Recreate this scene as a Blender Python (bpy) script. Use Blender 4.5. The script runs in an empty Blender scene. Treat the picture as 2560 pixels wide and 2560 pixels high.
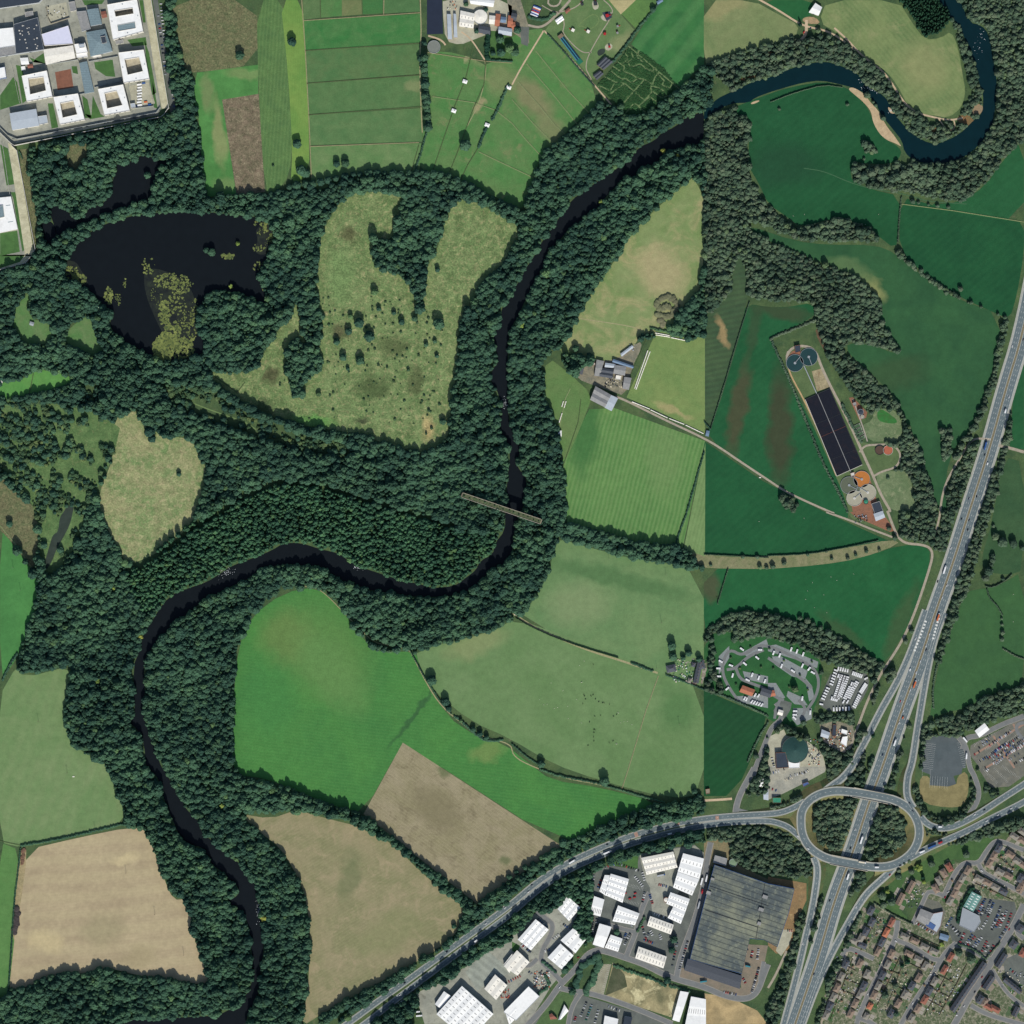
import bpy, bmesh, math, random
import numpy as np
from mathutils import Vector, Matrix
from mathutils.geometry import tessellate_polygon
random.seed(7)
rng = np.random.default_rng(11)
R = math.radians
SC = bpy.context.scene
COL = SC.collection
S = 0.6875                      # metres per pixel of the photograph
# ---------------------------------------------------------------- camera, sky, sun
CAM_H = 5200.0
cam = bpy.data.cameras.new("camera"); camo = bpy.data.objects.new("camera", cam); COL.objects.link(camo)
camo.location = (0, 0, CAM_H); camo.rotation_euler = (0, 0, 0)
cam.sensor_width = 36; cam.lens = 36 * CAM_H / 1760.0
cam.clip_start = 10; cam.clip_end = 20000
SC.camera = camo
SUN_EL, SUN_AZ = 37.0, 171.0    # azimuth clockwise from north: shadows fall to the north
w = bpy.data.worlds.new("World"); SC.world = w; w.use_nodes = True
nt = w.node_tree; bg = nt.nodes['Background']; sky = nt.nodes.new('ShaderNodeTexSky')
sky.sky_type = 'NISHITA'; sky.sun_disc = False; sky.sun_elevation = R(SUN_EL); sky.sun_rotation = R(SUN_AZ)
bg.inputs[1].default_value = 0.105
nt.links.new(sky.outputs[0], bg.inputs[0])
sl = bpy.data.lights.new("sun", 'SUN'); sl.energy = 4.3; sl.angle = R(0.5); sl.color = (1, .965, .9)
so = bpy.data.objects.new("sun", sl); COL.objects.link(so)
d = Vector((math.sin(R(SUN_AZ)) * math.cos(R(SUN_EL)), math.cos(R(SUN_AZ)) * math.cos(R(SUN_EL)), math.sin(R(SUN_EL))))
so.rotation_euler = d.to_track_quat('Z', 'Y').to_euler(); so.location = d * 3000
SC.view_settings.view_transform = 'Standard'; SC.view_settings.look = 'None'
SC.view_settings.exposure = 0.0; SC.view_settings.gamma = 1
SC.render.engine = 'CYCLES'
SC.cycles.max_bounces = 4; SC.cycles.diffuse_bounces = 2; SC.cycles.glossy_bounces = 2
SC.cycles.transparent_max_bounces = 4; SC.cycles.caustics_reflective = False
# ---------------------------------------------------------------- coordinates
def W(X, Y): return ((X - 1280) * S, (1280 - Y) * S)
K = 3.01875
def P(s):
    """'@cr x,y ...' points in survey sheet (c, r); '@o' points on the overview."""
    out = []; ox = oy = 0.0; k = K
    for t in s.split():
        if t == '@o': ox = oy = 0.0; k = 1 / 1.325
        elif t[0] == '@': ox, oy, k = 640 * int(t[1]), 640 * int(t[2]), K
        else:
            v = t.split(','); x, y = float(v[0]), float(v[1])
            q = W(ox + x / k, oy + y / k)
            out.append(q if len(v) == 2 else (q[0], q[1], float(v[2])))
    return out
def chaikin(p, n=2, closed=True):
    for _ in range(n):
        q = []; m = len(p)
        if not closed: q.append(p[0])
        for i in range(m if closed else m - 1):
            a, b = p[i], p[(i + 1) % m]
            q.append(tuple(a[k] * .75 + b[k] * .25 for k in range(len(a))))
            q.append(tuple(a[k] * .25 + b[k] * .75 for k in range(len(a))))
        if not closed: q.append(p[-1])
        p = q
    return p
def resample(p, step):
    a = np.array(p, float); dd = np.hypot(*(np.diff(a[:, :2], axis=0).T)); c = np.r_[0, np.cumsum(dd)]
    n = max(1, int(round(c[-1] / step))); t = np.linspace(0, c[-1], n + 1)
    return np.stack([np.interp(t, c, a[:, k]) for k in range(a.shape[1])], 1), c[-1]
# ---------------------------------------------------------------- land cover grid (for planting)
GN = 1280; GS = 1760.0 / GN
grid = np.zeros((GN, GN), np.uint8)   # 0 open
WOODL, WOODR, SCRUB, CROP, CONI = 1, 2, 3, 4, 5
def ras(p, v):
    a = np.array([(q[0] / GS + GN / 2, GN / 2 - q[1] / GS) for q in p])
    x0, y0 = np.maximum(np.floor(a.min(0)).astype(int), 0); x1, y1 = np.minimum(np.ceil(a.max(0)).astype(int), GN)
    if x1 <= x0 or y1 <= y0: return
    X, Y = np.meshgrid(np.arange(x0, x1) + .5, np.arange(y0, y1) + .5); ins = np.zeros(X.shape, bool)
    for i in range(len(a)):
        (ax, ay), (bx, by) = a[i], a[i - 1]
        if ay == by: continue
        ins ^= ((ay > Y) != (by > Y)) & (X < (bx - ax) * (Y - ay) / (by - ay) + ax)
    grid[y0:y1, x0:x1][ins] = v
def ribpoly(p, wd):
    a = np.array([q[:2] for q in p], float); t = np.gradient(a, axis=0); t /= np.maximum(np.hypot(*t.T)[:, None], 1e-6)
    n = np.stack([-t[:, 1], t[:, 0]], 1); h = (np.array(wd) if np.ndim(wd) else np.full(len(a), wd)) / 2
    return a + n * h[:, None], a - n * h[:, None]
def rasrib(p, wd, v):
    p, _ = resample(p, 8); p = [tuple(q) for q in p]
    for i in range(len(p) - 1):
        l, r = ribpoly(p[i:i + 2], wd); ras([tuple(l[0]), tuple(l[1]), tuple(r[1]), tuple(r[0])], v)
def cell(x, y):
    i = int(x / GS + GN / 2); j = int(GN / 2 - y / GS)
    return grid[j, i] if 0 <= i < GN and 0 <= j < GN else 0
# ---------------------------------------------------------------- materials
def lin(c):
    return tuple((v / 255 / 12.92) if v <= 10 else ((v / 255 + .055) / 1.055) ** 2.4 for v in c[:3]) + (1,)
class NT:
    def __init__(s, name):
        s.m = bpy.data.materials.new(name); s.m.use_nodes = True; s.t = s.m.node_tree
        s.b = s.t.nodes['Principled BSDF']; s.b.inputs['Roughness'].default_value = .9
        s.b.inputs['Specular IOR Level'].default_value = .2
    def n(s, ty, **kw):
        x = s.t.nodes.new(ty)
        for k, v in kw.items(): setattr(x, k, v)
        return x
    def l(s, a, b): s.t.links.new(a, b)
    def mix(s, fac, a, b, mode='MIX'):
        x = s.n('ShaderNodeMix', data_type='RGBA', blend_type=mode, clamp_factor=True)
        for i, v in ((0, fac), (6, a), (7, b)):
            if hasattr(v, 'links'): s.l(v, x.inputs[i])
            else: x.inputs[i].default_value = v
        return x.outputs[2]
    def ramp(s, v, a, b, lo=0., hi=1.):
        x = s.n('ShaderNodeMapRange'); s.l(v, x.inputs[0])
        x.inputs[1].default_value = a; x.inputs[2].default_value = b; x.inputs[3].default_value = lo; x.inputs[4].default_value = hi
        return x.outputs[0]
    def noise(s, size, detail=4, vec=None, dist=0, rough=.55):
        x = s.n('ShaderNodeTexNoise'); x.inputs['Scale'].default_value = 1 / size; x.inputs['Detail'].default_value = detail
        x.inputs['Distortion'].default_value = dist; x.inputs['Roughness'].default_value = rough
        s.l(vec or s.pos(), x.inputs['Vector']); return x.outputs[0]
    def pos(s):
        if not hasattr(s, 'p'): s.p = s.n('ShaderNodeNewGeometry').outputs['Position']
        return s.p
    def loc(s):
        if not hasattr(s, 'lc'): s.lc = s.n('ShaderNodeTexCoord').outputs['Object']
        return s.lc
    def map(s, vec, loc=(0, 0, 0), rot=0, sc=(1, 1, 1), ty='POINT'):
        x = s.n('ShaderNodeMapping', vector_type=ty); s.l(vec, x.inputs[0])
        x.inputs[1].default_value = loc; x.inputs[2].default_value = (0, 0, rot); x.inputs[3].default_value = sc
        return x.outputs[0]
    def wave(s, angle, period, dist=2.0, vec=None):
        """bands that run along compass-like ANGLE (degrees from +x)"""
        v = s.map(vec or s.pos(), rot=-R(angle) + math.pi / 2)
        x = s.n('ShaderNodeTexWave'); x.bands_direction = 'X'; x.inputs['Scale'].default_value = .314 / period
        x.inputs['Distortion'].default_value = dist; x.inputs['Detail'].default_value = 3; x.inputs['Detail Scale'].default_value = .6
        s.l(v, x.inputs[0]); return x.outputs['Fac']
MC = {}
def mute(c):
    m = .3 * c[0] + .59 * c[1] + .11 * c[2]; return tuple(k * (.88 * v + .12 * m) for v, k in zip(c, (.94, .95, .885)))
def ground_mat(name, c1, c2, size=45, fine=2.2, famt=.3, stripes=(), patches=(), c3=None, c3amt=(.55, .75), c3size=9, drk=None):
    t = NT(name); c1, c2 = mute(c1), mute(c2); c3 = mute(c3) if c3 else None; stripes = [(*s[:3], mute(s[3])) for s in stripes]; patches = [(*p[:5], mute(p[5]), p[6]) for p in patches]
    n1 = t.noise(size, 5, dist=.6); col = t.mix(t.ramp(n1, .35, .65), lin(c1), lin(c2))
    if c3: col = t.mix(t.ramp(t.noise(c3size, 7, dist=.8, rough=.7), *c3amt), col, lin(c3))
    for (ang, per, amt, cc) in stripes:
        wv = t.wave(ang, per); wv = t.ramp(wv, .2, .8, 0, amt); col = t.mix(wv, col, lin(cc))
    for (x, y, rx, ry, rot, cc, amt) in patches:
        # distort coordinates a little, then a soft round blob
        dn = t.n('ShaderNodeTexNoise'); dn.inputs['Scale'].default_value = 1 / 28.; dn.inputs['Detail'].default_value = 6; t.l(t.pos(), dn.inputs[0])
        ad = t.n('ShaderNodeVectorMath', operation='MULTIPLY_ADD'); t.l(dn.outputs[1], ad.inputs[0]); ad.inputs[1].default_value = (34, 34, 0); t.l(t.pos(), ad.inputs[2])
        v = t.map(ad.outputs[0], loc=(x + 17, y + 17, 0), rot=R(rot), sc=(rx, ry, 50), ty='TEXTURE')
        g = t.n('ShaderNodeTexGradient', gradient_type='SPHERICAL'); t.l(v, g.inputs[0])
        col = t.mix(t.ramp(g.outputs[1], 0, .55, 0, amt), col, lin(cc))
    f = t.noise(fine, 8, rough=.75); f2 = t.noise(fine * 5, 6, rough=.7)
    a = t.ramp(f, .3, .7, 1 - famt, 1 + famt); fb = max(.12, famt * .55); b = t.ramp(f2, .3, .7, 1 - fb, 1 + fb)
    mu = t.n('ShaderNodeMath', operation='MULTIPLY'); t.l(a, mu.inputs[0]); t.l(b, mu.inputs[1])
    vm = t.n('ShaderNodeVectorMath', operation='SCALE'); t.l(col, vm.inputs[0]); t.l(mu.outputs[0], vm.inputs['Scale'])
    t.l(vm.outputs[0], t.b.inputs['Base Color'])
    bp = t.n('ShaderNodeBump'); bp.inputs['Strength'].default_value = .6; bp.inputs['Distance'].default_value = .35; t.l(f, bp.inputs['Height']); t.l(bp.outputs[0], t.b.inputs['Normal'])
    return t.m
def plain(name, c, var=.15, size=3., rough=.8, spec=.3, metal=0, stripe=None, local=False, dirt=None):
    key = (name,)
    if key in MC: return MC[key]
    t = NT(name); v = t.loc() if local else t.pos()
    n = t.noise(size, 5, vec=v); col = lin(c)
    f = t.ramp(n, .3, .7, 1 - var, 1 + var)
    if dirt: col = t.mix(t.ramp(t.noise(dirt[1], 6, vec=v, dist=1), .5, .72, 0, dirt[2]), col, lin(dirt[0]))
    if stripe:
        col = t.mix(t.ramp(t.wave(stripe[0], stripe[1], 0, vec=v), .75, .95, 0, stripe[2]), col, lin(stripe[3]))
    vm = t.n('ShaderNodeVectorMath', operation='SCALE')
    if hasattr(col, 'links'): t.l(col, vm.inputs[0])
    else: vm.inputs[0].default_value = col[:3]
    t.l(f, vm.inputs['Scale']); t.l(vm.outputs[0], t.b.inputs['Base Color'])
    t.b.inputs['Roughness'].default_value = rough; t.b.inputs['Specular IOR Level'].default_value = spec; t.b.inputs['Metallic'].default_value = metal
    MC[key] = t.m; return t.m
# ---------------------------------------------------------------- object helpers
def tag(o, label=None, cat=None, group=None, kind=None):
    if label: o['label'] = label
    if cat: o['category'] = cat
    if group: o['group'] = group
    if kind: o['kind'] = kind
    return o
def mk(name, verts, faces, mats, parent=None, mi=None, loc=None, smooth=False):
    me = bpy.data.meshes.new(name); me.from_pydata([tuple(v) for v in verts], [], [tuple(f) for f in faces])
    for m in (mats if isinstance(mats, (list, tuple)) else [mats]): me.materials.append(m)
    if mi: me.polygons.foreach_set('material_index', mi)
    if smooth: me.polygons.foreach_set('use_smooth', [True] * len(me.polygons))
    me.update()
    o = bpy.data.objects.new(name, me); COL.objects.link(o)
    if parent: o.parent = parent
    if loc: o.location = loc
    return o
def empty(name, loc=(0, 0, 0), rz=0, label=None, cat=None, group=None):
    o = bpy.data.objects.new(name, None); COL.objects.link(o); o.location = loc; o.rotation_euler = (0, 0, rz); o.empty_display_size = .5
    return tag(o, label, cat, group)
def sheet(name, pts, z, mat, smooth=0, cls=0, kind='structure'):
    pts = [p[:2] for p in pts]
    if smooth: pts = chaikin(pts, smooth)
    if cls is not None: ras(pts, cls)
    tri = tessellate_polygon([[Vector((p[0], p[1], 0)) for p in pts]])
    fs = []
    for t in tri:
        a, b, c = (pts[i] for i in t)
        cr = (b[0] - a[0]) * (c[1] - a[1]) - (b[1] - a[1]) * (c[0] - a[0])
        fs.append(t if cr > 0 else t[::-1])
    return tag(mk(name, [(p[0], p[1], z) for p in pts], fs, mat), kind=kind)
def ribbon(name, pts, wd, z, mat, smooth=2, closed=False, cls=0, offset=0., kind='structure', skirt=None, step=6., cut=()):
    """a strip of road; a third coordinate of a point is its height above ground; skirt = (material, slope)"""
    pts = chaikin(pts, smooth, closed) if smooth else pts
    if closed: pts = list(pts) + [pts[0]]
    a, L = resample(pts, step); hz = a[:, 2] if a.shape[1] > 2 else np.zeros(len(a))
    t = np.gradient(a[:, :2], axis=0)
    if closed: t[0] = t[-1] = a[1, :2] - a[-2, :2]
    t /= np.hypot(*t.T)[:, None]; n = np.stack([-t[:, 1], t[:, 0]], 1)
    c = a[:, :2] + n * offset
    if cls is not None: rasrib([tuple(q) for q in c], wd + 5, cls)
    l, r = c + n * wd / 2, c - n * wd / 2
    V = []; F = []
    for i in range(len(c)):
        V += [(*l[i], z + hz[i]), (*r[i], z + hz[i])]
        if i: F.append((2 * i - 2, 2 * i - 1, 2 * i + 1, 2 * i))
    o = tag(mk(name, V, F, mat), kind=kind)
    if skirt and hz.max() > .3:
        V = []; F = []
        for sd, e in ((1, l), (-1, r)):
            pi = None
            for i in range(len(c)):
                bad = hz[i] < .15 or any(math.hypot(e[i][0] - q[0], e[i][1] - q[1]) < q[2] for q in cut)
                if bad: pi = None; continue
                hh = hz[i]; out = e[i] + n[i] * sd * (hh * 2)
                k = len(V); V += [(*e[i], z + hh - .04), (*out, 0.02)]
                if pi is not None: F.append((pi, pi + 1, k + 1, k) if sd < 0 else (pi, k, k + 1, pi + 1))
                pi = k
        if F: tag(mk('embankment', V, F, skirt[0]), kind='structure')
    return o
def dashes(pts, offs, z, mat, on, off, wd=.25, smooth=2, closed=False, name='road_marking'):
    """painted lines along a road, as one painted marking sheet"""
    pts = chaikin(pts, smooth, closed)
    if closed: pts = list(pts) + [pts[0]]
    a, L = resample(pts, 3.); hz = a[:, 2] if a.shape[1] > 2 else np.zeros(len(a))
    t = np.gradient(a[:, :2], axis=0); t /= np.hypot(*t.T)[:, None]; n = np.stack([-t[:, 1], t[:, 0]], 1)
    V = []; F = []; m = len(a)
    for o in offs:
        i = 0
        while i < m - 1:
            j = min(m - 1, i + max(1, int(on / 3)))
            for q in range(i, j + 1):
                c = a[q, :2] + n[q] * o; l, r = c + n[q] * wd / 2, c - n[q] * wd / 2
                V += [(*l, z + hz[q]), (*r, z + hz[q])]
                if q > i: k = len(V); F.append((k - 4, k - 3, k - 1, k - 2))
            i = j + (int(off / 3) if off else 0)
            if not off and j >= m - 1: break
    return tag(mk(name, V, F, mat), kind='structure')
ORD = 'first second third fourth fifth sixth seventh eighth ninth tenth eleventh twelfth thirteenth fourteenth fifteenth sixteenth seventeenth eighteenth nineteenth twentieth'.split()
TENS = {2: 'twenty', 3: 'thirty', 4: 'forty', 5: 'fifty', 6: 'sixty', 7: 'seventy'}
def nth(i):
    if i < 20: return ORD[i]
    n = i + 1
    return (TENS[n // 10][:-1] + 'ieth') if n % 10 == 0 else TENS[n // 10] + '-' + ORD[n % 10 - 1]
# ================================================================ GROUND AND FIELDS
G = {}
def gm(k, *a, **kw):
    if k not in G: G[k] = ground_mat(k, *a, **kw)
    return G[k]
tag(mk('ground', [(-5000, -5000, -.02), (5000, -5000, -.02), (5000, 5000, -.02), (-5000, 5000, -.02)], [(0, 1, 2, 3)],
       gm('verge', (84, 106, 66), (62, 88, 58), 30, 2.5, .3, c3=(112, 112, 84), c3amt=(.58, .75))), kind='structure')
# ---- woodland cover first, everything else is laid over it
ras(P('@o 40,285 325,218 312,0 330,0 352,100 375,200 387,370 500,366 560,360 640,340 700,325 800,325 870,345 990,402 1010,310 1060,260 1140,195 1200,215 1290,160 1345,115 1328,640 1075,640 1020,680 1040,760 1065,900 1070,985 1200,1030 1328,1060 1328,1075 1190,1055 1060,1012 1045,1060 1020,1110 985,1160 930,1195 800,1225 710,1230 640,1150 600,1110 530,1110 470,1165 445,1230 440,1300 445,1460 560,1490 690,1540 900,1710 880,1720 740,1590 640,1540 560,1530 450,1530 520,1600 575,1660 585,1780 570,1932 0,1932 0,1870 17,1868 60,1852 100,1836 150,1832 205,1820 250,1834 300,1842 390,1858 340,1700 240,1560 120,1390 130,1255 35,1275 40,1215 75,1100 0,1000 0,500 62,495'), WOODL)
for q in ['@o 1328,122 1400,92 1480,72 1560,68 1620,95 1680,150 1710,200 1760,235 1800,225 1835,180 1822,130 1800,50 1760,0 1932,0 1932,262 1890,300 1860,345 1810,382 1740,368 1620,345 1608,315 1720,312 1700,250 1560,140 1400,190',
          '@o 1328,215 1415,198 1413,330 1440,380 1500,430 1600,410 1650,430 1658,458 1560,455 1500,450 1430,420 1408,420 1440,442 1500,470 1600,510 1665,570 1658,600 1702,660 1680,672 1600,645 1592,662 1620,690 1680,740 1722,790 1742,870 1790,960 1770,1010 1700,1012 1690,900 1660,800 1632,770 1600,730 1560,670 1535,600 1538,572 1400,560 1392,600 1328,640',
          '@o 1810,825 1862,835 1835,905 1810,1000 1800,1045 1750,1035 1700,1010 1705,975 1755,975 1790,930',
          '@o 1345,1175 1362,1155 1430,1150 1500,1165 1590,1200 1655,1248 1662,1285 1650,1330 1642,1335 1650,1290 1640,1270 1580,1255 1545,1225 1500,1205 1440,1190 1355,1215 1340,1255 1345,1310 1330,1300 1328,1200',
          '@o 1328,1560 1440,1560 1500,1572 1535,1625 1532,1655 1480,1655 1400,1635 1355,1600 1340,1580',
          '@33 350,270 620,220 690,240 560,600 460,640 380,560 340,430', '@33 840,270 960,290 1040,420 1030,560 930,660 740,690 710,600 770,430',
          '@o 1740,1400 1790,1370 1860,1330 1932,1290 1932,1345 1870,1360 1800,1390 1750,1410', '@o 1440,1390 1465,1350 1480,1360 1460,1440 1440,1500 1405,1500 1420,1440', '@o 1540,1400 1560,1360 1600,1350 1620,1370 1640,1400 1620,1470 1560,1500 1560,1440']:
    ras(P(q), WOODR)
for q, wd in [('@o 1692,478 1750,522 1800,558 1890,592', 9), ('@o 1900,590 1873,720 1840,805 1822,832', 9), ('@o 1932,660 1900,800 1872,920 1835,1040 1805,1150 1775,1250', 20), ('@o 1660,1250 1690,1290 1600,1450 1560,1490', 16),
              ('@o 1700,1350 1650,1440 1600,1510', 14), ('@o 1730,1300 1700,1400 1680,1490', 9), ('@o 1550,1690 1520,1810 1500,1920', 12), ('@o 1640,1560 1580,1700 1540,1840', 8), ('@33 0,1932 120,1660 200,1450 280,1100', 22), ('@33 380,1932 440,1750 500,1560 580,1390 700,1100', 12), ('@33 900,850 1000,780 1150,640 1500,520 1932,400', 22), ('@33 560,960 640,860 720,800', 26), ('@33 0,300 120,290 250,210', 8), ('@33 1100,130 1130,300 1250,400 1400,400 1560,280 1560,0', 14),
              ('@32 1190,1600 1200,1932', 20), ('@32 1500,1480 1932,1330', 26), ('@32 1240,1600 1560,1560', 14), ('@o 1790,800 1788,845', 13), ('@33 1180,480 1350,480', 12), ('@33 1932,130 1800,210 1700,190 1640,140', 12)]:
    rasrib(P(q), wd, WOODR)
for q, wd in [('@13 480,1900 900,1620 1130,1500 1300,1340 1560,1130 1640,1040 1850,900 1932,850 @23 200,720 500,540 900,400 1100,320 1449,270', 20), ('@13 850,1932 1250,1600 1600,1350 1932,1100 @23 250,870 500,700 760,600', 15), ('@23 760,600 900,600 1100,520 1449,440', 10), ('@13 1200,1650 1500,1500 1700,1350 1932,1200 @23 0,1160', 22), ('@o 806,105 803,150 808,200 803,240', 10), ('@21 1080,0 1200,250', 3)]:
    rasrib(P(q), wd, WOODL)
ras(P('@23 170,1000 300,900 450,830 640,720 640,900 600,980 590,1300 540,1350 560,1290 450,1200 520,1050 410,960 330,1060 180,1100'), WOODL)
ras(P('@13 840,1932 1000,1830 1220,1700 1330,1600 1350,1640 1180,1850 1180,1932'), WOODL)
ras(P('@13 600,1932 900,1640 1130,1480 1480,1180 1640,1040 1932,850 @23 560,490 1080,290 1449,270 1449,365 1230,395 900,480 430,680 190,835 @13 1932,1000 1440,1350 900,1740 700,1880'), WOODL)
ras(P('@13 1100,1760 1400,1530 1735,1280 1932,1130 @23 200,945 440,790 700,680 900,600 1190,525 1449,460 1449,560 1230,580 960,650 700,730 560,830 400,960 170,1080 @13 1932,1300 1700,1400 1580,1540 1600,1600 1480,1600 1330,1640 1200,1760'), WOODL)
ras(P('@22 0,0 400,0 1449,300 1449,400 1180,380 700,280 330,190 200,500 0,700'), WOODL)
rasrib(P('@o 215,1090 360,1000 520,908 600,915 760,965 860,992'), 4.5, 0); rasrib(P('@o 290,720 390,760 480,800 540,812'), 5, 0)
# ---- fields: name key, outline, smoothing, material
LG = lambda k, *a, **kw: gm(k, *a, **kw)
rough = LG('rough_meadow', (116, 114, 84), (90, 100, 68), 14, 2.8, .6, c3=(136, 128, 96), c3amt=(.48, .68), c3size=5)
HP = [(x, y, rx, ry, 0, c, .85) for s, rx, ry, c in [('@10 700,1780', 20, 20, (92, 92, 62)), ('@11 880,1000', 40, 26, (76, 94, 56)), ('@11 60,1150', 22, 26, (64, 82, 52)), ('@11 110,900', 20, 24, (78, 78, 54)), ('@11 800,1225', 18, 8, (72, 78, 56)), ('@11 1040,700', 34, 24, (86, 100, 62)), ('@11 1200,950', 14, 34, (84, 96, 60)), ('@11 1300,1300', 16, 26, (184, 160, 112)), ('@11 280,880', 8, 22, (178, 150, 106)), ('@11 430,1250', 50, 14, (92, 146, 72)), ('@11 640,150', 30, 60, (112, 140, 86)), ('@11 640,560', 20, 18, (90, 88, 62))] for x, y in P(s)]
heath = LG('heath_meadow', (120, 140, 90), (100, 126, 76), 30, 2.8, .6, c3=(158, 152, 110), c3amt=(.5, .68), c3size=7, patches=HP)
tanme = LG('dry_meadow', (150, 150, 108), (112, 138, 86), 36, 2.8, .5, c3=(172, 162, 124), c3amt=(.46, .68), c3size=9)
brown = LG('stubble', (132, 114, 98), (104, 98, 78), 12, 2.6, .6, c3=(148, 134, 112), c3amt=(.52, .64), c3size=6)
FIELDS = []
def field(q, mat, sm=1, z=0.0, cls=0): FIELDS.append(1); return sheet('field', P(q), .02 + .0015 * len(FIELDS) + z, mat, sm, cls)
field('@o 318,0 485,0 487,122 372,137 345,135 335,60', rough)
field('@o 372,137 487,122 487,178 419,188 430,260 446,369 386,371 374,215 362,180', LG('lush_ley', (84, 146, 76), (72, 130, 66), 30, 2, .16, patches=[(*P('@00 1650,1000')[0], 14, 75, 6, (150, 150, 104), .7), (*P('@00 1560,700')[0], 12, 45, 0, (132, 138, 96), .6), (*P('@00 1860,560')[0], 50, 12, 0, (140, 150, 100), .5), (*P('@00 1690,1400')[0], 30, 20, 0, (140, 145, 100), .4)]), 0)
field('@o 419,188 488,177 500,362 447,370 430,260', brown, 0)
field('@o 484,0 537,0 541,90 545,180 552,262 547,330 520,364 500,364 488,180', LG('striped_pasture', (92, 128, 72), (80, 116, 68), 30, 1.8, .3, stripes=[(86, 6, .3, (112, 140, 84))]), 1)
field('@o 529,0 572,0 577,110 582,215 584,330 548,352 552,280 546,180 540,100', LG('mown_strip', (124, 156, 74), (100, 144, 66), 60, 2, .14, stripes=[(92, 3, .15, (140, 164, 84))]), 1)
for i, (q, a, b) in enumerate([
    ('572,0 603,0 604,33 573,38', (100, 126, 82), (84, 118, 72)), ('604,0 645,0 645,30 604,33', (76, 128, 70), (92, 128, 76)), ('645,0 682,0 683,27 645,30', (118, 126, 84), (106, 122, 78)), ('683,0 722,0 722,25 683,27', (62, 120, 66), (70, 118, 64)), ('723,0 790,0 793,22 723,25', (84, 122, 76), (74, 116, 70)),
    ('574,39 793,26 794,81 576,94', (56, 122, 62), (78, 128, 72)), ('576,96 794,83 795,139 579,156', (78, 120, 72), (92, 122, 76)), ('579,158 795,142 796,201 582,215', (80, 120, 72), (92, 126, 78)), ('582,217 796,204 797,267 585,274', (82, 122, 74), (98, 130, 82)), ('585,277 797,270 790,335 700,332 640,346 588,362', (92, 132, 78), (112, 140, 90))]):
    field('@o ' + q, LG(f'paddock{i}', a, b, 26, 2.2, .2, patches=[(*P('@10 1200,640')[0], 26, 12, 20, (150, 150, 108), .5)] if i > 5 else ()), 0)
pad = LG('east_paddock', (78, 132, 70), (96, 132, 78), 30, 2.2, .2, c3=(128, 134, 92), c3amt=(.56, .7), c3size=40, patches=[(*P('@20 150,740')[0], 60, 30, -50, (132, 130, 94), .9), (*P('@20 300,980')[0], 40, 26, -50, (134, 132, 96), .7), (*P('@10 1850,600')[0], 30, 40, 0, (124, 136, 90), .8), (*P('@10 1690,790')[0], 10, 12, 0, (168, 150, 118), .8), (*P('@10 1590,430')[0], 4, 14, 0, (170, 160, 124), .8), (*P('@10 1680,400')[0], 26, 26, 0, (122, 136, 92), .8)])
field('@o 797,95 870,100 930,130 965,60 1040,52 1140,190 1090,228 1050,268 1012,312 1004,362 988,398 950,378 870,343 786,325 800,262', pad)
field('@20 1130,0 1449,0 1449,490 1380,540 1270,660 900,335 1060,80', LG('mown_hay', (60, 124, 66), (48, 108, 60), 50, 2, .14, stripes=[(52, 34, .35, (92, 140, 86))]), 0)
field('@20 700,0 1130,0 1070,70 940,220 780,60', LG('edge_pasture', (98, 136, 72), (86, 124, 68), 30, 2.2, .2), 0)
field('@20 730,0 935,0 820,110', LG('dry_corner', (196, 178, 136), (170, 160, 116), 30, 2, .2), 0)
field('@20 240,240 380,60 360,0 700,0 780,60 900,200 930,230 740,460 620,600 590,580 500,480 350,330', LG('park_lawn', (106, 130, 84), (92, 124, 76), 30, 2.2, .16, patches=[(*P('@20 830,320')[0], 34, 20, 40, (140, 146, 104), .8)]), 0)
# northeast
tang = LG('tan_pasture', (124, 140, 90), (104, 128, 80), 60, 2.4, .14, stripes=[(-50, 7, .18, (142, 152, 104))], patches=[(*P('@30 1180,500')[0], 50, 60, 20, (150, 150, 104), .6)], c3=(148, 150, 106), c3amt=(.54, .72), c3size=50)
field('@o 1328,0 1420,0 1470,28 1508,47 1500,72 1400,95 1345,116 1328,124', LG('tan_corner', (134, 142, 98), (114, 132, 86), 60, 2.4, .16, patches=[(*P('@20 1600,60')[0], 60, 20, 20, (158, 148, 106), .7)]))
dk = lambda k, a=(30, 86, 54), b=(36, 96, 60), **kw: LG(k, tuple(v * q for v, q in zip(a, (.84, 1, .93))), tuple(v * q for v, q in zip(b, (.84, 1, .93))), 70, 3, .1, stripes=[(40, 11, .08, (52, 108, 66))], **kw)
field('@o 1432,0 1542,0 1530,30 1512,42 1470,24', dk('ne_corner', (36, 92, 58), (42, 100, 60)))
field('@o 1545,42 1560,0 1695,0 1720,42 1745,75 1775,72 1795,58 1808,90 1816,140 1822,172 1815,202 1790,223 1760,217 1735,216 1715,203 1690,155 1665,128 1635,110 1610,86 1580,62', tang)
field('@30 -330,840 0,710 200,650 420,615 560,650 650,700 740,790 790,900 830,980 900,1060 990,1110 1010,1160 960,1230 800,1240 640,1220 620,1300 640,1370 780,1430 1000,1480 990,1760 960,1880 830,1780 740,1700 500,1640 250,1720 150,1640 0,1540 -60,1400 -150,1250 -140,1000 -110,900', dk('dark_pasture', (28, 82, 52), (34, 90, 58), patches=[(*P('@30 100,1250')[0], 90, 50, 0, (30, 72, 50), .6)]))
field('@o 1697,372 1755,385 1800,400 1900,415 1932,420 1932,480 1918,560 1905,602 1880,592 1800,555 1750,520 1697,478', dk('dark_pasture_east', (26, 80, 52), (32, 88, 56)))
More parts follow.
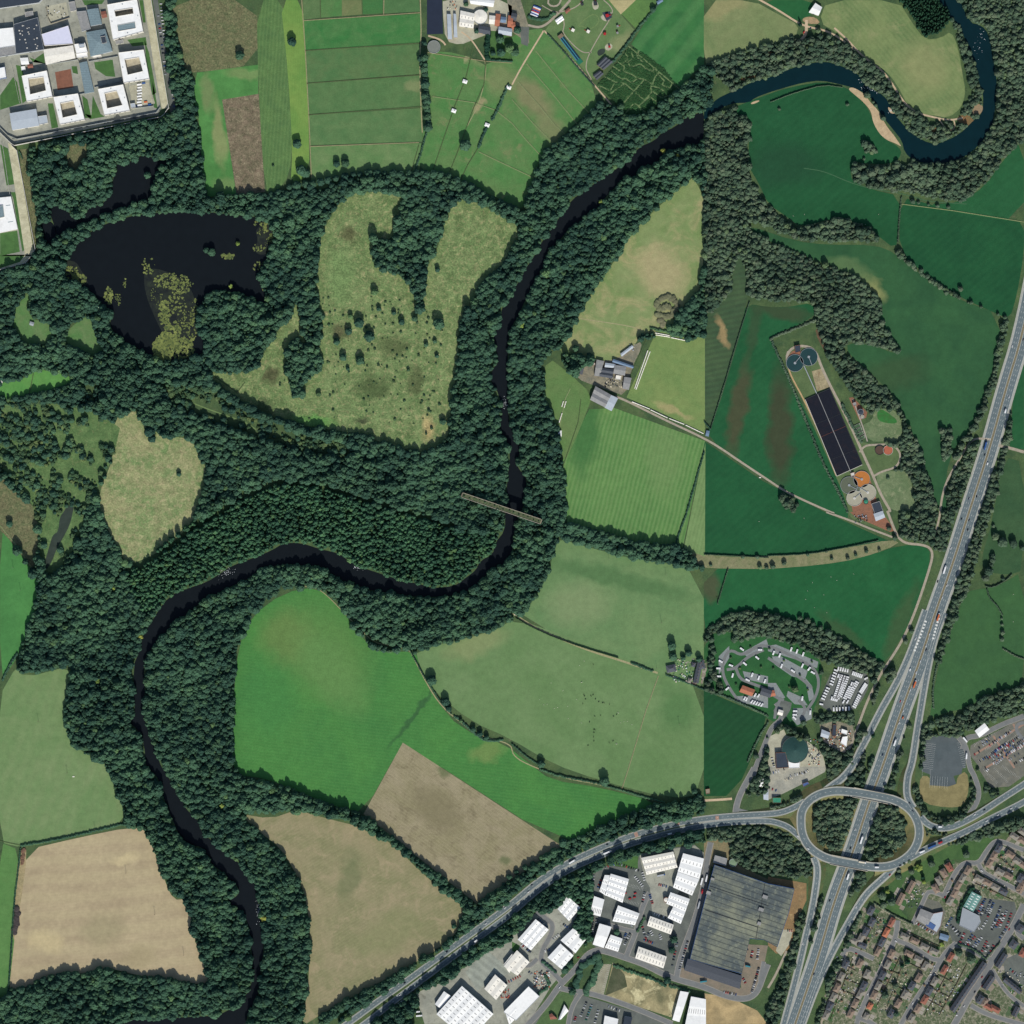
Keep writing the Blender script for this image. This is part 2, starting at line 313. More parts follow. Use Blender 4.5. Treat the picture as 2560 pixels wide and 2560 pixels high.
field('@o 1745,385 1812,383 1860,350 1890,305 1932,262 1932,422 1800,400', dk('bank_pasture', (36, 92, 58), (44, 98, 64)))
field('@o 1408,424 1500,455 1560,462 1650,462 1690,478 1745,525 1800,562 1892,595 1872,710 1835,810 1810,832 1790,870 1782,925 1790,962 1772,965 1752,905 1735,840 1705,790 1682,742 1640,700 1600,668 1598,646 1650,652 1690,668 1702,662 1658,604 1667,572 1620,522 1540,492 1430,446', LG('green_slope', (50, 98, 60), (42, 88, 56), 60, 2.6, .1, patches=[(*P('@31 780,240')[0], 20, 40, 50, (140, 144, 92), .9), (*P('@31 950,900')[0], 80, 40, 20, (58, 82, 52), .6), (*P('@31 600,100')[0], 60, 22, -20, (96, 124, 80), .7)]))
field('@o 1403,572 1470,582 1540,570 1535,602 1452,634 1460,650 1482,700 1530,795 1560,860 1600,952 1600,985 1560,965 1440,905 1330,825 1345,790 1395,620', dk('west_of_works', (30, 88, 56), (38, 96, 62), patches=[(*P('@21 1710,1150')[0], 20, 110, -10, (72, 78, 54), 1), (*P('@31 90,1300')[0], 28, 130, 0, (62, 72, 50), 1), (*P('@31 100,420')[0], 70, 16, -10, (62, 76, 52), .8), (*P('@21 1820,550')[0], 14, 60, -10, (56, 78, 52), .7)]))
field('@21 1480,450 1640,300 1660,200 1690,0 1760,60 1790,360 1510,1310 1449,1250 1449,480', LG('striped_dull', (72, 98, 66), (60, 88, 62), 40, 2.4, .14, stripes=[(12, 9, .35, (56, 72, 54))], patches=[(*P('@21 1590,570')[0], 9, 34, 20, (170, 140, 100), .8)]))
field('@o 1328,832 1440,908 1560,968 1680,1022 1640,1040 1560,1050 1440,1050 1328,1046', dk('below_track', (28, 84, 54), (32, 92, 58)), 0)
field('@o 1328,1070 1440,1075 1560,1060 1640,1048 1700,1028 1745,1030 1757,1045 1745,1100 1720,1170 1668,1256 1648,1246 1590,1204 1500,1172 1430,1152 1372,1156 1340,1185 1328,1190', dk('sheep_pasture', (30, 92, 56), (38, 100, 62), patches=[(*P('@32 1000,850')[0], 20, 96, -22, (70, 88, 56), .6), (*P('@32 560,900')[0], 66, 16, -35, (64, 88, 56), .6), (*P('@22 1490,560')[0], 22, 34, 0, (78, 84, 60), .9)]))
field('@o 1328,1302 1445,1352 1438,1385 1400,1470 1370,1502 1328,1502', dk('south_of_park', (28, 80, 48), (30, 74, 48)), 0)
field('@o 1912,740 1932,670 1932,848 1905,845', dk('east_edge', (34, 88, 56), (40, 94, 60)), 0)
field('@o 1893,862 1932,872 1932,1075 1905,1085 1865,1080 1850,1060 1872,985', LG('east_meadow', (62, 96, 62), (50, 86, 56), 50, 2.6, .16), 1)
field('@32 1490,600 1640,575 1750,555 1932,440 1932,1310 1850,1330 1640,1390 1500,1480 1350,1510 1220,1560 1235,1440 1290,1150 1340,1000 1400,850', LG('east_pasture', (60, 104, 60), (54, 96, 58), 60, 2.6, .1), 1)
# centre, south and west
field('@o 598,470 615,420 652,368 690,360 766,366 755,412 740,452 706,458 710,505 770,525 782,560 800,600 798,520 830,462 846,386 882,374 945,406 987,432 962,486 918,526 884,582 868,605 862,700 850,780 844,832 810,856 770,850 700,828 640,812 590,806 520,792 480,770 440,748 400,722 392,700 440,704 482,700 512,640 552,590 575,640 600,652 612,615 598,560', heath)
field('@o 186,930 216,860 212,792 255,772 262,788 300,822 365,828 385,870 390,902 380,960 340,1012 300,1042 240,1068 215,1020 190,972', tanme)
field('@o 0,1000 20,1020 70,1090 75,1120 60,1170 42,1218 20,1262 0,1280', LG('bright_ley', (76, 142, 74), (68, 130, 68), 50, 2.2, .12))
field('@o -5,885 30,932 70,960 75,1010 66,1085 40,1045 20,1020 -5,995', rough)
field('@o -5,1320 35,1250 42,1280 138,1255 132,1300 120,1345 132,1400 165,1425 203,1440 217,1490 245,1550 150,1575 45,1600 -5,1588', LG('pale_pasture', (124, 146, 100), (110, 140, 90), 60, 2.2, .12, stripes=[(70, 22, .2, (100, 138, 84))]))
field('@o -5,1587 40,1605 32,1740 22,1860 15,1882 -5,1882', LG('west_pasture', (84, 132, 70), (94, 138, 76), 40, 2.2, .16))
field('@o 47,1604 150,1580 243,1561 277,1566 290,1600 310,1660 327,1698 352,1696 370,1772 398,1850 390,1860 350,1852 300,1846 250,1838 205,1826 150,1838 100,1842 60,1858 17,1872 20,1840 35,1700', LG('ploughed_field', (187, 166, 138), (173, 152, 127), 50, 1.6, .07, stripes=[(6, 5, .16, (166, 148, 118)), (4, 31, .3, (196, 178, 144))], patches=[(*P('@03 340,1310')[0], 40, 26, -20, (208, 186, 146), .6), (*P('@03 780,1220')[0], 50, 34, 20, (158, 146, 116), .6), (*P('@03 940,690')[0], 30, 10, 10, (210, 188, 150), .6), (*P('@03 1050,1420')[0], 40, 26, 20, (164, 148, 116), .5)]), 1)
field('@o 30,1640 42,1600 52,1606 40,1700 22,1800', LG('field_edge', (180, 158, 122), (150, 136, 104), 10, 2, .3), 1)
field('@o 535,1118 600,1107 640,1145 690,1212 715,1232 785,1228 792,1262 815,1312 870,1377 950,1402 1000,1442 1040,1472 1130,1485 1245,1515 1210,1530 1130,1562 1060,1594 760,1400 686,1534 640,1525 560,1492 500,1468 442,1462 438,1390 442,1300 450,1222 472,1165', LG('great_ley', (72, 136, 64), (62, 126, 62), 90, 2.6, .2, stripes=[(-7, 5.5, .22, (88, 142, 74))], patches=[(*P('@12 520,1050')[0], 120, 90, -50, (92, 136, 70), .8), (*P('@12 220,950')[0], 60, 60, -50, (110, 132, 72), .6), (*P('@12 100,1400')[0], 60, 90, 0, (64, 132, 66), .6), (*P('@12 560,1200')[0], 110, 50, -50, (96, 140, 76), .8), (*P('@12 1180,1540')[0], 6, 80, -38, (54, 100, 58), .9), (*P('@12 1750,1800')[0], 40, 20, 20, (120, 142, 80), .7)]), 1)
field('@o 760,1401 1060,1596 900,1706 686,1536', LG('brown_stubble', (162, 148, 124), (148, 138, 108), 40, 1.5, .22, c3=(120, 108, 86), c3amt=(.5, .74), c3size=22, stripes=[(-36, 5, .2, (178, 164, 138)), (-36, 2.4, .2, (124, 112, 90))], patches=[(*P('@13 1350,300')[0], 70, 40, -40, (128, 118, 92), .7), (*P('@13 1420,30')[0], 18, 14, 0, (104, 112, 78), .8), (*P('@13 1880,690')[0], 16, 14, 0, (104, 112, 78), .8)]), 0)
field('@o 452,1535 510,1545 560,1528 600,1540 680,1560 742,1592 790,1642 850,1692 887,1722 845,1780 760,1830 620,1905 565,1940 580,1880 586,1780 580,1710 565,1660 530,1600 490,1570', LG('tan_stubble', (154, 142, 112), (134, 132, 96), 50, 1.6, .16, c3=(168, 150, 122), c3amt=(.5, .7), c3size=26, stripes=[(30, 5, .16, (168, 154, 126))], patches=[(*P('@13 700,830')[0], 22, 60, -10, (112, 120, 84), .7), (*P('@13 1000,1250')[0], 80, 40, 30, (134, 136, 96), .6)]), 1)
field('@o 1055,1016 1100,1030 1200,1056 1328,1072 1328,1300 1300,1290 1255,1272 1180,1250 980,1166 1002,1140 1036,1082 1046,1030', LG('meadow_a', (100, 136, 88), (112, 142, 94), 60, 2.2, .14, patches=[(*P('@22 800,500')[0], 190, 20, -14, (84, 122, 76), .9), (*P('@22 500,700')[0], 70, 50, 0, (130, 148, 106), .7)]))
field('@o 785,1226 930,1192 972,1166 1110,1216 1245,1268 1328,1302 1328,1500 1260,1506 1130,1472 1040,1440 960,1392 890,1362 815,1302 790,1252', LG('meadow_b', (112, 142, 94), (100, 134, 84), 70, 2.2, .12, patches=[(*P('@22 1250,1480')[0], 40, 50, 0, (86, 126, 76), .9), (*P('@12 1650,1000')[0], 70, 30, 20, (136, 148, 102), .8)]))
field('@o 1062,860 1112,772 1160,770 1330,832 1288,1034 1200,1022 1070,986 1066,930', LG('ridged_field', (96, 140, 76), (84, 132, 70), 70, 2.2, .14, stripes=[(76, 7.2, .5, (120, 154, 94))], patches=[(*P('@21 560,1350')[0], 30, 90, -10, (64, 116, 62), .9), (*P('@21 1150,1500')[0], 40, 90, 0, (118, 146, 92), .5)]), 0)
field('@o 1331,835 1330,1050 1290,1036', LG('ridged_strip', (118, 148, 94), (108, 140, 86), 40, 2.2, .14, stripes=[(76, 6, .3, (134, 160, 106))]), 0)
field('@o 1032,672 1075,705 1118,745 1108,775 1072,862 1060,868 1048,800 1022,742', LG('farm_meadow', (104, 130, 78), (92, 130, 72), 40, 2.2, .2))
field('@o 1328,318 1250,382 1190,442 1160,492 1112,560 1068,640 1050,662 1092,672 1150,684 1190,662 1212,628 1250,632 1290,600 1300,572 1328,535', LG('dry_hill', (136, 150, 100), (118, 142, 86), 50, 2, .18, c3=(172, 160, 118), c3amt=(.48, .66), c3size=60, patches=[(*P('@21 1130,120')[0], 50, 60, 20, (178, 162, 124), .8)]))
field('@o 1240,622 1330,636 1330,818 1240,775 1182,750', LG('farm_paddock', (126, 146, 86), (112, 140, 80), 30, 2, .2, patches=[(*P('@21 1200,1160')[0], 50, 8, -28, (170, 156, 112), .8)]), 0)
field('@o -5,722 50,715 62,694 145,712 128,728 100,738 62,746 -5,756', LG('small_ley', (86, 148, 72), (96, 152, 76), 20, 2.2, .15))
lawn = LG('glade', (84, 130, 72), (104, 132, 84), 20, 2.2, .2)
field('@01 120,380 170,330 235,250 210,480 380,490 400,650 200,690 80,560', lawn); field('@01 500,570 640,450 700,480 710,600 770,650 770,770 590,730 490,650', lawn)
field('@00 470,1110 660,1070 680,1120 640,1230 570,1330 530,1290', rough); field('@00 120,1130 250,1120 200,1160 240,1400 300,1700 300,1932 260,1932', rough)
field('@o -5,760 60,750 230,790 215,860 180,930 120,1080 75,1080 70,960 30,920 -5,880', LG('scrub_grass', (100, 128, 78), (80, 112, 66), 16, 2.6, .4, c3=(136, 140, 96)), 1, 0, SCRUB)
field('@01 850,1240 1000,1160 1070,1240 1060,1360 960,1300', tanme)
field('@11 220,610 290,340 340,430 380,600', heath)
ras(P('@o 235,1085 390,965 520,912 600,920 760,970 870,1000 935,1003 932,1050 905,1085 850,1108 780,1104 700,1082 600,1032 540,1028 450,1062 330,1125 270,1160'), 6); rasrib(P('@o 215,1090 300,1045 360,1000 440,950 520,908 600,915 680,938 760,965 860,992'), 8, 0)
ras(P('@o 400,735 480,785 560,812 640,835 700,850 640,868 560,848 470,822 390,795 300,745 330,725'), SCRUB); ras(P('@01 620,960 750,980 770,1090 700,1110 640,1050'), SCRUB)
# copses lying inside the fields
for q, v in [('@o 760,372 845,372 825,450 790,520 775,525 712,505 705,455 740,450', WOODL), ('@10 880,1800 1010,1810 1040,1932 1000,1932 @11 1030,100 890,80 @10 890,1932', WOODL), ('@o 555,640 600,655 612,690 585,715 560,760 545,720 540,670', WOODL),
             ('@21 1449,230 1449,560 1390,630 1190,600 1180,560 1260,420 1300,380', WOODL), ('@21 350,740 660,760 600,860 480,900 440,870', WOODL), ('@30 630,1240 900,1250 1050,1240 1300,1240 1310,1480 1000,1440 800,1430 640,1370', WOODR),
             ('@30 700,1050 790,1080 820,1150 740,1170', WOODR), ('@31 1300,1300 1380,1310 1380,1480 1330,1550 1310,1450', WOODR), ('@31 100,1790 240,1830 200,1932 110,1900', WOODR)]:
    ras(P(q), v)
# ---- urban aprons
conc = LG('concrete_apron', (168, 166, 160), (146, 146, 142), 20, 3, .1, c3=(120, 118, 112), c3amt=(.56, .7))
pale = LG('pale_concrete', (190, 184, 170), (172, 166, 152), 16, 3, .12)
tarm = LG('old_tarmac', (112, 116, 116), (98, 102, 104), 20, 3, .1)
grav = LG('gravel', (206, 198, 176), (184, 176, 152), 10, 1.6, .2)
redp = LG('red_paving', (160, 104, 84), (140, 96, 80), 10, 2, .2)
yard = LG('yard', (150, 140, 124), (120, 118, 108), 8, 2, .3)
gard = LG('garden_ground', (100, 108, 84), (78, 96, 66), 9, 2, .4, c3=(146, 140, 126), c3amt=(.48, .58), c3size=5)
lawng = LG('lawn', (78, 120, 64), (68, 106, 58), 14, 2, .18)
dirt = LG('bare_earth', (168, 134, 98), (136, 116, 86), 14, 2, .25)
def pave(name, q, mat, z=.11, sm=0, cls=0): return sheet(name, P(q), z, mat, sm, cls)
pave('yard_ground', '@00 -10,-10 1140,-10 1215,830 1180,870 90,1090 100,1130 240,1932 -10,1932', conc, .10)
pave('yard_ground', '@01 -10,-10 240,-10 190,60 -10,100', lawng, .10)
for q in ['@00 620,0 790,0 770,30 640,40', '@00 960,300 1100,280 1110,340 1000,350', '@00 710,470 850,450 870,580 800,575 720,520', '@00 1090,300 1125,400 1180,700 1150,720 1110,520', '@00 640,860 690,870 700,720 760,860 790,880 680,900',
          '@00 0,720 100,580 130,620 160,780 0,830', '@00 120,490 170,500 200,760 170,780', '@00 360,780 400,780 440,960 390,970', '@00 620,720 660,750 690,890 640,890', '@00 0,1090 60,1120 110,1390 50,1400', '@00 80,1450 130,1450 210,1860 170,1900 140,1740 100,1500', '@00 0,1760 130,1740 150,1900 0,1932', '@00 540,500 580,500 590,560 550,550', '@00 220,430 250,470 270,440 330,400 340,480 240,440', '@00 1080,0 1050,0 1080,170 1100,170', '@00 1150,610 1170,700 1190,820 1160,810']:
    pave('lawn', q, lawng, .12)
pave('gravel_strip', '@00 1080,-10 1140,-10 1275,815 1220,820 1110,200', grav, .13); pave('gravel_strip', '@00 90,1090 60,1080 190,1932 260,1932 130,1140', grav, .13)
pave('gravel_strip', '@01 240,-10 190,-10 150,45 -10,95 -10,125 200,70', grav, .13)
pave('car_park', '@00 1150,-10 1190,-10 1330,850 1290,870 1210,380', tarm, .12); pave('road', '@00 90,1050 1200,870 1200,850 90,1040', tarm, .13)
pave('sports_court', '@00 415,545 535,520 555,660 435,680', LG('red_court', (150, 96, 80), (136, 88, 74), 8, 2, .1), .14)
pave('courtyard', '@00 350,50 500,15 520,120 380,180 360,130', pale, .14); pave('courtyard', '@00 970,650 1120,620 1170,780 1000,830', pale, .14)
pave('farm_yard', '@10 1410,-20 1932,-20 1932,240 1770,250 1640,300 1540,340 1430,310 1410,100', pale, .09, 1); pave('farm_yard', '@20 -40,-20 60,-20 120,180 130,330 0,240', yard, .09)
pave('lawn', '@10 1740,230 1932,240 1932,460 1740,450', lawng, .1)
pave('farm_yard', '@21 470,860 600,800 640,770 820,760 960,640 985,680 900,850 860,1060 720,1010 600,970 500,930', yard, .09, 1)
pave('play_sand', '@20 600,10 640,0 660,60 615,80', pale, .1, 1); pave('play_sand', '@20 665,120 740,85 765,110 720,165 680,150', pale, .1, 1); pave('play_sand', '@20 700,345 735,322 765,350 735,385 705,375', pale, .1, 1)
# sewage works
pave('works_ground', '@31 130,740 200,670 340,690 380,760 560,1130 700,1400 780,1420 930,1410 1010,1480 990,1580 820,1640 800,1700 900,1932 @32 950,130 900,150 640,60 @31 600,1932 500,1660 140,800', LG('works_grass', (96, 116, 76), (84, 106, 68), 20, 2, .2), .05, 1)
pave('works_apron', '@31 330,870 400,850 470,990 370,1020', LG('sand_apron', (178, 160, 130), (150, 136, 110), 8, 2, .3, c3=(130, 90, 70)), .1)
pave('works_apron', '@31 610,1070 640,1065 750,1180 740,1220 690,1240', redp, .1); pave('works_apron', '@31 600,1720 640,1630 760,1650 800,1780 850,1932 640,1932', redp, .09)
pave('works_apron', '@32 620,0 860,0 960,140 920,150 760,80 650,30', redp, .09); pave('works_apron', '@31 180,720 240,700 280,820 250,800 150,760', redp, .09)
pave('works_ground', '@31 800,1640 860,1630 1060,1610 1100,1800 1120,1932 1000,1932 900,1900', LG('rough_ground', (120, 134, 100), (98, 120, 84), 16, 2, .3, c3=(156, 158, 126)), .06, 1)
pave('works_ground', '@31 800,1150 980,1160 1020,1290 1000,1420 900,1400 760,1400 700,1280 790,1240', LG('rough_ground', 0, 0), .06, 1)
pave('green_flush', '@31 820,1180 850,1150 900,1180 980,1240 960,1270 830,1250', LG('flush', (52, 124, 58), (60, 108, 54), 8, 2, .15), .08, 2)
pave('bare_ground', '@31 350,540 440,560 470,700 440,740 380,640', LG('leaf_litter', (112, 84, 68), (90, 84, 62), 8, 2, .3), .05, 1, None)
# viaduct approach embankment to the east: rough strip
pave('old_railway', '@22 1340,300 1449,320 1700,345 1932,330 @32 0,335 300,315 600,270 940,205 1000,240 700,350 400,400 0,430 @22 1932,430 1449,425 1360,400', LG('railway_grass', (144, 138, 108), (118, 124, 88), 14, 1.8, .3, c3=(96, 108, 72)), .07, 1)
# caravan park, yards, depots
pave('park_ground', '@22 1449,930 1640,900 1932,930 @32 0,960 280,960 400,1120 410,1250 370,1450 280,1600 150,1640 0,1560 @22 1932,1560 1720,1440 1449,1330', LG('park_grass', (48, 104, 56), (40, 92, 52), 30, 2.4, .15), .05, 1)
pave('storage_compound', '@32 500,1160 740,1200 770,1300 700,1440 640,1500 480,1510 400,1470 380,1430', tarm, .09, 1)
pave('scrap_yard', '@32 390,1600 450,1560 640,1610 660,1700 610,1820 560,1815 400,1710', yard, .09)
pave('depot_apron', '@32 0,1700 120,1640 140,1690 250,1700 340,1760 410,1820 440,1932 0,1932', pale, .09); pave('depot_apron', '@33 0,-10 440,-10 430,30 300,100 120,190 0,240', LG('depot_concrete', (178, 172, 164), (150, 148, 146), 16, 3, .15), .092)
pave('coach_park', '@32 1190,1720 1260,1690 1430,1690 1500,1780 1490,1932 1160,1932', LG('new_tarmac', (84, 94, 104), (92, 100, 110), 30, 3, .05), .09); pave('coach_park', '@33 1160,-10 1470,-10 1460,45 1400,60 1420,120 1360,140 1220,130 1225,50 1160,25', LG('new_tarmac', 0, 0), .092)
pave('bare_ground', '@33 1150,60 1220,60 1220,130 1420,140 1430,60 1500,20 1520,150 1480,290 1350,300 1180,270 1140,180', LG('dry_island', (150, 136, 96), (132, 120, 84), 14, 2, .2), .07, 1)
pave('car_park', '@32 1530,1760 1760,1640 1932,1540 1932,1932 1600,1932 1520,1830', LG('mixed_paving', (124, 120, 114), (108, 108, 106), 12, 3, .2), .09); pave('car_park', '@33 1580,-10 1932,-10 1932,60 1820,140 1680,150', LG('mixed_paving', 0, 0), .092)
for q, wd in [('@22 1500,1000 1510,1200 1580,1360', 9), ('@22 1660,960 1760,930 1900,905 @32 80,950 280,990 360,1060 440,1110 560,1130 700,1180', 12), ('@32 390,1200 370,1420', 6), ('@32 340,1560 560,1540 640,1560', 14), ('@32 20,1600 150,1640 300,1720', 9), ('@32 200,1330 180,1320', 4)]: rasrib(P(q), wd, WOODR)
# industrial estate
pave('estate_ground', '@23 600,800 720,730 940,770 960,650 1230,600 1380,580 1449,640 1449,1640 1250,1590 850,1430 650,1370 600,1320', tarm, .08)
pave('estate_ground', '@23 960,650 1380,585 1449,640 1250,950 1180,1180 1060,1120 1040,900 1000,830', conc, .085)
pave('estate_ground', '@23 170,1100 330,1060 420,960 520,1050 450,1200 560,1290 450,1430 370,1560 300,1640 120,1932 -660,1932 @13 1200,1700 1450,1600 1700,1400 1932,1300 @23 0,1250', conc, .08)
pave('hardstanding', '@13 1580,1540 1740,1370 1932,1540 1800,1600 1670,1680', LG('slab_park', (168, 172, 168), (150, 154, 152), 14, 3, .1, stripes=[(-38, 12, .3, (120, 122, 120))]), .12)
pave('estate_ground', '@23 120,1932 310,1740 400,1660 480,1700 1230,1932', tarm, .082)
pave('lawn', '@23 180,1932 300,1740 390,1680 470,1690 440,1932', LG('dull_lawn', (88, 116, 72), (78, 104, 66), 14, 2, .2), .1, 0)
pave('lawn', '@23 700,740 850,680 950,660 950,760 880,740', lawng, .1); pave('lawn', '@23 0,1310 60,1340 40,1400 0,1380', lawng, .1)
pave('waste_ground', '@23 760,1470 900,1540 1250,1640 1280,1700 1230,1890 700,1720', LG('waste', (176, 160, 124), (120, 116, 88), 24, 2, .25, c3=(212, 198, 160), c3amt=(.52, .62), c3size=30), .1)
pave('waste_ground', '@23 770,1470 850,1560 870,1650 700,1720', LG('waste_dark', (92, 94, 74), (76, 84, 62), 16, 2, .3), .104)
pave('waste_ground', '@23 1449,1700 1640,1730 1850,1830 1932,1932 1449,1932', LG('waste_sand', (196, 166, 124), (160, 138, 104), 24, 2, .2), .1)
pave('car_park', '@23 570,1690 690,1480 750,1480 690,1720', LG('pale_park', (160, 154, 138), (146, 140, 126), 14, 2, .12), .12)
pave('warehouse_apron', '@23 1449,560 1530,530 1650,560 1640,700 1932,840 1932,900 1500,740 1480,900 1449,980', LG('dry_edge', (150, 130, 100), (120, 116, 90), 10, 2, .25), .09)
pave('warehouse_apron', '@23 1260,1500 1449,1560 1730,1660 1720,1560 1780,1330 1932,1340 1900,1500 1830,1700 1780,1740 1449,1640 1250,1580', LG('apron_brown', (146, 128, 116), (130, 120, 110), 14, 2, .12), .09)
pave('warehouse_apron', '@33 0,820 180,850 290,870 290,1000 220,1150 180,1330 130,1400 60,1400 0,1340', LG('bare_earth2', (158, 122, 86), (136, 112, 82), 18, 2, .25, c3=(196, 164, 120)), .09); pave('warehouse_apron', '@33 100,1220 190,1220 160,1330 100,1420 60,1380', pale, .1)
pave('warehouse_apron', '@23 1300,900 1449,640 1470,640 1449,980 1330,1500 1200,1560 1280,1200', tarm, .086)
# housing
pave('housing_ground', '@33 720,1080 800,1020 930,1110 1080,1170 1180,980 1050,860 1090,830 1220,880 1350,690 1450,720 1500,690 1600,720 1740,540 1932,600 1932,1932 380,1932 600,1380 650,1250', gard, .06)
pave('housing_ground', '@33 1800,540 1870,460 1932,480 1932,620', gard, .06)
pave('village_green', '@33 940,800 1160,640 1650,520 1740,540 1600,720 1500,690 1350,690 1220,880 1090,830 960,1040 1080,1150 960,1110 800,1000', LG('village_green', (76, 110, 62), (64, 98, 56), 20, 2.2, .2), .055, 1)
pave('car_park', '@33 1480,960 1860,1010 1880,1100 1720,1430 1400,1330 1350,1200 1440,1080', LG('dealer_tarmac', (104, 108, 108), (92, 96, 98), 20, 3, .08), .1)
pave('school_yard', '@33 1090,1170 1180,980 1290,1010 1340,1080 1300,1230 1270,1260', LG('school_tar', (120, 118, 112), (104, 106, 102), 10, 3, .15), .1)
pave('car_park', '@33 1770,1450 1932,1380 1932,1640 1800,1600', tarm, .1)
for q in ['@32 1700,1690 1860,1932', '@32 1850,1600 1932,1740', '@32 1560,1830 1932,1600', '@32 1640,1932 1932,1760']: ribbon('footway', P(q), 3.4, .112, plain('brick_footway', (150, 122, 104), .1, 3), 0)
ras(P('@32 1740,1560 1640,1640 1560,1740 1540,1700 1640,1600'), 0)
# roundabout islands
pave('roundabout_island', '@33 350,270 480,205 620,215 700,240 580,640 460,650 330,570 280,480 270,370 300,300', LG('island_grass', (138, 124, 86), (110, 110, 72), 16, 2, .2), .05, 1, None)
pave('roundabout_island', '@33 830,260 960,280 1060,350 1110,440 1110,560 1040,650 920,710 780,715 740,690', LG('island_grass', 0, 0), .05, 1, None)
# ================================================================ WATER
def water_mat(name, c, ripple=.05):
    t = NT(name); n = t.noise(14, 4); t.l(t.mix(n, lin(c), lin(tuple(v * 1.25 for v in c))), t.b.inputs['Base Color'])
    t.b.inputs['Roughness'].default_value = .22; t.b.inputs['Specular IOR Level'].default_value = .35
    t.b.inputs['IOR'].default_value = 1.25; bp = t.n('ShaderNodeBump'); bp.inputs['Strength'].default_value = ripple; bp.inputs['Distance'].default_value = .2; t.l(t.noise(1.2, 3), bp.inputs['Height']); t.l(bp.outputs[0], t.b.inputs['Normal'])
    return t.m
wl = water_mat('peaty_water', (20, 24, 27)); wr = water_mat('blue_water', (11, 33, 38))
sheet('river', P('@20 1449,820 1400,860 1320,880 1230,960 1130,1000 1080,1060 960,1110 900,1190 800,1270 720,1310 620,1390 560,1430 450,1510 370,1620 300,1730 240,1800 170,1932 @21 100,100 60,180 10,260 @11 1890,360 1850,400 1850,500 1800,560 1795,640 1830,800 1780,860 1765,940 1840,1050 1850,1200 1830,1320 1900,1420 1920,1500 1895,1700 @12 1880,0 1880,140 1800,240 1790,320 1690,370 1660,440 1580,500 1500,560 1330,575 1240,545 1130,525 980,480 800,420 700,370 620,310 480,280 330,230 200,240 120,290 0,340 @02 1740,410 1640,480 1560,530 1440,570 1320,610 1230,690 1150,820 1110,880 1060,970 1040,1080 1010,1150 1010,1400 1020,1540 960,1580 1040,1640 1090,1760 1100,1932 @03 1190,60 1220,180 1270,320 1330,450 1370,560 1430,590 1520,590 1560,660 1600,730 1690,790 1740,860 1790,880 1810,960 1690,1010 1830,1090 1880,1200 1890,1290 1900,1400 1910,1640 1800,1790 1640,1870 1400,1880 1280,1890 900,1900 850,1960 1850,1960 1870,1850 @13 10,1750 30,1620 40,1500 60,1350 50,1200 20,1050 0,880 @03 1850,780 1800,710 1700,640 1620,560 1530,500 1490,380 1400,310 1370,230 1300,130 1240,0 @02 1220,1932 1180,1820 1150,1700 1120,1640 1080,1500 1095,1400 1085,1200 1090,1110 1140,1040 1200,960 1270,900 1300,830 1430,770 1490,700 1600,640 1740,560 1850,520 @12 0,450 200,390 360,400 500,420 640,520 760,560 860,590 1080,620 1180,640 1400,640 1560,620 1700,530 1780,420 1870,400 @22 0,330 20,100 @21 90,1890 110,1740 100,1650 60,1620 30,1560 60,1480 60,1420 20,1370 0,1280 @11 1905,1250 1900,900 1900,650 1932,520 @21 60,440 80,370 130,290 160,200 230,120 260,40 @20 270,1932 300,1880 370,1800 420,1740 500,1690 580,1600 640,1580 680,1520 760,1430 850,1350 960,1320 1000,1260 1100,1230 1170,1170 1280,1110 1400,1090 1449,1060'), .12, wl, 1, 20)
sheet('river', P('@30 1250,-20 1310,80 1420,160 1480,280 1510,360 1565,500 1590,620 1625,700 1620,850 1560,900 1440,1020 1270,1092 1160,1060 1060,980 1000,920 940,830 880,720 740,650 690,560 560,500 420,460 260,490 140,530 0,590 @20 1850,600 1750,650 1640,700 1540,750 1500,800 1449,822 1449,920 1500,870 1640,780 1790,775 1830,740 @30 0,700 130,660 260,625 400,605 560,640 620,655 740,705 810,775 850,860 880,900 950,985 1010,1060 1030,1150 1100,1215 1300,1250 1480,1190 1600,1090 1690,960 1720,800 1730,640 1710,500 1670,260 1610,190 1520,170 1440,-20'), .122, wr, 1, 20)
sheet('pond', P('@00 860,1240 930,1240 1000,1210 1080,1165 1150,1190 1250,1215 1300,1210 1200,1290 1180,1350 1150,1440 1180,1480 1060,1530 860,1600 640,1690 500,1760 430,1790 410,1700 370,1600 380,1540 480,1560 560,1640 640,1650 620,1580 780,1540 830,1470 860,1330'), .11, wl, 2, 0)
sheet('pond', P('@00 300,1650 420,1680 430,1850 350,1870 310,1760'), .11, wl, 2, 0)
sheet('lake', P('@o 135,470 175,432 240,408 310,400 390,400 450,406 500,412 518,440 512,480 498,500 490,530 508,560 498,580 470,558 410,545 384,562 378,600 374,625 392,650 385,668 340,682 300,680 265,660 225,642 205,612 215,590 180,565 150,535 115,520'), .11, wl, 2, 0)
sheet('pond', P('@01 510,1880 560,1885 550,1932 @02 530,90 480,190 430,270 390,380 340,450 320,440 380,230 400,170 440,150 450,40 480,0'), .11, LG('pond_weed', (58, 70, 66), (50, 62, 58), 10, 3, .05), 2, 0)
for q in ['@10 40,1620 150,1600 250,1620 260,1720 200,1820 110,1900 40,1932 -20,1890 20,1810 -10,1740 60,1680', '@01 360,60 560,20 620,120 680,220 560,260 450,180', '@01 1100,60 1420,180 1500,420 1480,640 1300,700 1180,500 1080,240', '@01 1520,640 1932,700 1900,760 1560,770']: sheet('shallows', P(q), .114, LG('shallows', (26, 32, 38), (44, 52, 44), 12, 3, .2), 3, None)
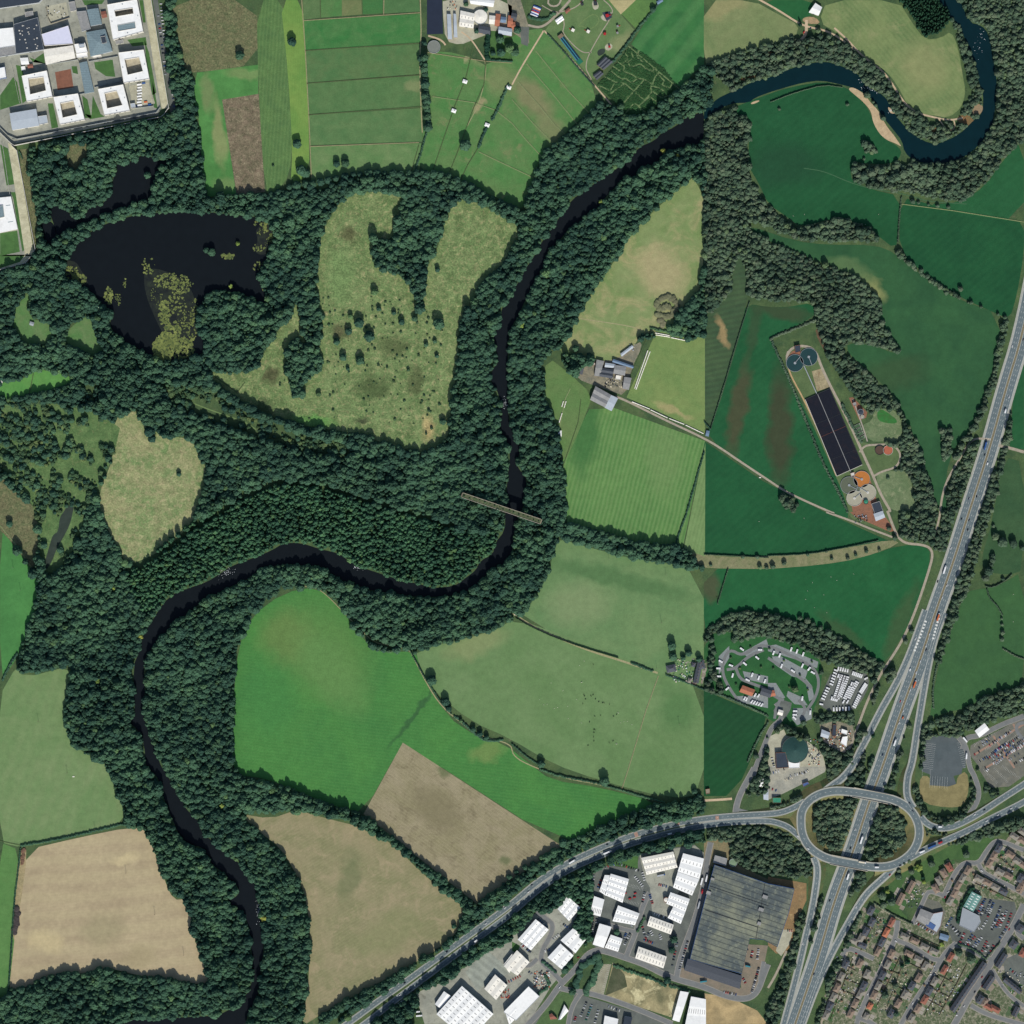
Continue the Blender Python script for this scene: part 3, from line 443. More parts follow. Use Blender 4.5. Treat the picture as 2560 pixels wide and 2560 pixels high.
sheet('shingle_bank', P('@30 600,670 640,655 730,710 770,770 830,830 860,890 900,960 950,1020 990,1080 1010,1110 960,1080 900,1060 840,1010 790,920 780,840 720,770 660,720'), .14, LG('shingle', (206, 176, 146), (184, 156, 128), 10, 2, .14), 2, 0)
sheet('shingle_bank', P('@30 905,805 930,820 970,855 930,858 910,835'), .14, LG('shingle', 0, 0), 1, 0)
sheet('shingle_bank', P('@30 1550,800 1590,780 1625,800 1615,850 1570,880 1530,850'), .14, LG('shingle2', (166, 136, 112), (140, 124, 100), 10, 2, .2), 2, 0)
sheet('shingle_bank', P('@20 1800,775 1860,755 1870,765 1810,790'), .14, LG('shingle', 0, 0), 1, 0)
# dead red bracken slopes in the north-eastern woods
for q in ['@20 1680,610 1740,590 1800,570 1850,560 1830,590 1720,640 1640,660', '@30 0,380 40,390 30,450 0,450', '@30 1420,880 1500,860 1560,900 1540,960 1450,940', '@30 1230,970 1290,960 1280,1010 1230,1000']:
    pave('bracken', q, LG('bracken', (144, 100, 70), (120, 104, 70), 8, 2, .3), .06, 1, SCRUB)
# ================================================================ ROADS
asph = plain('asphalt', (98, 110, 112), .08, 9, .9, .2, dirt=((120, 130, 130), 30, .4)); asph2 = plain('asphalt_old', (116, 118, 116), .1, 7, .9, .2)
shou = plain('hard_shoulder', (160, 160, 150), .1, 5, .9, .2); medi = plain('central_reserve', (120, 112, 88), .2, 3, .9, .2); pvmt = plain('pavement_stone', (142, 138, 130), .12, 4, .9, .2)
trk = plain('track_stone', (160, 150, 132), .16, 4, .95, .1); dtrk = plain('track_dirt', (190, 168, 138), .16, 4, .95, .1); gpath = plain('path_grass', (108, 130, 82), .15, 4, .95, .1)
wht = plain('road_paint', (214, 214, 206), .08, 3, .7, .2); embm = LG('embankment_grass', (74, 98, 60), (96, 96, 64), 14, 2, .25)
RN = [0]
def road(q, wd, z=.16, mat=asph, verge=0, vm=None, name='road', **kw):
    p = P(q); RN[0] += 1; z += RN[0] * .002; kw['step'] = 5.5
    if verge: ribbon('pavement', [a[:2] for a in p] if len(p[0]) == 2 else p, wd + 2 * verge, .1 + RN[0] * .0012, vm or pvmt, **{k: v for k, v in kw.items() if k != 'skirt' and k != 'cut'})
    return ribbon(name, p, wd, z, mat, **kw)
MW = '@31 2040,0 1920,600 1795,1000 1680,1430 @32 1517,0 1385,420 1262,760 1152,1110 1005,1500 862,1932 @33 765,250 640,640 500,1000 388,1400 285,1700 205,1932 150,2080'
mp = P(MW)
ribbon('motorway_verge', mp, 34, .13, shou); ribbon('central_reservation', mp, 3.6, .20, medi)
for s in (1, -1):
    ribbon('motorway', mp, 11.4, .16, asph, offset=s * 7.6)
    dashes(mp, [s * 5.8, s * 9.4], .21, wht, 4, 8, .3); dashes(mp, [s * 2.2, s * 13.1], .21, wht, 60, 0, .3)
# slip roads
CUT = [(*P(q)[0], r) for q, r in [('@33 790,200', 32), ('@33 600,700', 32), ('@33 700,190', 26), ('@33 860,220', 26), ('@33 520,690', 26), ('@33 700,725', 26)]]
WS = '@32 1190,740,0 1132,900,0 1068,1080,0 972,1290,0 860,1480,0 760,1680,0 690,1810,1 650,1900,2 @33 560,80,3.5 480,130,5 400,195,6 330,235,6'
ES = '@32 1330,760,0 1275,900,0 1240,1020,0 1205,1180,0 1175,1350,0 1150,1500,0 1125,1650,0 1095,1850,.6 1075,1932,1.4 @33 1055,50,3 1042,150,4.5 1050,230,6 1095,300,6'
WSS = '@33 345,670,6 375,760,4.8 360,900,3 335,1060,1.2 290,1250,0 240,1470,0 195,1650,0 120,1932,0 80,2080,0'
ESS = '@33 960,730,6 900,800,5 800,890,3.5 740,950,2 680,1040,.8 600,1180,0 510,1340,0 430,1500,0 340,1710,0 260,1932,0 200,2080,0'
for q in (WS, ES, WSS, ESS):
    p = P(q); ribbon('road_shoulder', p, 13, .14, shou, skirt=(embm, 2), cut=CUT); ribbon('slip_road', p, 8.4, .18, asph); dashes(p, [0], .22, wht, 4, 8, .3); dashes(p, [3.7, -3.7], .22, wht, 60, 0, .25)
RB = '@33 245,400,6 250,320,6 300,245,6 380,195,6 470,172,6 560,170,6 700,188,6 880,215,6 1010,262,6 1090,330,6 1135,420,6 1140,520,6 1100,620,6 1020,695,6 920,740,6 800,747,6 640,722,6 460,688,6 360,640,6 290,575,6 252,490,6'
rp = P(RB)
ribbon('road_shoulder', rp, 15.5, .15, shou, closed=True, skirt=(LG('island_slope', (134, 122, 84), (104, 108, 70), 14, 2, .2), 2), cut=CUT); ribbon('roundabout', rp, 11, .19, asph, closed=True)
dashes(rp, [0], .23, wht, 3, 6, .3, closed=True)
AN = '@13 560,2020,0 740,1895,0 900,1775,0 1120,1620,0 1440,1385,0 1735,1170,0 1932,1025,0 @23 190,858,0 430,708,0 720,580,0 930,500,0 1250,415,0 1449,383,0 1600,368,0 1750,357,1 1932,347,2.4 @33 100,335,4 190,300,5.4 275,250,6'
AS = '@13 650,2050,0 830,1925,0 1090,1720,0 1400,1490,0 1735,1240,0 1932,1095,0 @23 200,912,0 440,757,0 700,648,0 900,567,0 1190,487,0 1449,432,0 1600,413,0 1750,402,1 1932,398,2.4 @33 60,408,3.4 150,440,4.6 220,500,5.6 270,545,6'
AM = '@13 620,2010 800,1895 1000,1760 1420,1450 1735,1205 1932,1062 @23 195,885 435,733 710,614 915,533 1220,451 1449,408 1600,390 1800,378'
EN = '@33 1150,365,6 1200,425,6 1290,455,5 1380,448,4 1480,405,3 1600,340,1.6 1750,240,.4 1932,125,0 2080,20,0'
ESo = '@33 2080,170,0 1932,258,0 1800,325,0 1650,398,0 1500,475,1.5 1350,540,3 1230,590,4.4 1130,640,6 1060,680,6'
ribbon('road_verge', P(AM), 4.2, .135, LG('reserve_grass', (92, 108, 66), (80, 98, 60), 12, 2, .2))
for q, wd in ((AN, 8.6), (AS, 8.2), (EN, 9), (ESo, 9)):
    p = P(q); ribbon('road_shoulder', p, wd + 2.6, .145, shou, skirt=(embm, 2), cut=CUT); ribbon('dual_carriageway', p, wd, .185, asph); dashes(p, [0], .225, wht, 4, 8, .28); dashes(p, [wd / 2 - .5, .5 - wd / 2], .225, wht, 60, 0, .2)
# junction hatchings and red crossings on the dual carriageway
for q in ['@23 920,490 945,482 955,515 930,525', '@23 1238,402 1262,397 1266,428 1242,432', '@23 1535,364 1560,361 1562,390 1537,392', '@23 1858,346 1890,343 1892,368 1860,370']:
    p = P(q); sheet('crossing_marking', p, .235, plain('red_surfacing', (160, 128, 112), .15, 2), 0, None)
for base, side in (('@32 1190,820 1175,870 1140,960 1105,1050', 1), ('@32 1290,800 1270,860 1245,960', 1)):
    dashes(P(base), [0], .24, wht, 3, 3, 3.6, name='road_marking')
# local roads
road('@22 1820,1990 1836,1932 1885,1810 1932,1690 @32 30,1620 110,1560 90,1480 60,1440', 6.4, mat=asph2, verge=1.2)
road('@23 1688,350 1690,300 1720,200 1780,90 1830,0', 8, mat=asph2, verge=1.5); road('@23 1690,300 1720,320 1800,335 1932,335', 5, mat=asph2, z=.165)
road('@23 1449,245 1560,240 1660,232', 4, mat=dtrk)
road('@32 440,0 640,70 780,130 940,190', 3.4, mat=trk); road('@31 0,1690 120,1770 240,1830 470,1932 @32 500,10', 3.4, mat=trk, z=.158); road('@21 780,1060 860,1090 1160,1240 1440,1370 1560,1440 1750,1570 1932,1690', 3.6, mat=trk)
road('@32 900,-10 960,150 1000,215 1060,240 1150,245 1220,265 1243,310 1235,370 1180,550 1100,780 1020,960 920,1120 870,1190 800,1320 740,1450 690,1590 650,1690 620,1790 560,1810 480,1760 420,1720', 4.2, mat=trk)
road('@31 1680,1385 1590,1375 1530,1390 1440,1540 1350,1690 1310,1830 1300,1932 @32 1290,60 1245,230', 3.6, mat=trk); road('@31 1740,1430 1830,1450 1932,1480', 5, mat=trk)
WR = '@31 150,830 180,930 280,1080 400,1350 510,1650'
road('@31 150,830 175,910 280,1100 400,1360 515,1655', 2.6, mat=plain('clay_track', (178, 150, 108), .15, 3)); road('@31 140,760 170,700 240,675 330,690 370,740 400,830 470,980 560,1150 660,1360 720,1500 790,1650 850,1800 930,1932 @32 920,0', 4.4, mat=trk)
road('@31 145,820 138,770 150,720', 3, mat=trk); road('@31 690,1480 730,1430 800,1425 930,1420 995,1470 1000,1540 960,1600 860,1625 800,1660', 3.4, mat=trk)
road('@31 640,1080 720,1300 750,1400', 2, mat=plain('concrete_path', (160, 150, 138), .1, 3))
road('@o 1425,-5 1470,20 1508,45 1530,52 1560,58 1590,75 1612,95', 3.2, mat=dtrk); road('@30 500,210 600,300 680,390 760,460 860,530 930,620 990,720 1050,800 1130,855 1250,885 1370,910 1470,890', 3, mat=dtrk)
road('@30 1290,900 1340,970 1390,990 1415,950 1400,905', 2, mat=dtrk); road('@30 290,150 290,260 240,310', 5, mat=dtrk); pave('farm_yard', '@30 250,150 290,125 360,130 400,180 300,180', LG('dusty', (184, 150, 118), (160, 138, 110), 6, 2, .2), .12, 1)
# caravan park roads and pitches
for q in ['@22 1720,1440 1640,1330 1590,1230 1590,1130 1640,1030 1740,1090 1850,1010 1932,1010 @32 80,1040 250,1120 350,1180 390,1280 360,1400 290,1500', '@22 1620,1190 1690,1180 1780,1090 1900,1040', '@22 1690,1180 1720,1260 1800,1290 1932,1340 @32 60,1400 120,1420', '@32 0,1100 120,1180 260,1260 330,1330', '@32 100,1400 60,1480 50,1560', '@32 230,1420 290,1480 250,1560']:
    road(q, 5, mat=asph2, z=.15)
pit = plain('pitch_gravel', (128, 134, 132), .15, 3)
for q in ['@22 1740,1060 1920,960 1932,1000 1780,1100', '@22 1560,1090 1640,1010 1640,1100 1560,1230', '@32 0,1010 60,1000 380,1130 370,1180 200,1110 0,1050', '@32 30,1090 100,1090 300,1200 280,1260 180,1240 50,1150', '@22 1740,1200 1932,1240 1932,1300 1760,1260', '@32 0,1290 60,1290 130,1400 100,1410 0,1350', '@32 150,1350 260,1400 300,1460 200,1450 140,1390', '@32 190,1480 330,1480 330,1560 220,1610 180,1560', '@32 280,1250 330,1310 350,1400 310,1430', '@22 1690,1390 1932,1380 1932,1480 1740,1440', '@22 1449,1330 1449,1340 1460,1330']:
    sheet('pitch', P(q), .13, pit, 0, 0)
pave('car_park', '@32 40,1500 90,1410 180,1440 170,1490 130,1560 60,1530', tarm, .14)
# industrial estate roads
for q, wd in [('@23 60,2000 250,1800 360,1640 440,1560 520,1470 575,1400 650,1370 750,1395 850,1430 1000,1480 1150,1560 1260,1600 1449,1650 1600,1720 1760,1750 1850,1700 1900,1560 1932,1480', 8), ('@23 860,1430 890,1350 940,1230 960,1130 1000,1010 1040,940', 7), ('@23 930,1240 850,1220 720,1180', 6), ('@23 380,1620 300,1530 190,1440 330,1200 250,1130 180,1090', 7), ('@23 360,1660 440,1680 600,1700 900,1800 1210,1932', 7), ('@23 520,1700 450,1800 420,1960', 6), ('@23 1240,1590 1260,1480 1300,1350 1380,1150 1449,900 1470,700 1500,560', 8), ('@23 1900,1460 1870,1600', 5), ('@13 1932,1440 @23 60,1480 130,1500 190,1440', 6)]:
    road(q, wd, mat=asph2, verge=1.4, vm=pvmt)
# coach and service roads
road('@32 1470,1790 1490,1700 1600,1690 1750,1610 1932,1540', 7, mat=asph2, verge=1); road('@32 1440,1700 1500,1780 1520,1932 @33 1550,40 1590,150 1590,240 1520,350 1460,420', 7, mat=asph2, verge=1); road('@32 1932,1590 1880,1600 1870,1650 1932,1720', 6, mat=asph2, z=.158)
# housing roads
for q, wd in [('@33 560,1420 600,1355 680,1385 800,1440', 6), ('@33 980,1150 965,1280 900,1420 830,1570 760,1700 690,1860 670,1932', 6.4), ('@33 1420,1320 1330,1400 1250,1550 1140,1710 1050,1850 990,1960', 6.4), ('@33 950,1290 1100,1350 1230,1440 1290,1450', 6), ('@33 1932,1030 1830,1240 1710,1420 1620,1590 1530,1710 1450,1860 1380,1980', 9), ('@33 1400,1330 1500,1350 1640,1440 1700,1440', 6), ('@33 1320,980 1380,850 1430,760 1490,710 1590,725 1640,640 1700,560 1750,548 1932,620', 5.6), ('@33 1590,725 1620,790 1740,850 1860,910 1932,950', 5.6), ('@33 1090,1180 1180,990 1210,920 1330,965', 5), ('@33 1530,1790 1650,1860 1932,1940', 6), ('@33 1932,1290 1870,1240 1900,1180', 6), ('@33 1690,1520 1800,1700 1932,1800', 4.5), ('@33 660,1880 760,1910 860,1980', 6)]:
    road(q, wd, mat=asph2, verge=1.7)
road('@33 600,1390 540,1530 470,1720 400,1932', 3.4, mat=trk); road('@33 800,1020 930,1110 1090,1180', 2.2, mat=trk); road('@33 0,1660 60,1560 140,1380', 4, mat=trk)
# farm tracks, park paths
for q, wd, m in [('@20 240,230 180,330 80,490 0,640', 2.6, dtrk), ('@20 120,190 230,215 360,90 440,0', 4, trk), ('@20 240,230 310,300 480,480 620,640 750,790', 2.4, dtrk), ('@20 600,600 540,490 650,280 770,100 740,40 690,0', 1.6, trk), ('@20 380,110 400,200 370,240 520,400 600,395', 1.6, trk),
                 ('@20 370,90 480,60 540,0', 1.8, trk), ('@20 225,40 310,90 360,90', 1.4, trk), ('@10 1550,240 1620,290 1680,380 1725,450', 2.4, dtrk), ('@10 1725,450 1740,540 1690,770 1590,960', 1.2, plain('worn_grass', (152, 146, 108), .2, 3)), ('@10 1240,0 1248,270 1235,420 1240,700 1255,1000', 1.8, plain('worn_grass', 0)),
                 ('@10 1300,270 1400,300 1430,340', 3, dtrk), ('@11 0,990 60,870 200,650 290,460', 1.4, gpath), ('@11 0,1030 100,1020 230,1075 320,1075 450,1000 640,880 760,730 830,550 900,300', 1.5, gpath), ('@11 230,1075 350,1150 560,1150 880,1175 1010,1170 1200,1080 1330,960 1410,750 1350,600 1200,450 920,210 870,0', 1.6, gpath), ('@10 480,1900 640,1690 720,1640 810,1700 890,1790', 1.8, gpath),
                 ('@01 1320,1050 1500,1130 1750,1220 1850,1250 1932,1310', 2, gpath), ('@22 0,760 150,860 300,930 560,1040 850,1130 1100,1215', 3.4, plain('worn_grass', 0)), ('@21 430,460 600,485 900,530 985,560', 1.5, plain('worn_grass', 0)), ('@12 920,990 1150,1030 1180,1080 1290,1300 1400,1470 1560,1600 1680,1690 1932,1750 @22 0,1830 100,1900 @23 400,80 650,120 900,190 1150,270', 1.8, plain('worn_grass', 0)), ('@12 350,560 430,565 520,610 700,800 860,960 920,990', 1.2, plain('worn_grass', 0)),
                 ('@30 270,1270 420,1290 620,1380 800,1430 960,1450 1080,1480 1200,1520 1500,1540', 1.2, plain('bank_path', (64, 100, 68), .1, 3))]:
    if isinstance(q, str): ribbon('path', P(q), wd, .1, m, cls=0)
# ================================================================ VEGETATION
def leaf_mat(name, stops, bright=1.0):
    t = NT(name)
    oi = t.n('ShaderNodeObjectInfo'); cr = t.n('ShaderNodeValToRGB'); t.l(oi.outputs['Random'], cr.inputs[0])
    el = cr.color_ramp.elements
    while len(el) < len(stops): el.new(.5)
    for e, (p, c) in zip(el, stops): e.position = p; e.color = tuple(v * bright for v in lin(c)[:3]) + (1,)
    big = t.noise(75, 4, dist=.5); hi = tuple(v * 1.05 for v in stops[2][1]); lo = tuple(v * .84 for v in stops[0][1]); mid = t.mix(t.ramp(big, .4, .62), lin(lo), lin(hi)); col = t.mix(.52, cr.outputs[0], mid)
    n = t.noise(.9, 5, vec=t.pos(), rough=.7); n2 = t.noise(3.2, 3, vec=t.pos())
    a = t.ramp(n, .3, .7, .98, 1.5); b = t.ramp(n2, .3, .7, .82, 1.2)
    mu = t.n('ShaderNodeMath', operation='MULTIPLY'); t.l(a, mu.inputs[0]); t.l(b, mu.inputs[1])
    vm = t.n('ShaderNodeVectorMath', operation='SCALE'); t.l(col, vm.inputs[0]); t.l(mu.outputs[0], vm.inputs['Scale']); t.l(vm.outputs[0], t.b.inputs['Base Color'])
    t.b.inputs['Roughness'].default_value = 1; t.b.inputs['Specular IOR Level'].default_value = .05
    bp = t.n('ShaderNodeBump'); bp.inputs['Strength'].default_value = .7; bp.inputs['Distance'].default_value = .5; t.l(n, bp.inputs['Height']); t.l(bp.outputs[0], t.b.inputs['Normal'])
    return t.m
leafL = leaf_mat('summer_leaves', [(0, (44, 70, 60)), (.5, (54, 81, 66)), (.88, (64, 91, 68)), (.985, (74, 100, 68)), (1, (94, 118, 70))])
leafR = leaf_mat('spring_twigs', [(0, (56, 76, 62)), (.35, (66, 86, 68)), (.65, (78, 94, 74)), (.9, (92, 100, 82)), (1, (92, 112, 72))])
leafC = leaf_mat('conifer_needles', [(0, (26, 50, 40)), (.5, (34, 60, 46)), (.8, (40, 68, 50)), (1, (48, 76, 52))])
leafY = leaf_mat('yellow_leaves', [(0, (96, 118, 60)), (.3, (108, 126, 62)), (.6, (122, 134, 68)), (.8, (98, 116, 58)), (1, (142, 130, 60))])
maizeM = leaf_mat('maize_leaves', [(0, (48, 84, 52)), (.4, (54, 92, 56)), (.7, (62, 100, 60)), (.9, (56, 92, 58)), (1, (72, 108, 62))])
scrubM = leaf_mat('thorn_leaves', [(0, (44, 66, 50)), (.4, (56, 80, 56)), (.7, (66, 86, 58)), (.9, (84, 100, 64)), (1, (110, 120, 70))])
bark = plain('bark', (84, 72, 58), .2, .6, .9, .1)
def ico(sub):
    bm = bmesh.new(); bmesh.ops.create_icosphere(bm, subdivisions=sub, radius=1)
    v = np.array([x.co[:] for x in bm.verts]); f = np.array([[q.index for q in x.verts] for x in bm.faces]); bm.free(); return v, f
ICO = {k: ico(k) for k in (1, 2, 3)}
def vn(v, sc, seed):
    """cheap smooth pseudo-noise on points"""
    r = np.random.default_rng(seed); o = np.zeros(len(v))
    for _ in range(5):
        k = r.normal(size=3) * sc; o += np.sin(v @ k + r.uniform(0, 6.28))
    return o / 3.2
def crown_mesh(name, seed, mat, lumps=22, tall=.75, cone=False, sub=2, rough=.34):
    """unit-radius crown standing on z=0 .. about tall*2: many leaf masses spread through a dome"""
    r = np.random.default_rng(seed); V = []; F = []; n0 = 0
    bv, bf = ICO[sub]
    for i in range(lumps + 1):
        if i == 0: c = np.array([0, 0, tall * .9]); s = np.array([.62, .62, tall * .8])
        elif cone:
            h = r.uniform(0, 1); a = r.uniform(0, 6.28); q = (1 - h) * .72; c = np.array([math.cos(a) * q, math.sin(a) * q, .25 + h * 2.1]); s = np.full(3, .34 * (1 - h * .6)); s[2] *= 1.2
        else:
            a = i * 2.4 + r.uniform(-.4, .4); h = (i / lumps) ** .8; q = math.sqrt(max(0, 1 - (h * .98) ** 2)) * r.uniform(.55, .8)
            c = np.array([math.cos(a) * q, math.sin(a) * q, tall * (.55 + h * 1.05) + r.uniform(-.1, .1)]); s = np.full(3, r.uniform(.24, .42)); s[2] *= r.uniform(.75, 1)
        p = bv * (1 + rough * vn(bv * 2.2, 1.3, seed * 97 + i)[:, None] * .6 + .16 * vn(bv * 6, 1.4, seed * 31 + i)[:, None] + (.2 * np.clip(r.normal(size=(len(bv), 1)), -1.6, 1.6) if sub > 2 else 0))
        V.append(p * s + c); F.append(bf + n0); n0 += len(bv)
    V = np.concatenate(V); F = np.concatenate(F)
    me = bpy.data.meshes.new(name); me.vertices.add(len(V)); me.vertices.foreach_set('co', V.astype(np.float32).ravel())
    me.loops.add(F.size); me.loops.foreach_set('vertex_index', F.astype(np.int32).ravel()); me.polygons.add(len(F))
    me.polygons.foreach_set('loop_start', np.arange(0, F.size, 3, dtype=np.int32)); me.update(calc_edges=True); me.materials.append(mat)
    return me
def protos(tagname, mat, n, **kw): return [crown_mesh(tagname, 100 * len(tagname) + i, mat, **kw) for i in range(n)]
PL = protos('leafy_crown', leafL, 8, lumps=30, rough=.3, sub=3); PR = protos('twiggy_crown', leafR, 8, lumps=34, rough=.5, tall=.7, sub=3); PC = protos('conifer_crown', leafC, 3, cone=True, lumps=26)
PY = protos('yellow_crown', leafY, 2, lumps=22); PS = protos('thorn_crown', scrubM, 4, lumps=14, tall=.6); PM = protos('maize_tuft', maizeM, 2, lumps=5, tall=1.0, sub=1)
def scatter_pts(codes, step, jit=.42, keep=1.0, seed=3, x_range=(-905, 905), y_range=(-905, 905)):
    r = np.random.default_rng(seed); xs = np.arange(x_range[0], x_range[1], float(step)); ys = np.arange(y_range[0], y_range[1], step * .87)
    X, Y = np.meshgrid(xs, ys); X[1::2] += step / 2; X = X + r.uniform(-jit, jit, X.shape) * step; Y = Y + r.uniform(-jit, jit, X.shape) * step
    X = X.ravel(); Y = Y.ravel(); I = np.clip((X / GS + GN / 2).astype(int), 0, GN - 1); J = np.clip((GN / 2 - Y / GS).astype(int), 0, GN - 1)
    m = np.isin(grid[J, I], codes) & (r.random(len(X)) < keep) & (abs(X) < 890) & (abs(Y) < 890)
    return X[m], Y[m], r
def instancer(name, X, Y, scale, hs, meshes, z=0.0, label=None, seed=1):
    r = np.random.default_rng(seed)
    c = bpy.data.collections.new(name + '_kinds')          # never linked: only the scatter below draws it
    for m in meshes:
        o = bpy.data.objects.new(m.name, m); c.objects.link(o)
    me = bpy.data.meshes.new(name); n = len(X); co = np.stack([X, Y, np.full(n, z)], 1).astype(np.float32)
    me.vertices.add(n); me.vertices.foreach_set('co', co.ravel())
    a = me.attributes.new('sc', 'FLOAT_VECTOR', 'POINT'); a.data.foreach_set('vector', np.stack([scale, scale, hs], 1).astype(np.float32).ravel())
    a = me.attributes.new('rz', 'FLOAT_VECTOR', 'POINT'); a.data.foreach_set('vector', np.stack([np.zeros(n), np.zeros(n), r.uniform(0, 6.28, n)], 1).astype(np.float32).ravel())
    a = me.attributes.new('ki', 'INT', 'POINT'); a.data.foreach_set('value', r.integers(0, len(meshes), n).astype(np.int32))
    o = bpy.data.objects.new(name, me); COL.objects.link(o); tag(o, label, None, None, 'stuff')
    g = bpy.data.node_groups.new(name, 'GeometryNodeTree'); g.interface.new_socket('Geometry', in_out='INPUT', socket_type='NodeSocketGeometry'); g.interface.new_socket('Geometry', in_out='OUTPUT', socket_type='NodeSocketGeometry')
    N = g.nodes; i = N.new('NodeGroupInput'); ou = N.new('NodeGroupOutput'); ip = N.new('GeometryNodeInstanceOnPoints'); ci = N.new('GeometryNodeCollectionInfo')
    ci.inputs[0].default_value = c; ci.inputs[1].default_value = True; ci.inputs[2].default_value = True
    def at(nm, ty):
        x = N.new('GeometryNodeInputNamedAttribute'); x.data_type = ty; x.inputs[0].default_value = nm; return x.outputs[0]
    L = g.links; L.new(i.outputs[0], ip.inputs['Points']); L.new(ci.outputs[0], ip.inputs['Instance']); ip.inputs['Pick Instance'].default_value = True
    L.new(at('ki', 'INT'), ip.inputs['Instance Index']); L.new(at('rz', 'FLOAT_VECTOR'), ip.inputs['Rotation']); L.new(at('sc', 'FLOAT_VECTOR'), ip.inputs['Scale']); L.new(ip.outputs[0], ou.inputs[0])
    md = o.modifiers.new('scatter', 'NODES'); md.node_group = g
    return o
def grow(c, n):
    global grid
    m = grid == c
    for _ in range(n): q = m.copy(); q[1:] |= m[:-1]; q[:-1] |= m[1:]; q[:, 1:] |= m[:, :-1]; q[:, :-1] |= m[:, 1:]; m = q
    grid[m] = c
grow(20, 1)
# coniferous corner in the north-east
ras(P('@30 990,0 1080,120 1150,240 1190,280 1290,250 1380,150 1340,60 1280,0'), CONI)
# maize maze: planted grid with paths cut through
sheet('field', P('@20 885,350 960,380 1150,520 1260,665 1120,790 1040,830 950,890 880,880 640,640 720,560 800,470'), .115, ground_mat('maze_ground', (76, 108, 66), (66, 98, 60), 10, 2, .2), 0, CROP)
for q in ['880,350 1080,520 1260,670', '700,580 780,620 740,690 690,660 650,650', '750,540 830,600 860,590 900,630 950,590 1000,600 1060,640 1080,580 1110,550', '800,470 850,500 840,540 900,560 960,600', '900,400 920,440 870,470 900,510 970,480 1010,520 1060,540 1080,510', '740,710 850,630 920,690 860,760 830,790', '920,690 1000,600', '920,690 1000,760 1060,690 1040,650 1100,660 1150,690', '860,850 920,780 960,800 1040,730 1120,790', '950,800 1010,850', '1100,560 1150,610 1130,640 1190,670 1210,630', '1060,690 1130,740 1180,720', '830,490 880,440 850,400', '760,500 820,540', '780,620 850,630', '960,380 940,430 990,470']:
    ribbon('path', P('@20 ' + q), 1.9, .118, plain('maze_path', (108, 128, 84), .15, 3), 0, cls=None, step=4); rasrib(P('@20 ' + q), 2.4, 0)
X, Y, r = scatter_pts([CROP], 1.9, seed=5, x_range=(80, 300), y_range=(640, 800)); instancer('maize', X, Y, r.uniform(1.0, 1.4, len(X)), r.uniform(.8, 1.05, len(X)), PM, .1, 'dark green maize standing between the cut paths of a maze')
# ---- trees one can tell apart: tree > crown, trunk
TREES = [0]
def trunk_mesh(name='trunk'):
    bm = bmesh.new(); rings = []
    for z, q in ((0, .16), (.3, .1), (1, .085), (1.9, .05)):
        rings.append([bm.verts.new((math.cos(a) * q + z * .02, math.sin(a) * q, z)) for a in np.linspace(0, 6.28318, 8)[:-1]])
    for a, b in zip(rings, rings[1:]):
        for i in range(7): bm.faces.new((a[i], a[(i + 1) % 7], b[(i + 1) % 7], b[i]))
    for k in range(4):
        a = k * 1.6; p = Vector((math.cos(a) * .06, math.sin(a) * .06, .8 + k * .18)); e = p + Vector((math.cos(a) * .5, math.sin(a) * .5, .55)); n = Vector((-math.sin(a), math.cos(a), 0)); up = Vector((0, 0, 1))
        A = [bm.verts.new(p + v) for v in (n * .035, up * .035, -n * .035, -up * .035)]; B = [bm.verts.new(e + v) for v in (n * .012, up * .012, -n * .012, -up * .012)]
        for i in range(4): bm.faces.new((A[i], A[(i + 1) % 4], B[(i + 1) % 4], B[i]))
    me = bpy.data.meshes.new(name); bm.to_mesh(me); bm.free(); me.materials.append(bark); return me
TRUNK = trunk_mesh()
KIND = {'L': (PL, 'broadleaf_tree'), 'R': (PR, 'bare_tree'), 'C': (PC, 'conifer_tree'), 'Y': (PY, 'yellow_tree'), 'S': (PS, 'thorn_bush')}
USED = []
def tree(x, y, rad, kind='L', label='', group=None, h=None):
    pl, nm = KIND[kind]; TREES[0] += 1
    h = h or rad * (1.0 if kind != 'C' else 1.1); q = empty(nm, (x, y, 0), random.uniform(0, 6.28), label, 'bush' if kind == 'S' else 'tree', group); q.scale = (rad, rad, h)
    o = bpy.data.objects.new('crown', random.choice(pl)); COL.objects.link(o); o.parent = q; o.location = (0, 0, .25)
    o = bpy.data.objects.new('trunk', TRUNK); COL.objects.link(o); o.parent = q; o.scale = (1, 1, .6)
    USED.append((x, y, rad)); return q
def line_trees(s, spacing, rad, kind, noun, where, direction, group):
    a, L = resample(P(s), spacing)
    for i, p in enumerate(a):
        k = kind[i % len(kind)]; rr = rad * random.uniform(.75, 1.25)
        tree(p[0] + random.uniform(-1.5, 1.5), p[1] + random.uniform(-1.5, 1.5), rr, k, f'{noun}, {nth(i)} from the {direction} end {where}', group)
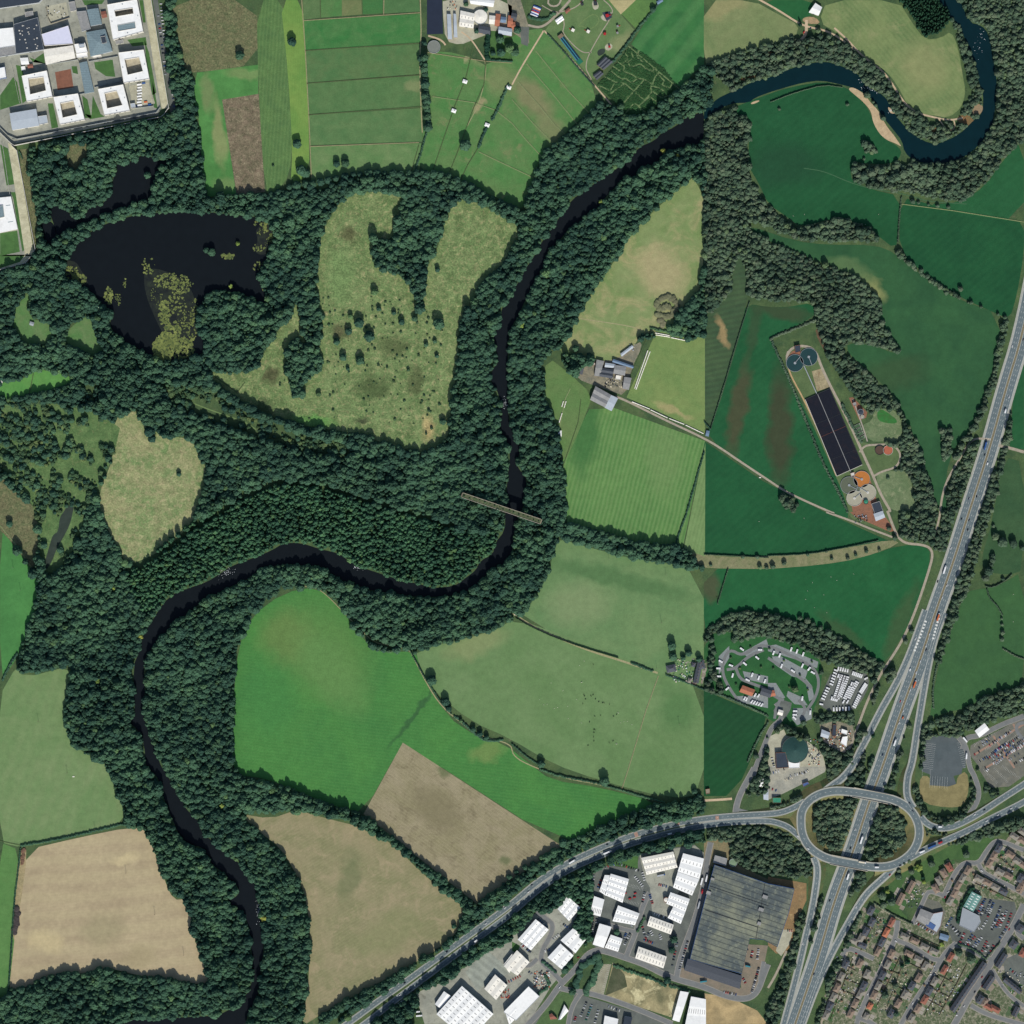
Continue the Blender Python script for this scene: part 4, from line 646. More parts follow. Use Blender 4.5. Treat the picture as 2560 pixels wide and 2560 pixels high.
# individually described trees
for s, lab, rad, k in [
    ('@00 1812,425', 'lone dark tree in the rough brown field beside the prison', 7.5, 'L'), ('@10 275,320', 'lone tree near the north end of the yellow-green strip', 7.5, 'L'), ('@10 312,1090', 'lone tree halfway down the yellow-green strip', 7.5, 'L'), ('@10 345,1290', 'large spreading tree at the south end of the yellow-green strip', 9, 'L'), ('@10 380,1310', 'smaller tree touching the large one at the strip\'s south end', 7, 'L'),
    ('@10 610,1240', 'ragged western tree of the two in the southernmost paddock', 6, 'L'), ('@10 675,1235', 'rounder eastern tree of the two in the southernmost paddock', 6.5, 'L'), ('@10 1580,1100', 'big round tree standing alone between two paddock fence lines', 10, 'L'), ('@10 130,1250', 'small sapling in the striped pasture beside the brown field', 2.6, 'S'),
    ('@01 1130,1330', 'tall dark tree in the meadow neck south of the lake wood', 9, 'L'), ('@01 1150,1380', 'second tree leaning against the dark meadow neck tree', 7, 'L'), ('@01 1352,1645', 'small dark tree in the middle of the pale western meadow', 4, 'L'), ('@01 1530,1850', 'tall dark tree on the east rim of the pale western meadow', 8, 'L'),
    ('@11 895,275', 'round bush tree at the north fork of the heath paths', 6.5, 'L'), ('@11 927,400', 'narrow small tree south-east of the heath path fork', 4.5, 'L'), ('@11 715,455', 'small round tree north-west of the paired heath trees', 4.5, 'L'), ('@11 780,505', 'dark oval tree, north-eastern of the heath group by the path', 8, 'L'), ('@11 700,570', 'low dark tree, south-western of the heath group', 6, 'L'), ('@11 855,610', 'largest tree of the open heath, just east of the path', 8.5, 'L'),
    ('@11 610,650', 'dark tree at the heath\'s west side beside the brown patch', 6, 'L'), ('@11 660,765', 'slanting pair-crowned tree beside the western heath path', 6, 'L'), ('@11 788,790', 'broad tree on the western heath path south of the others', 7.5, 'L'), ('@11 693,850', 'little tree south of the slanting heath tree', 3.2, 'L'), ('@11 1042,430', 'small round tree in the heath centre north of thorn thicket', 4, 'L'), ('@11 1100,500', 'dark tree beside the diagonal heath path', 5.5, 'L'),
    ('@11 1235,400', 'large tree in the bend of the diagonal heath path', 9, 'L'), ('@11 1200,475', 'dark tree touching the diagonal heath path from the west', 5.5, 'L'), ('@11 1378,515', 'large tree near the heath\'s eastern wood edge', 9.5, 'L'), ('@11 1370,105', 'lone dark tree on the tan eastern heath lobe', 4.6, 'L'), ('@11 1265,120', 'tall dark tree at the east edge of the heath copse', 8, 'L'), ('@11 1350,645', 'small tree where the heath path turns south', 3.5, 'L'),
    ('@11 1285,670', 'bushy tree west of the southward heath path bend', 4, 'L'), ('@11 1365,755', 'small tree in the dark ground east of the path', 3.6, 'L'), ('@11 925,825', 'small bush at the west end of the old heath ditch', 2.6, 'S'), ('@11 990,840', 'small bush in the middle of the old heath ditch', 2.4, 'S'), ('@11 1150,860', 'dark bush east of the old heath ditch', 3.6, 'S'), ('@11 583,1165', 'small bush on the southern heath path', 2.6, 'S'),
    ('@11 1410,1250', 'dark tree by the bare tan patch at the heath\'s east edge', 5.5, 'L'), ('@11 1285,1340', 'small bush in the bare tan heath patch', 2.6, 'S'), ('@11 1325,1300', 'small tree north-east within the bare tan heath patch', 3, 'S'), ('@11 1305,1165', 'small tree north of the bare tan heath patch', 3, 'S'), ('@11 300,1020', 'dark thicket tree at the west heath path junction', 7, 'L'), ('@11 310,930', 'tall thicket tree north of the west heath path junction', 6.5, 'L'), ('@11 405,900', 'small tree east of the thicket trees on the west heath', 3.6, 'L'),
    ('@11 330,830', 'tree topping the thicket line on the west heath', 4.5, 'L'), ('@11 475,1045', 'low bush in the triangle between heath paths', 5, 'S'),
    ('@12 1200,1060', 'small tree where the river wood meets the field corner', 4, 'L'), ('@12 1325,1270', 'large tree on the hedge above the green field corner', 8.5, 'L'), ('@12 1430,1430', 'dark hedge tree, second down from the wood', 7, 'L'), ('@12 1455,1485', 'hedge tree touching the second one on its south', 5.5, 'L'), ('@12 1545,1575', 'small round hedge tree above the lone bend', 3.6, 'L'), ('@12 1640,1640', 'hedge tree at the start of the thick hedge', 5, 'L'), ('@12 1690,1670', 'hedge tree, middle of the thick hedge', 5, 'L'), ('@12 1740,1700', 'hedge tree, eastern end of the thick hedge', 4.6, 'L'),
    ('@22 220,1900', 'round dark tree on the hedge between green and pale fields', 6.5, 'L'), ('@23 695,100', 'big round tree on the hedge north of the bypass', 8.5, 'L'), ('@23 1375,175', 'tree by the ruined cottage garden beside the bypass', 5, 'L'), ('@23 1410,215', 'tree south of the ruined cottage garden', 5, 'L'),
    ('@22 1205,1010', 'tall dark tree at the north-west corner of the cottages', 7.5, 'L'), ('@22 1215,1090', 'broad tree in the cottage garden west side', 6.5, 'L'), ('@22 1290,1100', 'tree in the cottage gardens, middle of the north side', 4.5, 'L'), ('@22 1330,1065', 'tall oval tree on the cottages\' north boundary', 6, 'L'), ('@22 1410,1110', 'tree at the north-east corner of the cottages', 5.5, 'L'),
    ('@21 480,700', 'tall dark tree north-west of the riverside farm', 6, 'L'), ('@21 580,745', 'small pointed tree behind the farmhouse roofs', 4, 'L'), ('@21 455,790', 'tree in the farm copse nearest the river', 6, 'L'), ('@21 985,595', 'slim tree by the farm\'s northern gateway', 3, 'L'),
    ('@30 85,825', 'single small tree in the dark green river-bend field', 2.6, 'R'), ('@30 597,790', 'small tree near the shingle bank in the bend field', 3, 'R'), ('@30 730,1090', 'grey bare tree, largest of the four in the bend field', 6.5, 'R'), ('@30 775,1095', 'small grey tree beside the largest of the four', 3, 'R'), ('@30 740,1145', 'small grey tree south of the largest of the four', 3.4, 'R'), ('@30 800,1140', 'small grey tree, eastern of the four', 3.4, 'R'), ('@30 970,1230', 'round dark tree between the copse and the river bank', 4.5, 'R'), ('@30 725,1200', 'small tree by the field path west of the copse', 2.5, 'R'),
    ('@30 1090,1520', 'dark bush tree by the field corner, western of the row', 4.5, 'R'), ('@30 1135,1530', 'small bush tree beside the western row bush', 3, 'R'), ('@30 1210,1545', 'small round tree on the field line, third of the row', 2.6, 'R'), ('@30 1278,1555', 'round tree on the field line, fourth of the row', 3.4, 'R'), ('@30 1360,1565', 'round tree on the field line, eastern of the row', 3.2, 'R'), ('@30 1125,855', 'round dark tree on the loop track inside the river bend', 5.5, 'R'), ('@30 240,190', 'dark conifer beside the track junction and barn', 4, 'C'), ('@30 380,235', 'dark tree south-east of the track junction', 4.5, 'R'),
    ('@31 905,1675', 'small tree in the grass loop south of the works', 2.8, 'R'), ('@31 840,370', 'tree jutting from the long wood into the green slope', 5, 'R'), ('@31 1450,250', 'dark round tree on the slope\'s northern hedge', 4.5, 'R'), ('@31 820,1150', 'dark tree at the wood corner above the green flush', 5.5, 'R'), ('@31 1330,1320', 'tree at the north tip of the little field spinney', 4.5, 'R'),
    ('@32 1080,900', 'dark tree on the lane beside the motorway slip, northern', 4.5, 'R'), ('@32 1035,975', 'dark tree on the lane beside the motorway slip, southern', 4.5, 'R'), ('@32 1715,185', 'bare tree west of the eastern meadow trio', 6.5, 'R'), ('@32 1770,230', 'broad bare tree in the middle of the eastern meadow trio', 8, 'R'), ('@32 1850,240', 'broad bare tree, eastern of the meadow trio', 7, 'R'), ('@32 1915,270', 'bare tree at the picture edge beside the earth mound', 5, 'R'),
    ('@32 1700,105', 'small tree on the meadow edge north of the trio', 3, 'R'), ('@32 1660,450', 'large bare tree beside the motorway belt and curved ditch', 8, 'R'), ('@32 1640,500', 'bare tree south of the large one at the curved ditch', 6.5, 'R'), ('@32 1770,505', 'small dark bush pair north of the curved ditch', 3, 'R'), ('@32 1768,910', 'dark tree on the ditch line in the eastern pasture', 4, 'R'), ('@32 1765,960', 'second dark tree on the ditch line in the pasture', 4, 'R'), ('@32 1765,850', 'small tree on the ditch line north of the pair', 2.8, 'R'), ('@32 1762,805', 'smallest tree topping the pasture ditch line', 2.4, 'R'),
    ('@32 265,1590', 'dark tree in the caravan park\'s southern corner', 5, 'R'), ('@32 910,125', 'dark tree beside the works entrance lane', 4, 'R'), ('@32 955,195', 'round tree at the lane junction by the works', 4.5, 'R'), ('@23 455,1685', 'round dark tree at the estate road junction', 6, 'L'), ('@23 1170,1600', 'round dark tree on the bend of the estate road', 6, 'L'), ('@23 400,1520', 'dark tree by the shed south of the estate road bend', 6.5, 'L'), ('@23 440,1480', 'dark tree between two sheds and the estate road', 6.5, 'L'),
    ('@23 1220,1290', 'tree in the belt west of the warehouse lane, northern', 6, 'L'), ('@23 1205,1370', 'tree in the belt west of the warehouse lane, southern', 6, 'L'), ('@23 790,1235', 'tree in the shed courtyard with two crowns', 5, 'L'), ('@23 545,1110', 'tree beside the shed at the wood\'s south tip', 6, 'L'), ('@33 1135,750', 'pale green willow-like tree on the village green', 7, 'Y'), ('@33 1175,860', 'small yellow-green tree near the twin terraces', 4, 'Y'), ('@33 900,930', 'yellow-green tree in the grove west of the terraces', 4, 'Y'), ('@33 1165,820', 'dark conifer beside the yellow-green tree on the green', 4.5, 'C'),
    ('@33 1495,650', 'round bare tree alone on the long green', 6, 'R'), ('@33 1230,720', 'round dark tree behind the first crescent house', 6, 'R'), ('@33 1080,780', 'dark tree on the green\'s western path', 5, 'R'), ('@33 980,815', 'dark tree at the green\'s north-west corner', 6, 'R'), ('@33 930,1010', 'bare tree in the grove beside the western terrace', 7, 'R'), ('@33 860,960', 'bare tree at the west side of the grove', 7, 'R'), ('@33 870,1030', 'tree south of the grove by the footpath', 6, 'R'), ('@33 1310,1330', 'yellow-green tree behind the road-side semis', 4.5, 'Y'),
    ('@33 1050,1460', 'dark conifer in the middle of the back gardens', 5.5, 'C'), ('@33 1010,1490', 'conifer west of the middle garden conifer', 4.5, 'C'), ('@33 1530,1440', 'broad bare tree in the large garden by the dealership', 8, 'R'), ('@33 1440,1390', 'dark tree in the large garden\'s north corner', 6, 'R'), ('@33 960,1640', 'bare tree in gardens between the two long roads', 5, 'R'), ('@33 880,1710', 'large bare tree behind the red-roofed bungalow', 6.5, 'R'), ('@33 960,1850', 'tree at the south of the middle gardens', 5, 'R'),
    ('@33 560,140', 'dark shrub tree on the slip road triangle north of roundabout', 3, 'R'), ('@33 885,140', 'small tree by the northern bridge\'s east end', 3.5, 'R'), ('@32 790,1690', 'conifer on the verge between slip road and motorway', 4, 'C'), ('@10 1270,330', 'dark tree beside the round slurry tank', 4.5, 'L'), ('@10 1665,235', 'round tree west of the farm cottage', 4.5, 'L'), ('@10 1735,75', 'tree north of the round white store', 4, 'L'), ('@10 1585,35', 'round tree by the long white shed', 4, 'L'), ('@10 1840,300', 'large dark garden tree south of the farmhouse', 7, 'L'), ('@10 1850,400', 'large dark garden tree at the hedge corner', 7.5, 'L'), ('@10 1915,370', 'large dark garden tree by the farm drive', 8, 'L'), ('@10 1790,405', 'tree beside the tall conifer hedge', 4.5, 'L'),
    ('@20 20,400', 'dark tree at the top of the diagonal farm track', 7, 'L'), ('@20 40,230', 'tree west of the small paved garden', 6, 'L'), ('@20 1065,75', 'dark hedge tree beside the mown hay field', 5, 'L'), ('@20 820,810', 'dark tree where the park path enters the wood', 6, 'L'), ('@20 1245,1185', 'bright orange-yellow tree on the river\'s south bank', 6, 'Y'), ('@20 1140,1140', 'pale tree overhanging the river beside the orange one', 5, 'Y'), ('@20 1060,1300', 'yellow-green tree on the south bank', 5, 'Y'), ('@20 670,1525', 'pale green tree on the south bank below the narrows', 4, 'Y'),
    ('@00 1115,1325', 'leafy islet tree in the northern pond', 6, 'L'), ('@00 1168,1368', 'tiny bush on the second pond islet', 2.6, 'L'), ('@10 10,1600', 'thicket tree on the lake\'s north-east margin', 7, 'L'), ('@00 1600,1905', 'large leafy islet tree in the lake', 7, 'L'), ('@00 1560,1890', 'second leafy tree on the large lake islet', 5, 'L'), ('@00 1795,1840', 'small green tree on a lake islet', 4, 'Y'), ('@01 1745,230', 'round bright bush on the lake islet', 4, 'Y'), ('@10 1400,1410', 'bright green tree standing in the dark northern wood', 6, 'L'), ('@12 1265,445', 'yellow tree on the north bank of the big bend', 5, 'Y'), ('@12 1715,550', 'yellow-green tree on the south bank opposite the big bend', 5, 'Y'), ('@02 735,1275', 'bright yellow tree in the western river wood', 6, 'Y'), ('@02 1060,940', 'bright yellow tree on the west river bank', 6, 'Y'), ('@02 862,575', 'pale round tree at the wood clearing above the river', 4.5, 'Y'), ('@03 1680,285', 'yellow-flecked tree by the tan field\'s point', 5, 'Y'), ('@13 60,1130', 'bright lime tree on the east river bank', 6.5, 'Y'), ('@21 70,520', 'yellow-green tree on the east river bank north of the farm', 6, 'Y'), ('@21 30,1280', 'small yellow tree by the river south of the farm', 3.5, 'Y'), ('@02 290,130', 'broad thicket tree beside the marsh pond', 8, 'L'), ('@02 75,90', 'dark tree pair at the north-west scrub meadow', 6, 'L')]:
    p = P(s)[0]; tree(p[0], p[1], rad, k, lab)
for a in [('@10 1250,450 1270,560 1280,700 1290,850 1300,960', 9, 6, 'L', 'dark tree in the hedgerow east of the paddocks', '', 'north', 'trees of the paddock hedgerow'),
          ('@20 660,800 560,900 480,990 380,1060 320,1110 290,1160 240,1250 170,1400 120,1500', 15, 6.5, 'L', 'riverside wood edge tree', 'beside the striped fields', 'north-east', 'trees on the north river wood edge'),
          ('@22 440,110 520,120 610,170 740,200 840,230 960,260 1050,290 1150,310 1260,330 1370,370', 13, 6, 'L', 'tree on the old railway bank', 'below the ridged field', 'west', 'trees on the old railway bank'),
          ('@13 1500,1190 1640,1070 1850,900 @23 0,800 200,690 400,600 600,500', 16, 5, 'L', 'tree on the bypass north bank', 'above the dual carriageway', 'west', 'trees on the bypass north bank'),
          ('@23 640,480 840,370 1040,310 1130,290 1300,290 1420,270', 14, 6, 'L', 'tree below the bright green field', 'near the bypass', 'west', 'trees below the bright green field'),
          ('@32 240,800 350,850 470,920 560,990 680,1080 790,1120', 13, 5.5, 'R', 'grey tree in the belt', 'between caravan park and pasture', 'north-west', 'trees of the caravan park belt'),
          ('@22 1500,960 1520,1060 1490,1150 1500,1260', 12, 4.5, 'R', 'grey-green tree', 'on the caravan park west rim', 'north', 'trees on the caravan park west rim'),
          ('@30 650,1280 700,1340 850,1270 850,1370 950,1350 1050,1300 1110,1260', 12, 6.5, 'R', 'big bare tree of the copse', 'inside the river loop', 'west', 'trees of the river loop copse'),
          ('@32 1230,1600 1300,1560 1450,1540 1560,1460 1640,1400 1720,1440 1830,1350 1932,1330', 13, 5.5, 'R', 'belt tree', 'above the coach park', 'west', 'trees above the coach park'),
          ('@03 110,1690 190,1660 280,1620 380,1580 470,1560 560,1550 650,1570 760,1520 860,1560 960,1570 1060,1590 1180,1600 1280,1600 1400,1650 1520,1640', 14, 6.5, 'L', 'wood edge tree', 'south of the ploughed field', 'west', 'trees south of the ploughed field'),
          ('@12 830,840 900,920 1060,990 1200,1000 1330,940 1480,920 1620,900 1760,880', 14, 6.5, 'L', 'wood edge tree', 'south of the great river bend', 'west', 'trees south of the great river bend'),
          ('@10 250,1420 400,1390 500,1370 580,1350 740,1320 850,1310 960,1310 1060,1320 1210,1310 1320,1320 1440,1330 1600,1400 1720,1480 1840,1530', 14, 6.5, 'L', 'tree on the northern wood edge', 'facing the paddocks', 'west', 'trees on the northern wood edge'),
          ('@11 240,1310 300,1310 450,1350 620,1370 760,1450 850,1470 1010,1460 1100,1480 1220,1530 1310,1480 1400,1500', 15, 7, 'L', 'tree on the wood edge', 'below the open heath', 'west', 'trees below the open heath'),
          ('@21 1400,300 1330,400 1280,480 1240,540', 10, 7, 'L', 'copse tree', 'above the round farm thicket', 'north', 'trees above the round farm thicket'),
          ('@32 20,790 120,810 200,830', 10, 6, 'R', 'grey tree above the caravans', 'on the pasture edge', 'west', 'trees above the caravan park'), ('@32 1700,340 1680,400', 8, 5, 'R', 'bare hedge tree', 'on the motorway belt edge', 'north', 'trees on the motorway belt edge')]:
    line_trees(*a)
for i, (s, q) in enumerate([('@32 120,385', 4), ('@32 480,350', 3), ('@32 600,348', 3.4), ('@32 660,322', 3), ('@32 740,295', 3.6), ('@32 840,288', 3), ('@32 298,322', 3), ('@32 35,410', 4.5), ('@32 440,298', 2.6), ('@22 1870,415', 4.2), ('@22 1740,338', 3.4), ('@22 1850,340', 3.6), ('@22 1500,400', 2.6), ('@22 1920,420', 3.4)]):
    p = P(s)[0]; tree(p[0], p[1], q, 'R', f'small tree on the old railway strip, {["western group" if s[2] == "2" and s[1] == "2" else "eastern group"][0]}, {nth(i)} counted along it', 'trees on the railway strip')
for i, s_ in enumerate(['@32 120,1120', '@32 240,1230', '@22 1800,1020', '@22 1650,1100', '@22 1720,1180', '@32 40,1180', '@32 160,1320', '@32 300,1340', '@22 1690,1300', '@22 1880,1170', '@32 330,1130', '@32 10,1030']):
    p = P(s_)[0]; tree(p[0], p[1], 2.4, 'S', f'small shrub tree between caravan pitches, {nth(i)} of those inside the park', 'shrub trees inside the caravan park')
# ---- hedges: a thing each
def hedge(s, wd, label, kind=leafL, h=2.2, name='hedge'):
    p = chaikin(P(s), 1, False); a, L = resample(p, wd * .55); V = []; F = []; n0 = 0; bv, bf = ICO[2]
    c = a[:, :2].mean(0)
    for i, q in enumerate(a):
        k = random.uniform(.8, 1.25); v = bv * (1 + .22 * vn(bv * 3, 1.4, i)[:, None]) * np.array([wd * .62 * k, wd * .62 * k, h * .62 * k]) + np.array([q[0] - c[0] + random.uniform(-.3, .3) * wd, q[1] - c[1] + random.uniform(-.3, .3) * wd, h * .45])
        V.append(v); F.append(bf + n0); n0 += len(bv)
    V = np.concatenate(V); F = np.concatenate(F)
    o = mk(name, V, F, kind, loc=(c[0], c[1], 0)); tag(o, label, 'hedge'); return o
for s, wd, lab, m in [
    ('@10 1905,640 1830,820 1780,900', 3.5, 'dark hedge running south-west from the field shelter', leafL), ('@10 1740,960 1680,1110', 3.5, 'short dark hedge below the lower field shelter', leafL), ('@10 1285,1010 1240,1170 1200,1290', 2.6, 'gappy hedge running down to the northern wood', leafL), ('@20 1120,10 1040,110 940,230 880,320 760,470', 3.4, 'hedge between the play park and the hay field', leafL),
    ('@20 270,260 400,400 500,520 620,650', 1.8, 'thin hedge between striped fields and play park', leafL), ('@10 1760,250 1740,440', 7, 'tall clipped conifer hedge south of the farmhouse', leafC), ('@10 1740,450 1932,465', 2.4, 'low hedge along the foot of the farm garden', leafL), ('@20 130,130 200,150 260,150 320,100', 4, 'curved dark hedge around the bouncing pillow garden', leafL),
    ('@03 160,585 400,545 600,500 760,465 960,415', 3, 'hedge between the pale pasture and the ploughed field', leafL), ('@03 155,600 140,760 110,980 90,1300 70,1600 55,1720', 2, 'hedge on the west side of the ploughed field', leafL), ('@02 130,1070 70,1160 20,1270', 3, 'hedge running down from the wood\'s western tip', leafL), ('@12 1160,1040 1230,1170 1280,1260 1340,1350 1400,1440 1470,1520', 1.8, 'thin field hedge south of the great bend', leafL),
    ('@12 1500,1540 1600,1620 1680,1700 1760,1730 1860,1720', 3.4, 'thick hedge of thorn above the green field', leafL), ('@22 0,1750 110,1850 210,1910', 2.2, 'hedge joining the round dark tree', leafL), ('@23 210,10 350,60 640,110 720,140 870,180 1000,220 1150,260', 2.8, 'hedge along the top of the bright green field', leafL), ('@22 900,1140 1060,1200', 3, 'clipped hedge leading to the cottages', leafL), ('@22 30,800 130,860 330,950 560,1030 800,1100', 1.2, 'scrappy hedge along the cottage footpath', scrubM),
    ('@22 1160,1230 1300,1280 1449,1340', 2.2, 'hedge on the south side of the cottages', leafL), ('@22 1449,1340 1600,1390 1720,1440 1932,1540', 3, 'dark hedge south of the caravan park', leafR), ('@21 1320,1932 1400,1650 1449,1480', 2.4, 'hedge between ridged field and ridged strip', leafL), ('@22 1230,250 1320,0', 2.4, 'southern half of the ridged field hedge', leafL), ('@21 1040,545 1180,575', 3, 'hedge above the silage rows', leafL), ('@21 1790,350 1680,700 1600,980 1500,1300', 1.4, 'thin hedge beside the dull striped field', leafR),
    ('@12 @13 450,235 620,330 780,430 900,470 1050,540 1150,620 1250,740 1380,850 1500,940 1600,1030', 3.6, 'ditch hedge between the two stubble fields', leafL), ('@31 20,630 100,590 200,550 350,490', 3.6, 'thick hedge at the north end of the works', leafR), ('@31 30,650 100,800 180,980 260,1180 340,1380 430,1600 520,1760 600,1932', 3.2, 'hedge along the west side of the works', leafR), ('@30 1005,1490 990,1650 980,1830', 2, 'straight thin hedge between dark green fields', leafR),
    ('@32 1250,1480 1240,1330 1290,1080 1350,930', 2.4, 'hedge beside the motorway verge in the eastern pasture', leafR), ('@32 1640,560 1700,570 1800,510 1840,470', 1.6, 'curved ditch hedge in the eastern meadow', leafR), ('@32 1650,580 1670,650 1730,710 1770,780', 1.6, 'winding ditch hedge in the eastern meadow', leafR), ('@32 1770,1030 1850,1080 1932,1110', 2, 'short hedge at the eastern pasture edge', leafR), ('@32 0,330 300,320 600,265 830,215', 1.4, 'thin hedge along the north of the railway strip', leafR), ('@22 1449,320 1932,345', 1.2, 'thin hedge continuing west of the railway strip', leafR),
    ('@22 1630,430 1590,560 1550,690', 1.4, 'dotted hedge between brown and green sheep fields', leafR), ('@22 1932,1590 1850,1720 1780,1880', 2.6, 'hedge west of the park access road', leafR), ('@33 800,1020 930,1100 1090,1180', 2, 'hedge along the housing footpath', leafR), ('@23 770,1490 900,1540 1060,1590 1160,1640', 4, 'hedge along the estate road bend', leafL), ('@23 1190,1640 1340,1690', 4, 'hedge of bushes by the waste ground corner', leafL), ('@23 230,1460 330,1540', 4, 'bushes beside the lower shed drive', leafL), ('@23 200,1700 290,1640 250,1560', 4, 'bushes around the scrap skips', leafL),
    ('@01 0,1110 90,1125 200,1080 400,1010 600,940', 3, 'hedge below the small bright field', leafL), ('@23 950,1230 1000,1130', 3.5, 'bushes beside the middle estate road', leafL), ('@33 1430,1150 1480,1000 1540,900', 6, 'tall conifer hedge behind the dealership', leafC), ('@33 1440,1330 1560,1370 1640,1440', 3, 'garden hedge south of the dealership', leafR), ('@33 1750,1320 1640,1440', 2, 'hedge at the dealership corner', leafR), ('@30 20,770 200,700 420,640 560,660', 1.2, 'ragged bank-top hedge inside the river bend', leafR), ('@21 1449,1250 1500,1310', 2, 'bushes beside the track hut', leafL),
    ('@00 170,1200 150,1150', 2, 'small bush line by the boundary corner', leafL), ('@31 560,1120 640,1290 700,1400', 4, 'bramble bank between the beds and the works lane', leafR), ('@23 560,1690 660,1490 650,1430', 9, 'thicket beside the pale car park', leafL), ('@23 480,1640 520,1500 620,1440', 9, 'thicket on the inside of the estate road bend', leafL), ('@32 600,1870 640,1900', 3, 'bushes at the depot exit', leafR)]:
    if '@12 @13' in s: s = s.replace('@12 ', '')
    hedge(s, wd, lab, m, h=3 if wd < 6 else 5)
hedge('@21 1090,380 1110,320 1180,305 1235,340 1240,400 1210,450 1140,460 1090,430 1140,380 1190,380', 8, 'large round grey-brown thicket north of the farm', leaf_mat('grey_thicket', [(0, (92, 84, 76)), (.4, (110, 100, 86)), (.7, (96, 98, 74)), (.9, (84, 96, 66)), (1, (120, 104, 92))]), 3, 'thicket')
hedge('@21 1110,500 1150,490 1140,520', 8, 'small round thicket south of the large one', bpy.data.materials['grey_thicket'], 2.6, 'thicket')
# ---- the woods themselves
def thin(X, Y, f=.8):
    if not USED: return np.ones(len(X), bool)
    U = np.array(USED); k = np.ones(len(X), bool)
    for x, y, q in U: k &= (X - x) ** 2 + (Y - y) ** 2 > (q * f) ** 2
    return k
X, Y, r = scatter_pts([WOODL], 5.9, seed=21); k = thin(X, Y); X, Y = X[k], Y[k]; n = len(X)
def patchy(X, Y, sc, seed): return vn(np.stack([X, Y, X * 0], 1), sc, seed)
hgt = np.clip(1 + .3 * patchy(X, Y, .05, 3) + .12 * patchy(X, Y, .16, 4), .6, 1.6)
big = r.random(n); rad = (2.9 + 4.6 * big ** 2) * (.75 + .3 * hgt); instancer('woodland', X, Y, rad, (rad * r.uniform(.5, .85, n) + 4.6) * hgt, PL, 0, 'dense dark green summer woodland along the winding river')
X, Y, r = scatter_pts([6], 4.8, jit=.75, seed=29); n = len(X); rad = 2.4 + 3.4 * r.random(n) ** 2; instancer('plantation', X, Y, rad, (rad * .7 + 5) * np.clip(1 + .16 * patchy(X, Y, .06, 13), .8, 1.2), [crown_mesh('plantation_crown', 900 + i, leaf_mat('plantation_leaves%d' % i, [(0, (46, 76, 60)), (.5, (55, 87, 66)), (.8, (64, 96, 68)), (.97, (78, 108, 70)), (1, (98, 124, 72))]), lumps=16, sub=3) for i in range(2)], 0, 'smoother lighter green plantation inside the great river bend')
X, Y, r = scatter_pts([WOODR], 4.9, seed=22); k = thin(X, Y); X, Y = X[k], Y[k]; n = len(X)
hgt = np.clip(1 + .3 * patchy(X, Y, .05, 5) + .2 * patchy(X, Y, .16, 6), .5, 1.6); rad = (2.0 + 3.4 * r.random(n) ** 1.8) * (.75 + .3 * hgt); instancer('bare_woodland', X, Y, rad, (rad * r.uniform(.6, 1.1, n) + 1.6) * hgt, PR, 0, 'grey-green spring woodland and belts in the eastern half')
X, Y, r = scatter_pts([CONI], 4.2, seed=23); n = len(X); rad = 2.4 + 1.2 * r.random(n); instancer('conifer_plantation', X, Y, rad, rad * 1.6, PC, 0, 'near-black conifer plantation by the north-east river')
X, Y, r = scatter_pts([SCRUB], 5.2, keep=.8, seed=24); k = patchy(X, Y, .09, 8) + patchy(X, Y, .03, 9) * .8 > -.2; X, Y = X[k], Y[k]; n = len(X); rad = 1.8 + 4.6 * r.random(n) ** 1.7; instancer('scrub', X, Y, rad, rad * 1.0, PS + PL[:2], 0, 'open thorn scrub west of the pale meadow')
ras(P('@o 600,560 850,560 845,800 700,800 560,790 450,740 600,660'), 9); X, Y, r = scatter_pts([9], 9, keep=.4, seed=25); k = patchy(X, Y, .06, 17) > -.1; X, Y = X[k], Y[k]; n = len(X); rad = .7 + 2.3 * r.random(n) ** 2; instancer('heath_bushes', X, Y, rad, rad * .8, PS, 0, 'small thorn bushes dotted over the open heath')
hedge('@03 132,1070 112,1250', 8, 'long dark manure heap on the west edge of the ploughed field', plain('manure', (62, 56, 54), .3, 1.5), 2.4, 'manure_heap')['category'] = 'heap'
hedge('@03 175,620 165,720', 5, 'reddish brush pile at the ploughed field corner', plain('brush', (110, 84, 66), .3, 1.5), 1.4, 'brush_pile')['category'] = 'heap'
# ---- water plants on the lake
def pads(name, ells, seed, label):
    r = np.random.default_rng(seed); V = []; F = []
    for (x, y, rx, ry, n, big) in ells:
        for _ in range(int(n * 1.5)):
            a = r.uniform(0, 6.28); q = math.sqrt(r.random()); cx = x + math.cos(a) * q * rx; cy = y + math.sin(a) * q * ry; s = big * r.uniform(.3, 1.0); m = 9; k = len(V); V.append((cx, cy, .28))
            for j in range(m):
                t = j / m * 6.283; ss = s * .8 * r.uniform(.5, 1.3); V.append((cx + math.cos(t) * ss, cy + math.sin(t) * ss, .15))
            F += [(k, k + 1 + j, k + 1 + (j + 1) % m) for j in range(m)]
    return tag(mk(name, V, F, ground_mat(name + '_m', (96, 108, 58), (138, 146, 78), 12, 1.4, .4, c3=(66, 82, 52), c3amt=(.48, .6), c3size=5)), label, None, None, 'stuff')
E = []
